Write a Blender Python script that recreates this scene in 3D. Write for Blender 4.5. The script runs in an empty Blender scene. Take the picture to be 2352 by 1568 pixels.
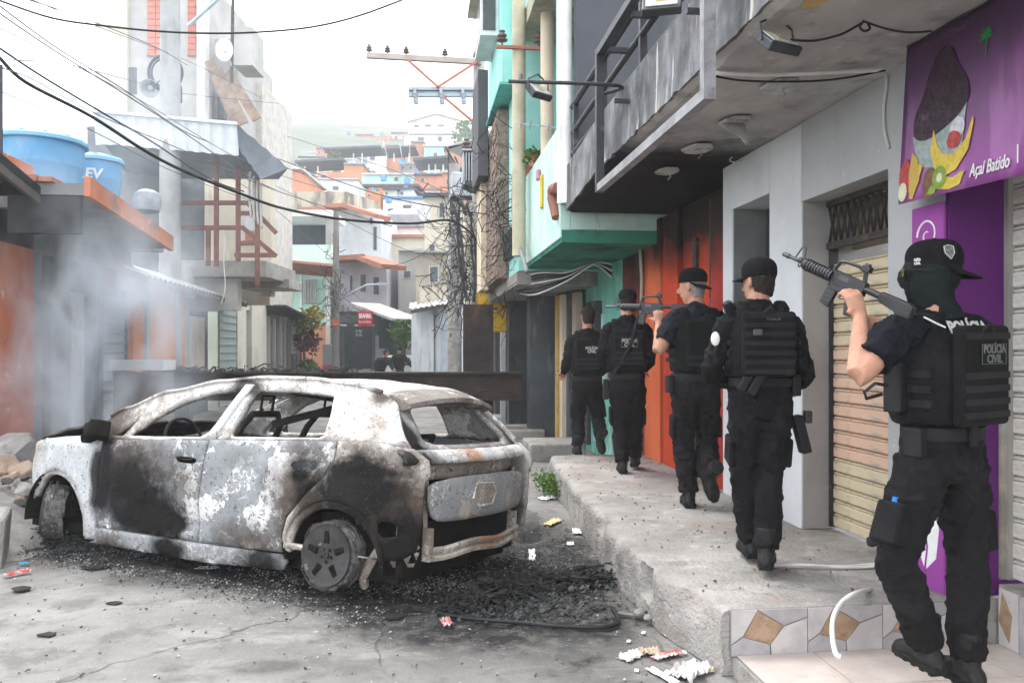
import bpy, bmesh, math, random
from mathutils import Vector, Matrix, noise
from mathutils.geometry import delaunay_2d_cdt, tessellate_polygon
R = math.radians
random.seed(7)
sc = bpy.context.scene
C = sc.collection

# ---------------------------------------------------------------- camera, sky, sun, exposure
FPX = 1880.0; YAW = math.atan(222/FPX); CX = 1176.0; HY = 800.0; CAMH = 1.6   # lens in pixels of a 2352 px wide frame
SA, CA = math.sin(YAW), math.cos(YAW)
cam_d = bpy.data.cameras.new('camera'); cam = bpy.data.objects.new('camera', cam_d); C.objects.link(cam)
cam.location = (0, 0, CAMH); cam.rotation_euler = (R(90), 0, -YAW)
cam_d.sensor_width = 36.0; cam_d.lens = 36.0*FPX/2352.0
cam_d.shift_y = (HY-784.0)/2352.0
cam_d.clip_start = .05; cam_d.clip_end = 3000
sc.camera = cam

world = bpy.data.worlds.new('World'); sc.world = world; world.use_nodes = True
wn = world.node_tree; wn.nodes.clear()
w_out = wn.nodes.new('ShaderNodeOutputWorld'); w_bg = wn.nodes.new('ShaderNodeBackground')
sky = wn.nodes.new('ShaderNodeTexSky'); sky.sky_type = 'NISHITA'; sky.sun_disc = False
SUN_EL, SUN_AZ = R(62), R(-35)
sky.sun_elevation = SUN_EL; sky.sun_rotation = SUN_AZ; sky.air_density = 1.0; sky.dust_density = 4.0; sky.ozone_density = 1.0
w_mix = wn.nodes.new('ShaderNodeMixRGB'); w_mix.inputs[0].default_value = .86
w_mix.inputs[2].default_value = (9.6, 9.8, 10.2, 1)          # closed cloud layer
wn.links.new(sky.outputs[0], w_mix.inputs[1]); wn.links.new(w_mix.outputs[0], w_bg.inputs[0])
w_bg.inputs[1].default_value = .10
wn.links.new(w_bg.outputs[0], w_out.inputs[0])
sun_d = bpy.data.lights.new('sun', 'SUN'); sun_d.energy = 1.0; sun_d.angle = R(25); sun_d.color = (1, .97, .93)
sun = bpy.data.objects.new('sun', sun_d); C.objects.link(sun)
sdir = Vector((math.sin(SUN_AZ)*math.cos(SUN_EL), math.cos(SUN_AZ)*math.cos(SUN_EL), math.sin(SUN_EL)))
sun.rotation_euler = sdir.to_track_quat('Z', 'Y').to_euler(); sun.location = (0, 0, 40)

vs = sc.view_settings; vs.view_transform = 'Standard'; vs.look = 'None'; vs.gamma = 1; vs.exposure = 1.95
vs.use_curve_mapping = False
cy = sc.cycles; cy.use_denoising = True; cy.use_adaptive_sampling = True; cy.adaptive_threshold = .02; cy.max_bounces = 6; cy.diffuse_bounces = 3; cy.glossy_bounces = 3
cy.transmission_bounces = 4; cy.volume_bounces = 2; cy.transparent_max_bounces = 8; cy.sample_clamp_indirect = 6
cy.volume_step_rate = 1.5; cy.volume_max_steps = 128; cy.caustics_reflective = False; cy.caustics_refractive = False

# ---------------------------------------------------------------- reading distances off the picture: px, py in a 2352 x 1568 frame
def ray(px, py):
    u = (px-CX)/FPX; v = -(py-HY)/FPX
    return Vector((u*CA+SA, -u*SA+CA, v))
def _at(r, k): return Vector((r.x*k, r.y*k, CAMH+r.z*k))
def aX(px, py, X): r = ray(px, py); return _at(r, X/r.x)
def aY(px, py, Y): r = ray(px, py); return _at(r, Y/r.y)
def aZ(px, py, Z): r = ray(px, py); return _at(r, (Z-CAMH)/r.z)
def aD(px, py, d): return _at(ray(px, py), d)
V = Vector

# ---------------------------------------------------------------- materials
MATS = {}
class NB:
    def __init__(s, m): s.t = m.node_tree; s.n = s.t.nodes; s.l = s.t.links
    def new(s, k, **kw):
        n = s.n.new(k)
        for a, b in kw.items(): setattr(n, a, b)
        return n
    def link(s, a, b): s.l.new(a, b)
    def noise(s, vec, scale, detail=5, rough=.55, dist=0):
        n = s.new('ShaderNodeTexNoise'); n.inputs['Scale'].default_value = scale; n.inputs['Detail'].default_value = detail
        n.inputs['Roughness'].default_value = rough; n.inputs['Distortion'].default_value = dist
        s.link(vec, n.inputs['Vector']); return n.outputs['Fac']
    def mapping(s, vec, scale=(1, 1, 1), loc=(0, 0, 0), rot=(0, 0, 0)):
        n = s.new('ShaderNodeMapping'); n.inputs['Scale'].default_value = scale; n.inputs['Location'].default_value = loc
        n.inputs['Rotation'].default_value = rot
        s.link(vec, n.inputs['Vector']); return n.outputs[0]
    def ramp(s, f, lo, hi, a=0., b=1.):
        n = s.new('ShaderNodeMapRange'); n.clamp = True
        for i, v in enumerate((lo, hi, a, b)): n.inputs[i+1].default_value = v
        s.link(f, n.inputs[0]); return n.outputs[0]
    def mix(s, f, a, b):
        n = s.new('ShaderNodeMixRGB')
        for i, v in ((0, f), (1, a), (2, b)):
            if isinstance(v, (int, float)): n.inputs[i].default_value = v if i == 0 else (v, v, v, 1)
            elif isinstance(v, tuple): n.inputs[i].default_value = (*v, 1) if len(v) == 3 else v
            else: s.link(v, n.inputs[i])
        return n.outputs[0]
    def math(s, op, a, b=0.):
        n = s.new('ShaderNodeMath', operation=op)
        for i, v in enumerate((a, b)):
            if isinstance(v, (int, float)): n.inputs[i].default_value = v
            else: s.link(v, n.inputs[i])
        return n.outputs[0]
    def dist(s, vec, c, scale=(1, 1, 1)):
        m = s.mapping(vec, scale, tuple(-a*b for a, b in zip(c, scale)))
        n = s.new('ShaderNodeVectorMath', operation='LENGTH'); s.link(m, n.inputs[0]); return n.outputs['Value']

def begin(name):
    m = bpy.data.materials.new(name); m.use_nodes = True; b = NB(m)
    p = m.node_tree.nodes['Principled BSDF']; tc = b.new('ShaderNodeTexCoord')
    return m, b, p, tc.outputs['Object']
def bumpify(b, p, h, strength, dist=.02):
    n = b.new('ShaderNodeBump'); n.inputs['Strength'].default_value = strength; n.inputs['Distance'].default_value = dist
    b.link(h, n.inputs['Height']); b.link(n.outputs[0], p.inputs['Normal'])

def M(name, col, col2=None, sc_=3., rough=.85, bump=.25, bsc=45., metal=0., spec=.12, layers=(), bstretch=(1, 1, 1), soot=()):
    """layers: (colour, noise scale, stretch, lo, hi, opacity); soot, with painted shade: (colour, centre, radius, softness, opacity)"""
    if name in MATS: return MATS[name]
    m, b, p, co = begin(name)
    if col2 is None: col2 = tuple(c*.78 for c in col)
    c = b.mix(b.ramp(b.noise(co, sc_, 4, .6), .38, .62), col2, col)
    for (lc, ls, st, lo, hi, op) in layers:
        f = b.math('MULTIPLY', b.ramp(b.noise(b.mapping(co, st, (ls*.37, 1.7, ls*.11)), ls, 4, .62), lo, hi), op)
        c = b.mix(f, c, lc)
    for (lc, ce, ra, so, op) in soot:
        d = b.math('ADD', b.dist(co, ce[:3], ce[3] if len(ce) > 3 else (1, 1, 1)), b.math('MULTIPLY', b.math('SUBTRACT', b.noise(co, 2.2, 4, .65), .5), 1.3*so))
        f = b.math('MULTIPLY', b.ramp(d, ra+so*.5, ra-so*.5), op)
        c = b.mix(f, c, lc)
    b.link(c, p.inputs['Base Color'])
    p.inputs['Metallic'].default_value = metal; p.inputs['Specular IOR Level'].default_value = spec
    p.inputs['Roughness'].default_value = rough
    if bump: bumpify(b, p, b.noise(b.mapping(co, bstretch), bsc, 3, .65), bump)
    MATS[name] = m; return m

# ---------------------------------------------------------------- mesh builder
class MB:
    def __init__(s): s.v = []; s.f = []; s.m = []; s.cur = 0
    def add(s, vs_, fs):
        o = len(s.v); s.v += [tuple(v) for v in vs_]
        for f in fs: s.f.append(tuple(i+o for i in f)); s.m.append(s.cur)
        return s
    def box(s, x0, x1, y0, y1, z0, z1):
        if x0 > x1: x0, x1 = x1, x0
        if y0 > y1: y0, y1 = y1, y0
        if z0 > z1: z0, z1 = z1, z0
        return s.add([(x0,y0,z0),(x1,y0,z0),(x1,y1,z0),(x0,y1,z0),(x0,y0,z1),(x1,y0,z1),(x1,y1,z1),(x0,y1,z1)],
                     [(0,3,2,1),(4,5,6,7),(0,1,5,4),(1,2,6,5),(2,3,7,6),(3,0,4,7)])
    def obox(s, c, sx, sy, sz, rot=None):
        """box of full sizes about centre, rot = Matrix 3x3 or euler tuple"""
        if rot is None: rot = Matrix.Identity(3)
        elif isinstance(rot, tuple): 
            from mathutils import Euler
            rot = Euler(rot).to_matrix()
        c = V(c); o = []
        for z in (-1, 1):
            for x, y in ((-1,-1),(1,-1),(1,1),(-1,1)): o.append(c+rot@V((x*sx/2, y*sy/2, z*sz/2)))
        return s.add(o, [(0,3,2,1),(4,5,6,7),(0,1,5,4),(1,2,6,5),(2,3,7,6),(3,0,4,7)])
    def beam(s, p0, p1, w, h, up=(0, 0, 1)):
        p0, p1 = V(p0), V(p1); d = (p1-p0); L = d.length; y = d/L; x = y.cross(V(up))
        if x.length < 1e-4: x = V((1, 0, 0))
        x.normalize(); z = x.cross(y)
        return s.obox((p0+p1)/2, w, L, h, Matrix((x, y, z)).transposed())
    def tube(s, pts, r, n=6, closed=False, cap=True):
        pts = [V(p) for p in pts]; k = len(pts); rr = r if isinstance(r, (list, tuple)) else [r]*k
        t = (pts[1]-pts[0]).normalized(); a = t.orthogonal().normalized(); rings = []
        for i, p in enumerate(pts):
            if closed: t2 = (pts[(i+1) % k]-pts[i-1]).normalized()
            else: t2 = (pts[min(i+1, k-1)]-pts[max(i-1, 0)]).normalized()
            a = (a-t2*a.dot(t2)).normalized(); bb = t2.cross(a)
            rings.append([p+(a*math.cos(2*math.pi*j/n)+bb*math.sin(2*math.pi*j/n))*rr[i] for j in range(n)])
        vs_ = [q for g in rings for q in g]; fs = []
        for i in range(k if closed else k-1):
            i2 = (i+1) % k
            for j in range(n): fs.append((i*n+j, i*n+(j+1) % n, i2*n+(j+1) % n, i2*n+j))
        if cap and not closed: fs += [tuple(range(n))[::-1], tuple(range((k-1)*n, k*n))]
        return s.add(vs_, fs)
    def cyl(s, p0, p1, r0, r1=None, n=16): return s.tube([p0, p1], [r0, r0 if r1 is None else r1], n)
    def lathe(s, c, prof, n=20, axis='Z'):
        c = V(c); vs_ = []; fs = []; k = len(prof)
        for r, z in prof:
            for j in range(n):
                a = 2*math.pi*j/n; q = (r*math.cos(a), r*math.sin(a), z)
                if axis == 'X': q = (q[2], q[0], q[1])
                elif axis == 'Y': q = (q[1], q[2], q[0])
                vs_.append(c+V(q))
        for i in range(k-1):
            for j in range(n): fs.append((i*n+j, i*n+(j+1) % n, (i+1)*n+(j+1) % n, (i+1)*n+j))
        fs += [tuple(range(n))[::-1], tuple(range((k-1)*n, k*n))]
        return s.add(vs_, fs)
    def prism(s, poly, fn, d):
        """poly: 2-D outline; fn(u,v) -> 3-D; d: extrusion vector"""
        a = [V(fn(*p)) for p in poly]; n = len(a); d = V(d)
        return s.add(a+[q+d for q in a], [tuple(range(n))[::-1], tuple(range(n, 2*n))]+[(i, (i+1) % n, n+(i+1) % n, n+i) for i in range(n)])
    def build(s, name, mat, parent=None, smooth=False, bevel=0., seg=2, solid=0., fix=True):
        me = bpy.data.meshes.new(name); me.from_pydata(s.v, [], s.f)
        mats = mat if isinstance(mat, (list, tuple)) else [mat]
        for q in mats: me.materials.append(q)
        if len(mats) > 1: me.polygons.foreach_set('material_index', s.m)
        if fix:
            bm = bmesh.new(); bm.from_mesh(me); bmesh.ops.recalc_face_normals(bm, faces=bm.faces); bm.to_mesh(me); bm.free()
        return link(name, me, parent, smooth, bevel, seg, solid)

def link(name, me, parent=None, smooth=False, bevel=0., seg=2, solid=0.):
    o = bpy.data.objects.new(name, me); C.objects.link(o)
    if smooth:
        me.polygons.foreach_set('use_smooth', [True]*len(me.polygons))
        if smooth != 'all':
            me.set_sharp_from_angle(angle=R(40))
    if solid:
        md = o.modifiers.new('solid', 'SOLIDIFY'); md.thickness = solid; md.offset = -1
    if bevel:
        md = o.modifiers.new('bevel', 'BEVEL'); md.width = bevel; md.segments = seg; md.limit_method = 'ANGLE'; md.angle_limit = R(35)
        md.harden_normals = False
    if parent is not None: par(o, parent)
    return o
def par(o, p):
    o.parent = p
    o.matrix_parent_inverse = Matrix.Translation(-p.location) if p.type == 'EMPTY' else Matrix.Identity(4)
def inst(o, off, rotz=0., parent=None):
    c = o.copy(); C.objects.link(c); c.location = V(off); c.rotation_euler = (0, 0, rotz)
    if parent is not None: par(c, parent)
    return c
def tag(o, label, cat, group=None, kind=None):
    if label: o['label'] = label
    if cat: o['category'] = cat
    if group: o['group'] = group
    if kind: o['kind'] = kind
    return o
def thing(name, label, cat, loc=(0, 0, 0), group=None):
    o = bpy.data.objects.new(name, None); C.objects.link(o); o.location = loc; o.empty_display_size = .2
    return tag(o, label, cat, group)
def struct(o): o['kind'] = 'structure'; return o
def bezier(p0, p1, sag, n=14, side=V((0, 0, 0))):
    p0, p1 = V(p0), V(p1)
    return [p0.lerp(p1, i/n)+V((0, 0, -4*sag*(i/n)*(1-i/n)))+V(side)*(4*(i/n)*(1-i/n)) for i in range(n+1)]
def fnoise(p, s=1.): return noise.noise(V(p)*s)
_txt = {}
def text_mesh(body, size=1., bold=.0, shear=0., depth=.002, align='CENTER', space=1.):
    cu = bpy.data.curves.new('lettering', 'FONT'); cu.body = body; cu.size = size; cu.offset = bold; cu.shear = shear
    cu.extrude = depth; cu.align_x = align; cu.align_y = 'CENTER'; cu.space_character = space; cu.resolution_u = 3
    o = bpy.data.objects.new('lettering', cu); C.objects.link(o)
    me = bpy.data.meshes.new_from_object(o); bpy.data.objects.remove(o); bpy.data.curves.remove(cu)
    return me
def lettering(body, size, origin, xdir, ydir, mat, parent, name='lettering', width=None, **kw):
    me = text_mesh(body, size, **kw); x = V(xdir).normalized(); y = V(ydir); y = (y-x*y.dot(x)).normalized(); z = x.cross(y)
    if width:
        w = max(v.co.x for v in me.vertices)-min(v.co.x for v in me.vertices); k = width/w
    else: k = 1
    for v in me.vertices: v.co = V(origin)+x*v.co.x*k+y*v.co.y+z*v.co.z
    me.materials.clear(); me.materials.append(mat)
    return link(name, me, parent)
def evald(o):
    """apply an object's modifiers and return the finished mesh"""
    dg = bpy.context.evaluated_depsgraph_get(); dg.update()
    return bpy.data.meshes.new_from_object(o.evaluated_get(dg))
def fuse(mb, voxel, mat, name, parent, smooth_it=2, disp=None):
    """join overlapping lofts into one continuous skin"""
    me = bpy.data.meshes.new(name); me.from_pydata(mb.v, [], mb.f)
    bm = bmesh.new(); bm.from_mesh(me); bmesh.ops.recalc_face_normals(bm, faces=bm.faces); bm.to_mesh(me); bm.free()
    o = bpy.data.objects.new(name, me); C.objects.link(o)
    md = o.modifiers.new('r', 'REMESH'); md.mode = 'VOXEL'; md.voxel_size = voxel
    if smooth_it: md = o.modifiers.new('s', 'SMOOTH'); md.iterations = smooth_it; md.factor = .5
    me2 = evald(o); bpy.data.objects.remove(o); bpy.data.meshes.remove(me)
    if disp:
        ns = [v.normal.copy() for v in me2.vertices]
        for v, n_ in zip(me2.vertices, ns): v.co += n_*disp(v.co)
    me2.materials.clear(); me2.materials.append(mat)
    return link(name, me2, parent, 'all')
# ================================================================ GROUND
def interp(tab, t):
    if t <= tab[0][0]: return tab[0][1]
    for (a, b), (c, d) in zip(tab, tab[1:]):
        if t <= c: k = (t-a)/(c-a); k = k*k*(3-2*k); return b+(d-b)*k
    return tab[-1][1]
def hill(x, y):
    d = math.hypot(x, y)
    k = max(0, min(1, (x/max(y, 1)+.30)/.09)); z = max(0, d-46)*.36*k; z = min(z, 52+max(0, d-190)*.02)
    return z + (fnoise((x, y, 0), .02)*3*min(1, max(0, d-46)/40))
def build_ground():
    xs = sorted(set([-420, -300, -220, -150, -100, -70, -50, -36, -26, -18, -13, -10] + [round(-8+.12*i, 3) for i in range(101)] + [5, 7, 10, 14, 20, 30, 44, 60, 90, 140, 220, 300, 420]))
    ys = sorted(set([-60, -30, -15, -8, -4] + [round(-2+.12*i, 3) for i in range(160)] + [18+1.*i for i in range(30)] + [49+3*i for i in range(30)] + [142+12*i for i in range(10)] + [280, 320, 370, 420]))
    nx = len(xs); vs_, fs = [], []
    for y in ys:
        for x in xs:
            z = hill(x, y) if y > 40 else 0
            if -8.1 < x < 4.1 and -2.1 < y < 18: z += .012*fnoise((x, y, 0), .9)+.005*fnoise((x, y, 3), 4)
            vs_.append((x, y, z-.006))
    for j in range(len(ys)-1):
        for i in range(nx-1):
            a = j*nx+i; fs.append((a, a+1, a+nx+1, a+nx))
    m, b, p, co = begin('street_ground')
    c = b.mix(b.ramp(b.noise(co, .7, 4, .62), .35, .65), (.15, .145, .138), (.245, .235, .222))
    c = b.mix(b.math('MULTIPLY', b.ramp(b.noise(co, 3.2, 5, .7), .48, .62), .7), c, (.115, .112, .108))
    c = b.mix(b.math('MULTIPLY', b.ramp(b.noise(b.mapping(co, (1, 2.2, 1)), 1.3, 6, .7), .53, .66), .5), c, (.33, .312, .29))
    c = b.mix(b.math('MULTIPLY', b.ramp(b.noise(co, 70, 3, .7), .62, .75), .5), c, (.09, .09, .09))
    # cracks
    vor = b.new('ShaderNodeTexVoronoi', feature='DISTANCE_TO_EDGE'); vor.inputs['Scale'].default_value = .55
    dn = b.new('ShaderNodeTexNoise'); dn.inputs['Scale'].default_value = 2.5; dn.inputs['Detail'].default_value = 5; b.link(co, dn.inputs['Vector'])
    va = b.new('ShaderNodeMixRGB'); va.blend_type = 'ADD'; va.inputs[0].default_value = .5; b.link(co, va.inputs[1]); b.link(dn.outputs['Color'], va.inputs[2]); b.link(va.outputs[0], vor.inputs['Vector'])
    crack = b.math('MULTIPLY', b.ramp(vor.outputs['Distance'], .010, .002), b.ramp(b.noise(co, .8, 3), .45, .6))
    c = b.mix(b.math('MULTIPLY', crack, .75), c, (.05, .048, .045))
    # ash and soot where the fire burned, wet oil along the kerb
    wet = 0
    nz = b.math('MULTIPLY', b.math('SUBTRACT', b.noise(co, 1.6, 5, .7), .5), 1.5)
    for k, (ce, scl, lo, hi, op) in enumerate([((.55, 6.1, 0), (.95, .5, 1), 1.25, .7, .96), ((-.25, 5.95, 0), (1, 1.1, 1), 1.1, .6, .95), ((-1.1, 6.6, 0), (.9, 1, 1), 1.15, .65, .95), ((-2.3, 7.4, 0), (.9, 1.1, 1), 1.2, .6, .9), ((.45, 4.75, 0), (1.0, 2.2, 1), 1.0, .55, .85), ((-2.6, 3.0, 0), (1.3, 6.5, 1), .9, .45, .7), ((-.75, 4.25, 0), (3, 7, 1), .8, .4, .5)]):
        d = b.math('ADD', b.dist(co, ce, scl), nz)
        f = b.math('MULTIPLY', b.ramp(d, lo, hi), op); c = b.mix(f, c, b.mix(b.ramp(b.noise(co, 9, 4, .75), .48, .62), (.022, .022, .023), (.075, .07, .066)))
    fine = b.math('MULTIPLY', b.ramp(b.noise(co, 26, 3, .8), .60, .68), b.ramp(b.dist(co, (-.2, 5.9, 0), (.6, .75, 1)), 1.3, .6))
    c = b.mix(b.math('MULTIPLY', fine, .8), c, (.42, .41, .40))
    b.link(c, p.inputs['Base Color'])
    w1 = b.math('ADD', b.dist(co, (.95, 7.6, 0), (2.3, .62, 1)), b.math('MULTIPLY', b.math('SUBTRACT', b.noise(co, 2.0, 5), .5), 1.2))
    w2 = b.math('ADD', b.dist(co, (.55, 4.55, 0), (1.6, 3., 1)), b.math('MULTIPLY', b.math('SUBTRACT', b.noise(co, 3.0, 5), .5), 1.6))
    rr = b.math('MINIMUM', b.ramp(w1, .8, .5, .82, .12), b.ramp(w2, .7, .4, .85, .22))
    b.link(rr, p.inputs['Roughness']); b.link(b.ramp(rr, .2, .7, .5, .06), p.inputs['Specular IOR Level'])
    hgt = b.math('SUBTRACT', b.math('ADD', b.noise(co, 55, 3, .7), b.math('MULTIPLY', b.noise(co, 6, 3), 2.)), b.math('MULTIPLY', crack, 1.5))
    n = b.new('ShaderNodeBump'); n.inputs['Distance'].default_value = .012; b.link(hgt, n.inputs['Height'])
    b.link(b.ramp(rr, .2, .7, .03, .55), n.inputs['Strength']); b.link(n.outputs[0], p.inputs['Normal'])
    mb = MB(); mb.v = vs_; mb.f = fs; mb.m = [0]*len(fs)
    far = M('earth_far', (.13, .135, .115), (.09, .105, .075), .08, .95, 0)
    for k, f_ in enumerate(fs):
        x, y = vs_[f_[0]][0], vs_[f_[0]][1]
        if x < -8.2 or x > 3.9 or y > 40 or y < -2: mb.m[k] = 1
    o = mb.build('ground', [m, far], smooth='all', fix=False); struct(o)
build_ground()

def gz(x, y): return .012*fnoise((x, y, 0), .9)+.005*fnoise((x, y, 3), 4)-.006
def road_strip(name, pts, w_, mat, seed):
    P_ = [aZ(x, y, 0) for x, y in pts]; vs_ = []; fs = []; n = 60
    for i in range(n+1):
        t_ = i/n*(len(P_)-1); k = min(int(t_), len(P_)-2); q = P_[k].lerp(P_[k+1], t_-k); a = w_*(1+.5*fnoise((i*.3, 0, seed), 1)); b_ = w_*(1+.5*fnoise((i*.3, 5, seed), 1)); wob = .05*fnoise((i*.15, 2, seed), 1)
        for yy in (q.y+wob-a, q.y+wob+b_): vs_.append((q.x, yy, gz(q.x, yy)+.006))
    mb = MB().add(vs_, [(2*i, 2*i+1, 2*i+3, 2*i+2) for i in range(n)]); struct(mb.build(name, mat, fix=False))
# ================================================================ RIGHT-HAND PAVEMENT
concrete = M('worn_concrete', (.345, .33, .31), (.24, .228, .213), 1.6, .9, 1., 38, layers=[((.14, .13, .12), 1.1, (1, 1, 1), .5, .68, .6), ((.15, .145, .14), 4, (1, 1, 1), .54, .7, .65), ((.46, .44, .42), 7, (1, 1, 1), .58, .7, .5), ((.08, .08, .08), 38, (1, 1, 1), .63, .72, .7), ((.30, .22, .18), 2.5, (1, 1, 2.5), .55, .7, .45)])
KT = [(3.86, 1.49), (4.57, 1.375), (5.4, 1.35), (7., 1.43), (8.4, 1.5), (9.65, 1.575)]
def pavement():
    prof = [(0, 0), (0, .05), (0, .1), (0, .15), (.004, .2), (0, .25), (.004, .285), (.018, .308), (.045, .32)]
    ny = 150; y0, y1 = 3.865, 9.66; rows = []
    for j in range(ny+1):
        y = y0+(y1-y0)*j/ny; k = interp(KT, y); row = []
        for i, (dx, z) in enumerate(prof):
            a = .022*fnoise((y*1.3, z*2, 1), 1.6)+.016*fnoise((y, z*1.5, 5), 9)+.010*fnoise((y, z, 8), 24)
            chip = max(0, fnoise((y*2.1, 0, 9), 1.3)-.15)*.13*(z > .2)+max(0, .12-abs(y-4.75))*1.1*(z > .13)*(z < .3)
            row.append((k+dx+a*(.4 if i in (0, 8) else 1)+chip, y, z*(1-.05*max(0, fnoise((y, 1, 2), 2.5)))-(.004 if i == 0 else 0)))
        k2 = row[-1][0]
        for i in range(1, 15):
            x = k2+(2.96-k2)*i/14; row.append((x, y, .32+.008*fnoise((x, y, 2), 1.5)+.003*fnoise((x, y, 7), 6)))
        rows.append(row)
    n = len(rows[0]); mb = MB(); fs = []
    for j in range(ny):
        for i in range(n-1): a = j*n+i; fs.append((a, a+n, a+n+1, a+1))
    e = len(rows)*n
    vs_ = [q for r_ in rows for q in r_]
    # end face towards the far street
    fs.append(tuple(ny*n+i for i in range(n))+(e,)); vs_.append((2.96, y1, 0))
    fs.append(tuple(range(n))[::-1]+(e+1,)); vs_.append((2.96, y0, 0))
    mb.add(vs_, fs); struct(mb.build('pavement', concrete, smooth=True))
    # lower step and its continuation under the near shop
    s = MB().box(1.545, 3.4, 1.0, 3.855, -.05, .088); struct(s.build('step_base', concrete))
pavement()
GROUND_Z = .32
# ---- tiles of the step: riser with diamonds, tread tiles
t_lil = M('tile_lilac_grey', (.36, .34, .345), (.29, .275, .285), 9, .45, .12, 90, layers=[((.2, .19, .2), 14, (1, 1, 1), .58, .72, .4)])
t_lit = M('tile_pale', (.47, .44, .43), (.39, .365, .36), 7, .45, .12, 90, layers=[((.3, .27, .26), 12, (1, 1, 1), .56, .7, .4)])
t_brn = M('tile_brown', (.36, .25, .165), (.25, .165, .105), 12, .5, .15, 70, layers=[((.14, .09, .06), 15, (1, 1, 1), .55, .7, .6)])
t_flo = M('tile_floor', (.47, .42, .385), (.40, .35, .32), 5, .35, .08, 60, layers=[((.5, .36, .25), 3.2, (.5, 1, 1), .54, .62, .6), ((.25, .23, .22), 9, (1, 1, 1), .55, .72, .45)])
grout = M('grout', (.23, .22, .21), rough=.95)
def step_tiles():
    r = struct(MB().box(1.53, 2.705, 3.857, 3.875, .09, .318).build('step_riser', grout))
    xs = [1.535, 1.93, 2.325, 2.703]; z0, z1 = .093, .318; yf = 3.857
    def piece(poly, mat, pr=.006, par_=r):
        c = V((sum(p[0] for p in poly)/len(poly), sum(p[1] for p in poly)/len(poly), 0))
        poly = [tuple(c.to_2d()+(V((*p, 0))-c).to_2d()*.975) for p in poly]
        MB().prism(poly, lambda u, v: (u, yf, v), (0, -pr, 0)).build('tile', mat, par_, bevel=.0012, seg=1)
    zm = (z0+z1)/2
    for a, b_ in zip(xs, xs[1:]):
        w = b_-a; cx = a+w*.42; s = .105
        dia = [(cx-.03, z1-.004), (cx+s, zm+.03), (cx+.035, z0+.052), (cx-s, zm-.02)]
        piece(dia, t_brn, .0065)
        piece([(a, z0), (cx+.035, z0), (cx+.035, z0+.052), (cx-s, zm-.02), (a, zm-.06)], t_lil)
        piece([(a, zm-.055), (cx-s, zm-.015), (cx-.03, z1-.004), (cx-.03, z1), (a, z1)], t_lit, .0055)
        piece([(cx-.025, z1), (cx-.025, z1-.006), (cx+s, zm+.03), (b_, zm+.07), (b_, z1)], t_lil, .0058)
        piece([(b_, zm+.065), (cx+s, zm+.025), (cx+.035, z0+.052), (cx+.04, z0), (b_, z0)], t_lit, .0052)
    top = struct(MB().box(1.56, 3.0, 2.0, 3.853, .0885, .0925).build('step_tread', grout))
    for i in range(4):
        for j in range(5):
            x0 = 1.565+.395*i; y1 = 3.848-.395*j
            t = MB().box(x0, min(x0+.39, 2.998), y1-.39, y1, .092, .0985+random.uniform(-.0008, .0008)).build('tile', t_flo, top, bevel=.002, seg=1)
    # second riser, facing the street side under the white shutter
    sd = struct(MB().box(2.955, 3.4, 1.0, 3.853, .0925, .40).build('shop_plinth', concrete))
    for j in range(5):
        y1 = 3.845-.3*j
        for (a, b_, mt) in ((0, .14, t_lit), (.14, .295, t_lil)):
            MB().box(2.944, 2.956, y1-b_, y1-a-.004, .1, .385).build('tile', mt, sd, bevel=.0015, seg=1)
        MB().prism([(y1-.10, .27), (y1-.03, .37), (y1-.005, .22), (y1-.08, .13)], lambda u, v: (2.9445, u, v), (-.003, 0, 0)).build('tile', t_brn, sd)
step_tiles()

# ================================================================ GREY SHOP BUILDING (right)
g_wall = M('grey_painted_wall', (.40, .405, .41), (.35, .355, .36), 1.2, .8, .12, 90, layers=[((.27, .27, .265), 2.2, (1, 1, .5), .52, .72, .4), ((.62, .62, .60), 16, (1, 1, 1), .68, .72, .55)])
g_white = M('pale_painted_wall', (.60, .615, .63), (.52, .535, .55), 1.4, .75, .1, 80, layers=[((.40, .40, .40), 3, (1, 1, .4), .55, .72, .35), ((.7, .66, .55), 14, (1, 1, 1), .66, .7, .5)])
g_ceil = M('ceiling_plaster', (.46, .44, .42), (.37, .35, .335), .9, .85, .2, 50, layers=[((.20, .19, .18), 1.6, (1, .6, 1), .48, .68, .6), ((.13, .12, .115), 4.5, (1, 1, 1), .56, .7, .5), ((.52, .5, .47), 9, (1, 1, 1), .62, .66, .5)], soot=[((.011, .010, .010), (2.1, 8.6, 3.2), 2.45, .9, .99)])  # near-black layer is soot plus painted shade under the far balcony
g_upper = M('dark_grey_upper_wall', (.13, .135, .15), (.105, .11, .125), 1, .8, .1, 60)
g_par = M('stained_parapet', (.24, .245, .255), (.13, .135, .14), 2.2, .85, .35, 50, layers=[((.05, .05, .053), 5, (1, 1, .3), .47, .68, .7), ((.04, .04, .042), 1.6, (1, 1, 1), .46, .64, .75), ((.10, .10, .105), 14, (1, 1, .5), .52, .66, .5), ((.52, .50, .46), 10, (1, 1, .12), .60, .66, .85), ((.50, .33, .17), 12, (1, 1, .10), .66, .70, .8)])
steel_d = M('dark_steel', (.055, .058, .065), (.04, .042, .047), 6, .5, .15, 60, .6, .5, layers=[((.2, .2, .21), 9, (1, 1, 1), .6, .7, .4)])
WX = 2.72
gb = thing('grey_shop_building', 'grey shop building with stained concrete balcony over the pavement on the right', 'building', (2.72, 6, .32))
ZC = 3.2
w = MB()
w.box(WX, 3.45, 3.945, 4.453, .318, ZC-.003)      # pier between the shops
w.box(WX, 3.45, 4.453, 5.53, 2.64, ZC-.003)       # over the shutter
w.build('wall', g_wall, gb)
w = MB().box(WX, 3.45, 5.53, 6.06, .318, ZC-.003); w.build('pier', [g_white], gb, bevel=.008)
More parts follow.
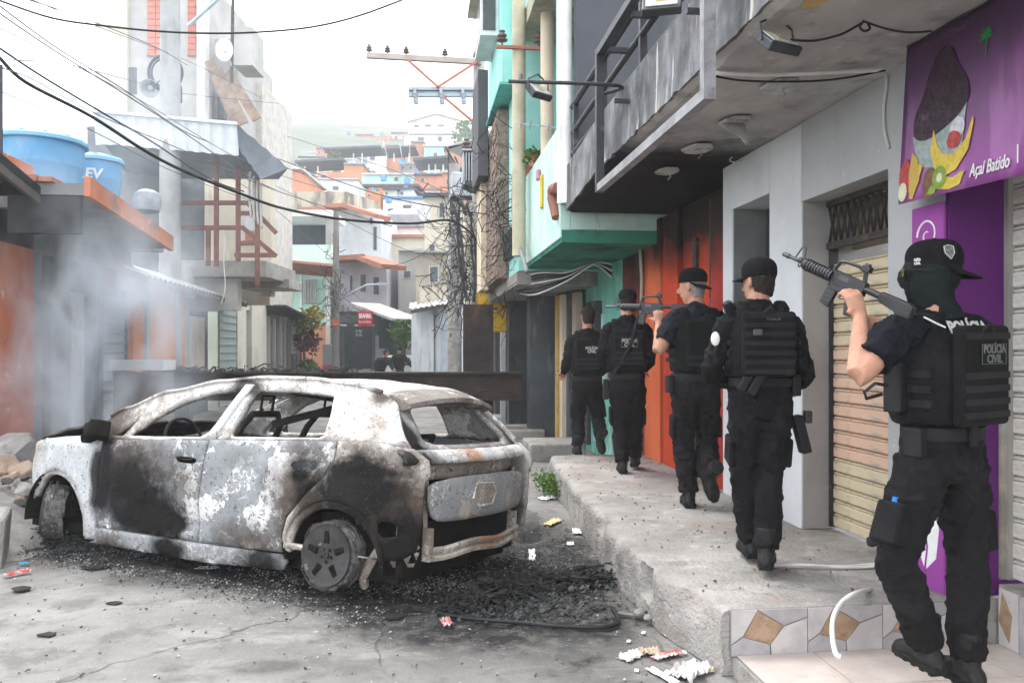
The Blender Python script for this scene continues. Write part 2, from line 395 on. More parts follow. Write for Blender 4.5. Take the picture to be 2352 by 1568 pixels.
MB().box(WX+.008, 3.4, 5.517, 5.529, .33, 2.64).build('pier_return', M('grey_return', (.34, .33, .325), (.28, .272, .265), 2, .85, .15, 60, layers=[((.45, .44, .43), 20, (1, 1, 1), .64, .7, .4)]), gb)
w = MB(); w.box(WX, 3.45, 6.06, 6.80, 2.80, ZC-.003); w.box(WX+.002, 3.45, 6.80, 7.02, .318, ZC-.003); w.build('wall', g_white, gb)
MB().box(WX+.012, 3.4, 6.788, 6.799, .33, 2.8).build('jamb', M('dark_grey_jamb', (.20, .205, .205), rough=.8, bump=.1), gb)
dr = MB().box(3.02, 3.08, 6.06, 6.80, .32, 2.8).build('door', M('dark_door', (.05, .05, .055), rough=.5), gb)
for k in range(3): MB().box(3.008, 3.021, 6.14, 6.68, .5+.75*k, 1.1+.75*k).build('panel', M('dark_door', (.05, .05, .055)), dr, bevel=.006)
MB().box(2.99, 3.021, 6.12, 6.15, 1.3, 1.42).build('handle', steel_d, dr)
# slab with ragged plaster edge, parapet
def slab():
    n = 90; mb = MB(); rows = []
    y0, y1 = 1.4, 8.86
    for j in range(n+1):
        y = y0+(y1-y0)*j/n
        x = 1.66+.015*fnoise((y, 0, 0), 4)+.012*fnoise((y, 3, 0), 13); zb = ZC+.02*fnoise((y, 5, 0), 3)-.11*max(0, (y-7.3)/1.6)
        rows.append([(3.5, y, zb), (x+.05, y, zb), (x, y, zb+.025+.01*fnoise((y, 8, 0), 9)), (x, y, zb+.18), (3.5, y, zb+.18)])
    fs = []
    for j in range(n):
        for i in range(4): a = j*5+i; fs.append((a, a+1, a+6, a+5))
    fs += [(0, 1, 2, 3, 4), tuple(n*5+i for i in (4, 3, 2, 1, 0))]
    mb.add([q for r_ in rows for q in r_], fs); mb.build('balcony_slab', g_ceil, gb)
    mb = MB(); rows = []
    for j in range(n+1):
        y = y0+(y1-y0)*j/n; zb = ZC+.05-.11*max(0, (y-7.3)/1.6); x = 1.652+.006*fnoise((y, 0, 9), 5); zt = 3.70-.1*max(0, (y-7.3)/1.6)
        rows.append([(x+.13, y, zb), (x-.012+.012*fnoise((y, 1, 1), 11), y, zb-.03+.02*fnoise((y, 4, 4), 8)), (x-.004, y, zb+.1), (x, y, (zb+zt)/2), (x, y, zt), (x+.13, y, zt)])
    fs = []
    for j in range(n):
        for i in range(5): a = j*6+i; fs.append((a, a+1, a+7, a+6))
    fs += [tuple(range(6)), tuple(n*6+i for i in range(6))[::-1]]
    mb.add([q for r_ in rows for q in r_], fs); mb.build('parapet', g_par, gb)
    MB().box(WX, 3.5, 1.4, 8.86, ZC+.19, 7.5).build('upper_wall', g_upper, gb)
    MB().box(1.75, 3.5, 8.80, 8.95, 3.2, 7.5).build('upper_end_wall', g_upper, gb)
slab()
# peeled patch, ceiling lamp remains
peel = M('peeled_plaster', (.46, .31, .13), (.36, .23, .1), 9, .9, .4, 60)
pts = []
for k in range(22):
    a = 2*math.pi*k/22; r = 1+.3*fnoise((math.cos(a)*2, math.sin(a)*2, 5), 1.5)
    pts.append((1.80+.10*r*math.cos(a), 3.12+.5*r*math.sin(a)))
MB().prism(pts, lambda u, v: (u, v, ZC-.022), (0, 0, .012)).build('peeled_patch', peel, gb)
white_pl = M('white_plastic', (.5, .5, .48), (.34, .33, .32), 7, .7, .3, 30, layers=[((.12, .11, .1), 6, (1, 1, 1), .54, .66, .7)])
def lamp_remains(px, py, s, k, lab):
    c = aZ(px, py, ZC-.03); t = thing('broken_ceiling_lamp', lab, 'ceiling lamp', c, 'broken lamps under the balcony')
    pl = [(c.x+s*x*(1+.15*fnoise((x, y, k), 2)), c.y+s*y*1.7) for x, y in ((-.9, -.35), (-.5, -.75), (.6, -.8), (1, -.3), (.9, .4), (.4, .8), (-.5, .7), (-1, .3))]
    MB().prism(pl, lambda u, v: (u, v, c.z), (0, 0, .02)).build('plate', white_pl, t, bevel=.004)
    if k == 2:
        fl = [(c.x+.012*i-.02, c.y-.02*i, c.z-.03*i) for i in range(7)]; ww = (.09, .085, .07, .04, .022, .018, .022); mb = MB()
        mb.add([(p[0]-w_, p[1], p[2]+.006*math.sin(i*2)) for i, (p, w_) in enumerate(zip(fl, ww))]+[(p[0]+w_, p[1]+.01, p[2]) for p, w_ in zip(fl, ww)], [(i, i+1, 8+i, 7+i) for i in range(6)]); mb.build('torn_cover', white_pl, t, solid=.004)
    else: MB().tube([c+V((.02, 0, 0)), c+V((.03, -.01, -.04)), c+V((.0, -.02, -.07))], .006, 5).build('loose_wire', white_pl, t)
lamp_remains(1790, 203, .10, 1, 'broken white ceiling lamp nearest the floodlight under the balcony')
lamp_remains(1688, 284, .10, 2, 'broken white ceiling lamp with a long torn strip hanging down')
lamp_remains(1602, 345, .11, 3, 'broken white ceiling lamp third from the floodlight under balcony')
lamp_remains(1532, 396, .10, 4, 'farthest broken white ceiling lamp, sooty, under the balcony')
# hanging loop of wire from second lamp
wire_w = M('white_cable', (.62, .62, .6), rough=.5, bump=0); wire_b = M('black_cable', (.018, .018, .02), rough=.5, bump=0)
def cable(name, pts, r, mat, label, cat='cable', group=None, n=6):
    if 2 < len(pts) < 12:
        Q_ = [V(p) for p in pts]; k_ = len(Q_); pts = []
        for i in range(k_-1):
            a, b_, c_, d_ = Q_[max(i-1, 0)], Q_[i], Q_[i+1], Q_[min(i+2, k_-1)]
            for j in range(5): t_ = j/5; pts.append(.5*((2*b_)+(c_-a)*t_+(2*a-5*b_+4*c_-d_)*t_*t_+(3*b_-a-3*c_+d_)*t_**3))
        pts.append(Q_[-1])
    o = MB().tube(pts, r, n).build(name, mat, smooth='all'); return tag(o, label, cat, group)
c0 = aZ(1690, 320, 3.1)
cable('hanging_wire', [aD(1688, 305, c0.length), aD(1700, 330, c0.length), aD(1690, 352, c0.length), aD(1676, 368, c0.length), aD(1690, 372, c0.length), aD(1712, 360, c0.length), aD(1706, 330, c0.length)], .006, wire_w, 'white wire loop hanging from a broken lamp under the balcony', 'wire')
# ---- balcony rails
for i, (z, r) in enumerate(((4.28, .034), (4.0, .026), (3.76, .026))):
    MB().cyl((1.70, 1.45, z), (1.70, 8.78, z-.05), r, r, 12).build('rail', steel_d, gb, smooth=True)
for y in (2.1, 3.4, 4.7, 6.0, 7.3, 8.6): MB().box(1.68, 1.735, y, y+.055, 3.66, 4.27).build('rail_post', steel_d, gb)
# ---- hanging sign frame
fr = thing('steel_sign_frame', 'empty steel sign frame hanging below the stained balcony edge', 'sign frame', (1.5, 5.3, 2.9))
yA, yB, zL, zH, fx = 4.08, 6.58, 2.90, 4.02, 1.50
grey_steel = M('grey_square_tube', (.30, .30, .31), (.2, .2, .21), 7, .55, .15, 40, .3, .4, layers=[((.12, .09, .08), 6, (1, 1, 1), .58, .68, .6)])
MB().box(fx-.03, fx+.03, yA, yB, zL-.02, zL+.04).build('bottom_bar', grey_steel, fr)
MB().box(fx-.03, fx+.03, yA, yB, zH-.03, zH+.03).build('top_bar', steel_d, fr)
for y in (yA, yB): MB().box(fx-.032, fx+.032, y-.03, y+.03, zL-.022, zH+.032).build('upright', grey_steel if y == yA else steel_d, fr)
for y in (4.9, 5.7, 6.4): MB().box(fx+.03, 1.70, y-.02, y+.02, zH-.06, zH-.02).build('tie_bar', steel_d, fr)
for y in (4.5, 6.2): MB().box(fx+.03, 1.66, y-.015, y+.015, 3.5, 3.53).build('tie_bar', steel_d, fr)
# arm with floodlight
glassm = M('lamp_lens', (.55, .56, .5), (.5, .5, .46), 5, .25, .05)
def floodlight(loc, rx, rz, lab, arm=None):
    t = thing('floodlight', lab, 'floodlight', loc, 'small black floodlights'); l = V(loc)
    from mathutils import Euler
    rm = Euler((rx, 0, rz)).to_matrix()
    MB().obox(l, .20, .05, .14, rm).build('housing', steel_d, t, bevel=.008)
    MB().obox(l+rm@V((0, -.027, 0)), .16, .006, .10, rm).build('lens', glassm, t)
    MB().obox(l+rm@V((0, -.031, 0)), .06, .004, .04, rm).build('led', M('led_yellow', (.5, .45, .2), rough=.4), t)
    mb = MB()
    for sx in (-1, 1): mb.tube([l+rm@V((sx*.105, 0, 0)), l+rm@V((sx*.105, .0, 0))+V((0, .02, .09)), l+V((0, .03, .15))], .006, 6)
    mb.build('bracket', steel_d, t)
    return t
p1 = aD(1420, 197, 6.5); p0 = aD(1168, 187, 6.4)
cable('steel_bar', [p0, p1, V((1.5, p1.y+.25, p1.z))], .016, steel_d, 'thin dark steel bar sticking out from the sign frame into the street', 'bar', n=8)
lp = aD(1237, 212, 6.43); floodlight(lp, R(-42), R(35), 'small black floodlight hanging from the thin steel bar over the street')
lp = aD(1787, 100, 4.0); floodlight(lp, R(-48), R(20), 'black floodlight bracketed under the balcony ceiling')
lp = aD(1520, 8, 4.2); floodlight(lp, R(-30), R(-20), 'floodlight at the top edge clamped to the balcony rail')
# cables on the ceiling
zc = ZC-.02
cable('ceiling_conduit', [aZ(x, y, zc-.02) for x, y in ((1640, 168), (1750, 172), (1880, 168), (2036, 160))], .012, wire_w, 'white conduit fixed across the balcony ceiling', 'conduit')
cable('ceiling_cable', [aZ(x, y, zc-.03) for x, y in ((1640, 175), (1700, 185), (1790, 188), (1880, 186), (1950, 178), (2034, 162))], .006, wire_b, 'bunch of black wires sagging under the balcony ceiling', 'cable')
cable('ceiling_cable', [aD(x, y, 4.) for x, y in ((1815, 92), (1870, 94), (1930, 80), (1965, 62), (1985, 50))], .006, wire_b, 'black wire running from the ceiling floodlight to a junction', 'cable')
cable('ceiling_cable', [aD(x, y, 3.75) for x, y in ((1985, 50), (2040, 68), (2090, 75), (2140, 72))], .005, wire_b, 'black wire running from the junction to the purple banner', 'cable')
cable('ceiling_cable', [aD(x, y, 3.8) for x, y in ((1985, 48), (1975, 62), (1985, 72), (1998, 66), (1992, 52))], .006, wire_b, 'small loop of black wire hanging from the ceiling junction', 'cable')
cable('wall_cable', [aX(x, y, 2.71) for x, y in ((2034, 165), (2036, 200), (2030, 250), (2032, 300), (2042, 340))], .010, wire_w, 'white cable hanging down the pier beside the purple banner', 'cable')

# ---------------- roller shutters
def shutter(name, label, X, y0, y1, z0, z1, pitch, mat, guide, seed, slatname='slat'):
    t = thing(name, label, 'shutter', (X, (y0+y1)/2, z0)); random.seed(seed)
    n = int((z1-z0)/pitch); mats = mat if isinstance(mat, list) else [mat]; protos = []
    k = pitch
    prof = [(.026, 0), (0, .06*k), (-.004, .12*k), (-.005, .70*k), (0, .76*k), (.013, .79*k), (0, .83*k), (-.001, .90*k), (.008, .94*k), (.026, k)]
    for mm in mats:
        mb = MB(); fs = []; vs_ = []
        for (dx, dz) in prof: vs_ += [(dx, 0, dz), (dx, y1-y0, dz)]
        for i in range(len(prof)-1): fs.append((2*i, 2*i+1, 2*i+3, 2*i+2))
        mb.add(vs_, fs); o = mb.build(slatname, mm, t, fix=False); o.location = (X, y0, z0); protos.append([o, False])
    for i in range(n):
        pr = protos[1 if len(protos) > 1 and .22 < (i+random.uniform(-1, 1))/n < .72 else 0]
        o = pr[0]
        if pr[1]: o = inst(pr[0], (0, 0, 0), 0, t)
        pr[1] = True
        o.location = (X+random.uniform(-.0015, .0015), y0, z0+pitch*i)
    for y in (y0, y1): MB().box(X-.03, X+.03, y-.018, y+.018, z0, z1+.02).build('guide', guide, t)
    return t
def slat_mat(name, a, b_, wear, rust):
    return M(name, a, b_, 2.0, .55, .1, 50, 0, .4, layers=[(wear, 9, (1, .45, 1.6), .57, .63, .85), (rust, 24, (1, .6, 1.4), .62, .68, .8), ((.10, .08, .07), 3.5, (1, 1, 2), .62, .75, .5)])
sm_y = slat_mat('shutter_yellow', (.57, .49, .33), (.52, .43, .29), (.36, .33, .28), (.13, .10, .08))
sm_p = slat_mat('shutter_pink', (.62, .39, .29), (.56, .42, .29), (.34, .31, .28), (.13, .10, .08))
yel = shutter('roller_shutter', 'faded yellow and pink roller shutter with flaking paint between the grey piers', 2.95, 4.47, 5.515, .34, 2.30, .098, [sm_y, sm_p], steel_d, 3)
# transom lattice
tl = thing('lattice_transom', 'dark rusty lattice grille above the yellow and pink shutter', 'grille', (2.93, 5, 2.3))
rusty = M('rusty_dark_iron', (.06, .05, .045), (.035, .03, .03), 8, .8, .3, 40, .2, .3, layers=[((.16, .12, .09), 9, (1, 1, 1), .55, .7, .7)])
MB().box(2.90, 2.95, 4.455, 5.515, 2.30, 2.345).build('frame', rusty, tl); MB().box(2.90, 2.95, 4.455, 5.515, 2.60, 2.645).build('frame', rusty, tl)
for k in range(13):
    y = 4.47+.08*k
    for sg in (0, 1): MB().beam((2.925, y+.085*sg, 2.345), (2.925, y+.085*(1-sg), 2.60), .006, .02, (1, 0, 0)).build('bar', rusty, tl)
MB().box(3.1, 3.12, 4.455, 5.515, 2.3, 2.64).build('backing', M('transom_wood', (.2, .16, .11), rough=.9), tl)
sm_w = [slat_mat('shutter_white', (.62, .60, .56), (.55, .52, .48), (.48, .44, .40), (.3, .26, .22))]
shutter('roller_shutter', 'off white roller shutter at the right edge next to the purple wall', 3.06, 1.6, 3.90, .41, 3.0, .107, sm_w, M('pale_guide', (.3, .29, .26), rough=.7, bump=.2), 4)
shutter_pad = tag(MB().lathe(aX(2003, 1243, 2.86)+V((0, 0, .0)), [(.0, -.025), (.03, -.022), (.035, 0), (.03, .022), (.0, .025)], 14, 'X').build('shutter_lock', steel_d, smooth=True), 'round dark lock at the foot of the yellow shutter', 'lock')

# ---------------- purple shop front
purple = M('purple_wall', (.105, .018, .13), (.085, .014, .11), 1.2, .5, .06, 40)
purple_p = M('magenta_panel', (.30, .065, .30), (.23, .045, .245), .8, .4, .03, 30)
white_print = M('white_print', (.78, .78, .78), rough=.5, bump=0)
pf = thing('purple_shop_front', 'purple painted shop corner beside the off white shutter', 'shop front', (2.72, 3.9, .32))
MB().box(WX+.006, 3.5, 3.915, 3.944, .322, 2.5).build('side_wall', purple, pf)
MB().box(2.705, 2.719, 3.93, 4.20, .33, 2.36).build('front_panel', purple_p, pf)
MB().box(2.72, 3.5, 1.2, 3.914, 3.02, 3.19).build('lintel', purple, pf)
MB().box(3.0, 3.06, 3.895, 3.914, .41, 1.3).build('door_post', M('peeling_post', (.35, .32, .27), (.22, .2, .17), 6, .9, .4, 40, layers=[((.3, .4, .42), 5, (1, 1, .4), .6, .66, .7)]), pf)
def swirl(cx, cz, s, turns, hand, name='swirl'):
    pts = []
    for i in range(28):
        t_ = i/27; a = turns*2*math.pi*t_; r = s*(1-.82*t_)
        pts.append((2.7025, cx+hand*r*math.cos(a), cz+r*math.sin(a)))
    MB().tube(pts, [.0065*(1-.5*i/27) for i in range(28)], 5).build(name, white_print, pf)
for cx, cz, s, h in ((4.06, 2.20, .09, 1), (4.10, 2.02, .07, -1), (4.02, 1.86, .06, 1), (4.12, 1.80, .04, -1), (4.0, 2.08, .05, -1)): swirl(cx, cz, s, 1.3, h)
lf = [(4.08, .42), (3.99, .50), (3.965, .66), (4.02, .80), (4.10, .92), (4.13, .76), (4.155, .62), (4.13, .5)]
MB().prism(lf, lambda u, v: (2.7045, u, v), (-.002, 0, 0)).build('leaf_print', white_print, pf)
MB().tube([(2.701, 4.08, .42), (2.701, 4.06, .55), (2.701, 4.09, .68), (2.701, 4.10, .8)], .006, 5).build('leaf_vein', purple_p, pf)

# ---------------- banner
def banner():
    TL, BL = aX(2085, 108, 2.60), aX(2065, 470, 2.60); BR, TR = aX(2420, 383, 2.60), aX(2420, -80, 2.60)
    U = (BR-BL); 
    def P(u, v, off=0):
        a = BL.lerp(BR, u); b_ = TL.lerp(TR, u); q = a.lerp(b_, v)
        return V((2.60-.0025*math.sin(u*7+v*2)*(1-v)-off-(.004 if off else 0), q.y, q.z))
    t = thing('shop_banner', 'purple fruit banner hanging over the right-hand shop', 'banner', BL)
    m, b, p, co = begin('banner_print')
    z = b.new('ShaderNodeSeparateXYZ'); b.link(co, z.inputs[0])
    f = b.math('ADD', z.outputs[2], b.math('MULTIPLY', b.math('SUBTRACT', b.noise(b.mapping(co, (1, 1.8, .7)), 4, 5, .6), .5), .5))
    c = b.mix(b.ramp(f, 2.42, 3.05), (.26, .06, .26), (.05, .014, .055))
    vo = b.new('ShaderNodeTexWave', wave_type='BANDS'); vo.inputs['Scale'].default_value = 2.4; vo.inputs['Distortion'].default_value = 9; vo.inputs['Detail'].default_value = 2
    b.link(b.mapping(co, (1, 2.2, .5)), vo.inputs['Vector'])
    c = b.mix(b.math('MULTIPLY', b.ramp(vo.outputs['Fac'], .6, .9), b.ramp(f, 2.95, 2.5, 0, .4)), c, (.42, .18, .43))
    b.link(c, p.inputs['Base Color']); p.inputs['Roughness'].default_value = .35
    n = 24; k = 12; mb = MB(); mb.add([P(i/n, j/k) for j in range(k+1) for i in range(n+1)], [(j*(n+1)+i, j*(n+1)+i+1, (j+1)*(n+1)+i+1, (j+1)*(n+1)+i) for j in range(k) for i in range(n)])
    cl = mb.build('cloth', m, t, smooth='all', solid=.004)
    def blob(name, pts, mat, off, par_=None):
        tri = tessellate_polygon([[V((u, v, 0)) for u, v in pts]])
        MB().add([P(u, v, off) for u, v in pts], tri).build(name, mat, t, fix=False, solid=.0008)
    def ell(cu, cv, ru, rv, n=22, wob=0, k=0, rot=0):
        o_ = []
        for i in range(n):
            a = 2*math.pi*i/n; r = 1+wob*fnoise((math.cos(a)*1.5, math.sin(a)*1.5, k), 1.4)
            x, y = ru*r*math.cos(a), rv*r*math.sin(a)
            o_.append((cu+x*math.cos(rot)-y*math.sin(rot), cv+x*math.sin(rot)+y*math.cos(rot)))
        return o_
    def resample2(poly):
        for _ in range(2): poly = [q for a, b_ in zip(poly, poly[1:]+poly[:1]) for q in ((a[0]*.75+b_[0]*.25, a[1]*.75+b_[1]*.25), (a[0]*.25+b_[0]*.75, a[1]*.25+b_[1]*.75))]
        return poly
    pm = lambda nme, c1, c2, s=30.: M(nme, c1, c2, s, .35, 0)
    acai = pm('print_acai', (.055, .03, .045), (.018, .01, .016), 45.); glassy = pm('print_glass', (.34, .38, .40), (.22, .3, .26)); ban = pm('print_banana', (.62, .47, .08), (.5, .36, .05))
    pap = pm('print_papaya', (.55, .28, .06), (.42, .36, .08)); kiwi = pm('print_kiwi', (.25, .36, .06), (.16, .26, .04)); pale = pm('print_pale', (.6, .62, .45), (.55, .55, .4)); straw = pm('print_red', (.45, .08, .07), (.3, .04, .05)); brown = pm('print_brown', (.2, .11, .06), (.12, .07, .04)); green = pm('print_green', (.02, .2, .06), (.015, .14, .04))
    blob('bowl_print', [(.10, .40), (.155, .20), (.33, .16), (.47, .22), (.50, .52), (.40, .45), (.25, .36)], glassy, .004)
    blob('fruit_print', resample2([(.10, .42), (.115, .54), (.17, .62), (.20, .72), (.25, .83), (.32, .89), (.395, .84), (.43, .73), (.49, .65), (.525, .53), (.47, .45), (.36, .39), (.24, .35), (.15, .36)]), acai, .0055)
    for cu, cv, ru, rv in ((.31, .80, .045, .03), (.27, .66, .05, .03), (.40, .62, .04, .05), (.20, .52, .035, .04), (.33, .52, .05, .03)): blob('fruit_highlight', ell(cu, cv, ru, rv, 14, .3, cu*9), pm('print_acai_light', (.13, .075, .11), (.05, .03, .045), 60.), .0062)
    blob('cream_print', ell(.44, .36, .05, .07, 16, .2, 4), pm('print_cream', (.62, .62, .64), (.45, .45, .5)), .0065)
    blob('fruit_print', [(.27, .40), (.25, .28), (.29, .16), (.36, .10), (.44, .12), (.52, .22), (.55, .36), (.545, .40), (.50, .28), (.42, .22), (.35, .23), (.30, .30)], ban, .007)
    blob('fruit_print', [(.36, .10), (.33, .03), (.40, -.005+.02), (.47, .03), (.50, .10), (.47, .10), (.42, .08)], ban, .0075)
    blob('fruit_print', [(.11, .30), (.155, .26), (.18, .12), (.13, .02), (.10, .03), (.09, .18)], pap, .0078); blob('fruit_print', [(.10, .02), (.13, .01), (.20, .20), (.17, .22)], ban, .0085)
    blob('fruit_print', ell(.255, .085, .05, .09, 18, .1, 2), brown, .008); blob('fruit_print', ell(.33, .10, .05, .07, 18), kiwi, .0085); blob('fruit_print', ell(.33, .10, .02, .028, 14), pale, .0092)
    blob('fruit_print', [(.24, .015), (.27, .06), (.315, .07), (.30, .01)], kiwi, .009); blob('fruit_print', ell(.055, .15, .05, .12, 18, .2, 7), straw, .006); blob('fruit_print', ell(.04, .07, .035, .06, 16), pale, .007)
    blob('fruit_print', ell(.42, .30, .05, .05, 16, .2, 8), straw, .0088)
    for k in range(7):
        a = math.pi*(.05+.15*k); blob('palm_print', [(.62, .80), (.62+.022*math.cos(a-.35), .80+.04*math.sin(a-.35)), (.62+.052*math.cos(a), .80+.085*math.sin(a)-.02), (.62+.022*math.cos(a+.35), .80+.045*math.sin(a+.35))], green, .005+.0003*k)
    blob('palm_print', [(.615, .70), (.622, .70), (.625, .80), (.617, .80)], green, .0046)
    x = (P(.8, .08)-P(.55, .08)); o = P(.66, .085, .012); y = (TL-BL)
    lettering('Açaí Batido', .085, o, x, y, white_print, t, bold=.0012, shear=.25, depth=.001, width=.265)
    o = P(.83, .11, .012); MB().obox(o, .002, .006, .08).build('divider_print', white_print, t)
    grey_p = pm('print_faint', (.13, .07, .11), (.11, .06, .1))
    o = P(.33, .93, .01); lettering('Açaí que você Sonhou', .045, o, P(.5, .93)-P(.1, .93), y, grey_p, t, depth=.001, shear=.3, width=.30)
    MB().tube([P(0, 1), P(.5, 1), P(1, 1)], .008, 6).build('hem_rod', steel_d, t)
banner()
# ================================================================ FARTHER ALONG THE RIGHT SIDE
def YX(px, X): return aX(px, 800, X).y
soot_shade_c = (.012, .0105, .010)  # one black for soot and for shade painted on the upper walls
red_w = M('red_wall', (.56, .075, .03), (.46, .055, .024), 1.3, .75, .15, 40, layers=[((.2, .03, .02), 3, (1, 1, .4), .55, .7, .5), ((.55, .16, .08), 8, (1, 1, 1), .62, .68, .5)], soot=[(soot_shade_c, (2.75, 8.2, 3.3, (.3, .45, 1)), .78, .45, .98)])
org_w = M('orange_wall', (.64, .15, .06), (.56, .12, .05), 1.5, .75, .12, 40, layers=[((.3, .07, .04), 4, (1, 1, .4), .56, .7, .45)], soot=[(soot_shade_c, (2.75, 8.6, 3.25, (.3, .4, 1)), .75, .45, .97)])
drk_w = M('smoked_brown_wall', (.19, .045, .035), (.13, .032, .027), 2, .8, .15, 40, soot=[(soot_shade_c, (2.75, 9.6, 3.2, (.4, .5, 1)), .75, .5, .95)])
rb = thing('red_shop_front', 'red and orange painted shop front darkened by soot and painted shade near the top', 'shop front', (2.75, 8.5, .32))
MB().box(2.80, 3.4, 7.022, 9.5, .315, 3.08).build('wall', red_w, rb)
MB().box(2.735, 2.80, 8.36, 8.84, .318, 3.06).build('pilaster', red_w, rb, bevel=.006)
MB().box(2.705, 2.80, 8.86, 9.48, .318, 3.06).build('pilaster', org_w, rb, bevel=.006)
MB().box(2.755, 2.80, 7.03, 7.42, .318, 3.0).build('door_leaf', M('dark_red_door', (.33, .035, .025), (.25, .025, .02), 2, .5, .1, 30, soot=[(soot_shade_c, (2.75, 7.4, 3.2, (.3, .8, 1)), .8, .5, .95)]), rb, bevel=.004)
MB().box(2.77, 2.80, 7.46, 7.50, .318, 3.0).build('door_frame', rusty, rb)
MB().box(2.765, 2.80, 7.86, 7.96, .318, 2.7).build('dark_gap', rusty, rb)
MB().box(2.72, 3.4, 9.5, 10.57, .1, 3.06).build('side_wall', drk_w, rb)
pipe_m = M('cream_pvc', (.45, .40, .33), rough=.5, bump=.05)
tag(MB().tube([aX(1472, 745, 2.66), aX(1474, 640, 2.66), aX(1470, 560, 2.66), aX(1455, 553, 2.66)], .02, 8).build('drain_pipe', pipe_m, smooth=True), 'cream drain pipe standing against the smoked wall beside the red shop', 'pipe')
teal = M('teal_wall', (.155, .42, .33), (.12, .35, .28), 1.3, .8, .15, 40, layers=[((.42, .55, .48), 3, (1, 1, .5), .54, .66, .7), ((.05, .12, .10), 4, (1, 1, .4), .58, .7, .5)])
mint_w = M('mint_white_wall', (.44, .62, .56), (.36, .55, .49), 1.2, .8, .15, 30, layers=[((.66, .68, .63), 2.5, (1, 1, .6), .52, .66, .5), ((.16, .18, .17), 5, (1, 1, .16), .62, .70, .65)])
cream_w = M('cream_wall', (.62, .53, .40), (.54, .46, .35), 1.5, .8, .15, 30, layers=[((.3, .25, .2), 4, (1, 1, .3), .57, .7, .5)])
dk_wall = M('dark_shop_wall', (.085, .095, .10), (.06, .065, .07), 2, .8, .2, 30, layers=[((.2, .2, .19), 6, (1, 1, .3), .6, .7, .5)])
# low block and broken kerb pieces
for (x0, x1, y0, y1, h, lab) in ((1.62, 2.42, 11.5, 12.4, .24, 'low broken concrete block at the end of the raised pavement'), (1.45, 2.3, 14.4, 15.6, .15, 'low concrete doorstep before the dark shop pillars'), (1.2, 1.9, 17.2, 22., .15, 'far low strip of kerb beside the dark shop')):
    mb = MB(); n = 10
    for i in range(n):
        for j in range(3): pass
    mb.box(x0, x1, y0, y1, -.02, h)
    tag(mb.build('concrete_step', concrete, bevel=.03), lab, 'step')
# teal house
tb = thing('teal_house', 'teal and mint house with balcony and green soffit behind the red shop', 'house', (2.7, 11.5, 0))
MB().box(2.72, 3.6, 10.572, 13.2, 0, 2.80).build('wall', teal, tb)
MB().box(1.62, 3.6, 8.98, 12.0, 2.78, 2.92).build('balcony_slab', M('green_soffit', (.05, .24, .16), (.035, .17, .12), 1.6, .8, .15, 30, layers=[((.015, .03, .025), 2.2, (1, 1, 1), .5, .66, .8)]), tb)
MB().box(1.60, 1.72, 8.99, 11.98, 2.83, 4.1).build('parapet', mint_w, tb, bevel=.01)
MB().box(1.72, 3.0, 8.985, 9.1, 2.925, 4.1).build('parapet', mint_w, tb)
blk = M('painted_block_wall', (.46, .52, .52), (.38, .44, .44), 2, .85, .3, 30)
MB().box(2.45, 3.6, 9.1, 12.0, 2.925, 6.3).build('upper_wall', grout, tb)
for k in range(12):
    for j in range(5):
        y0 = 9.12+.56*j+(.28 if k % 2 else 0)
        MB().box(2.425, 2.45, y0, min(y0+.545, 11.99), 2.94+.28*k, 2.94+.28*k+.262).build('block', blk, tb)
tealc = M('teal_column_paint', (.36, .56, .50), (.28, .47, .42), 2, .7, .15, 30, layers=[((.55, .58, .52), 4, (1, 1, .5), .55, .65, .7)])
for y in (9.75, 11.0): MB().cyl((1.78, y, 4.08), (1.78, y, 6.2), .09, .09, 14).build('column', tealc if y < 10 else cream_w, tb, smooth=True)
for x, y, r in ((1.60, 8.93, .045), (1.66, 8.90, .06)): MB().cyl((x, y, 3.2), (x, y, 7.6), r, r, 10).build('downpipe', M('white_pipe', (.75, .75, .75), rough=.4, bump=0), tb, smooth=True)
MB().box(1.55, 3.6, 9.0, 12.1, 6.15, 6.4).build('roof_slab', M('yellowed_concrete', (.42, .40, .30), (.3, .3, .24), 2, .9, .3, 30, layers=[((.14, .14, .12), 3, (1, 1, .5), .5, .7, .6)]), tb)
MB().box(2.70, 2.72, 11.6, 12.3, .2, 2.1).build('door', M('pale_blue_door', (.42, .55, .6), rough=.6), tb)
MB().box(2.66, 2.719, 11.2, 11.45, 1.35, 1.75).build('meter_box', M('blue_box', (.09, .25, .3), rough=.5), tb, bevel=.01)
# hanging basket of laundry / plants on the parapet
pot = thing('balcony_plants', 'leafy potted plants with a yellow and a pink bag on the mint parapet', 'plants', aX(1232, 385, 1.6))
leafm = M('leaf_green', (.09, .16, .035), (.05, .10, .02), 9, .6, .1); yb = M('yellow_bag', (.60, .46, .05), rough=.6); pk = M('pink_bag', (.6, .3, .36), rough=.6)
def leaves(mb, c, n, r, L, rng, up=.3, w=.35):
    for _ in range(n):
        d = V((rng.gauss(0, 1), rng.gauss(0, 1), rng.gauss(0, 1)+up)).normalized(); p = V(c)+d*r*rng.random()**.5
        a = V((rng.gauss(0, 1), rng.gauss(0, 1), rng.gauss(0, .6)+up)).normalized(); s = a.cross(V((rng.random(), rng.random(), rng.random()))).normalized()*L*w
        l = L*rng.uniform(.6, 1.3); k = a.cross(s).normalized()*l*.15
        mb.add([p, p+a*l*.5+s+k, p+a*l, p+a*l*.5-s+k], [(0, 1, 2), (0, 2, 3)])
rng = random.Random(5)
mb = MB(); c = aX(1222, 372, 1.6); leaves(mb, c+V((.02, 0, .06)), 150, .13, .07, rng); leaves(mb, c+V((0, .7, -.02)), 90, .13, .07, rng); mb.build('foliage', leafm, pot, fix=False)
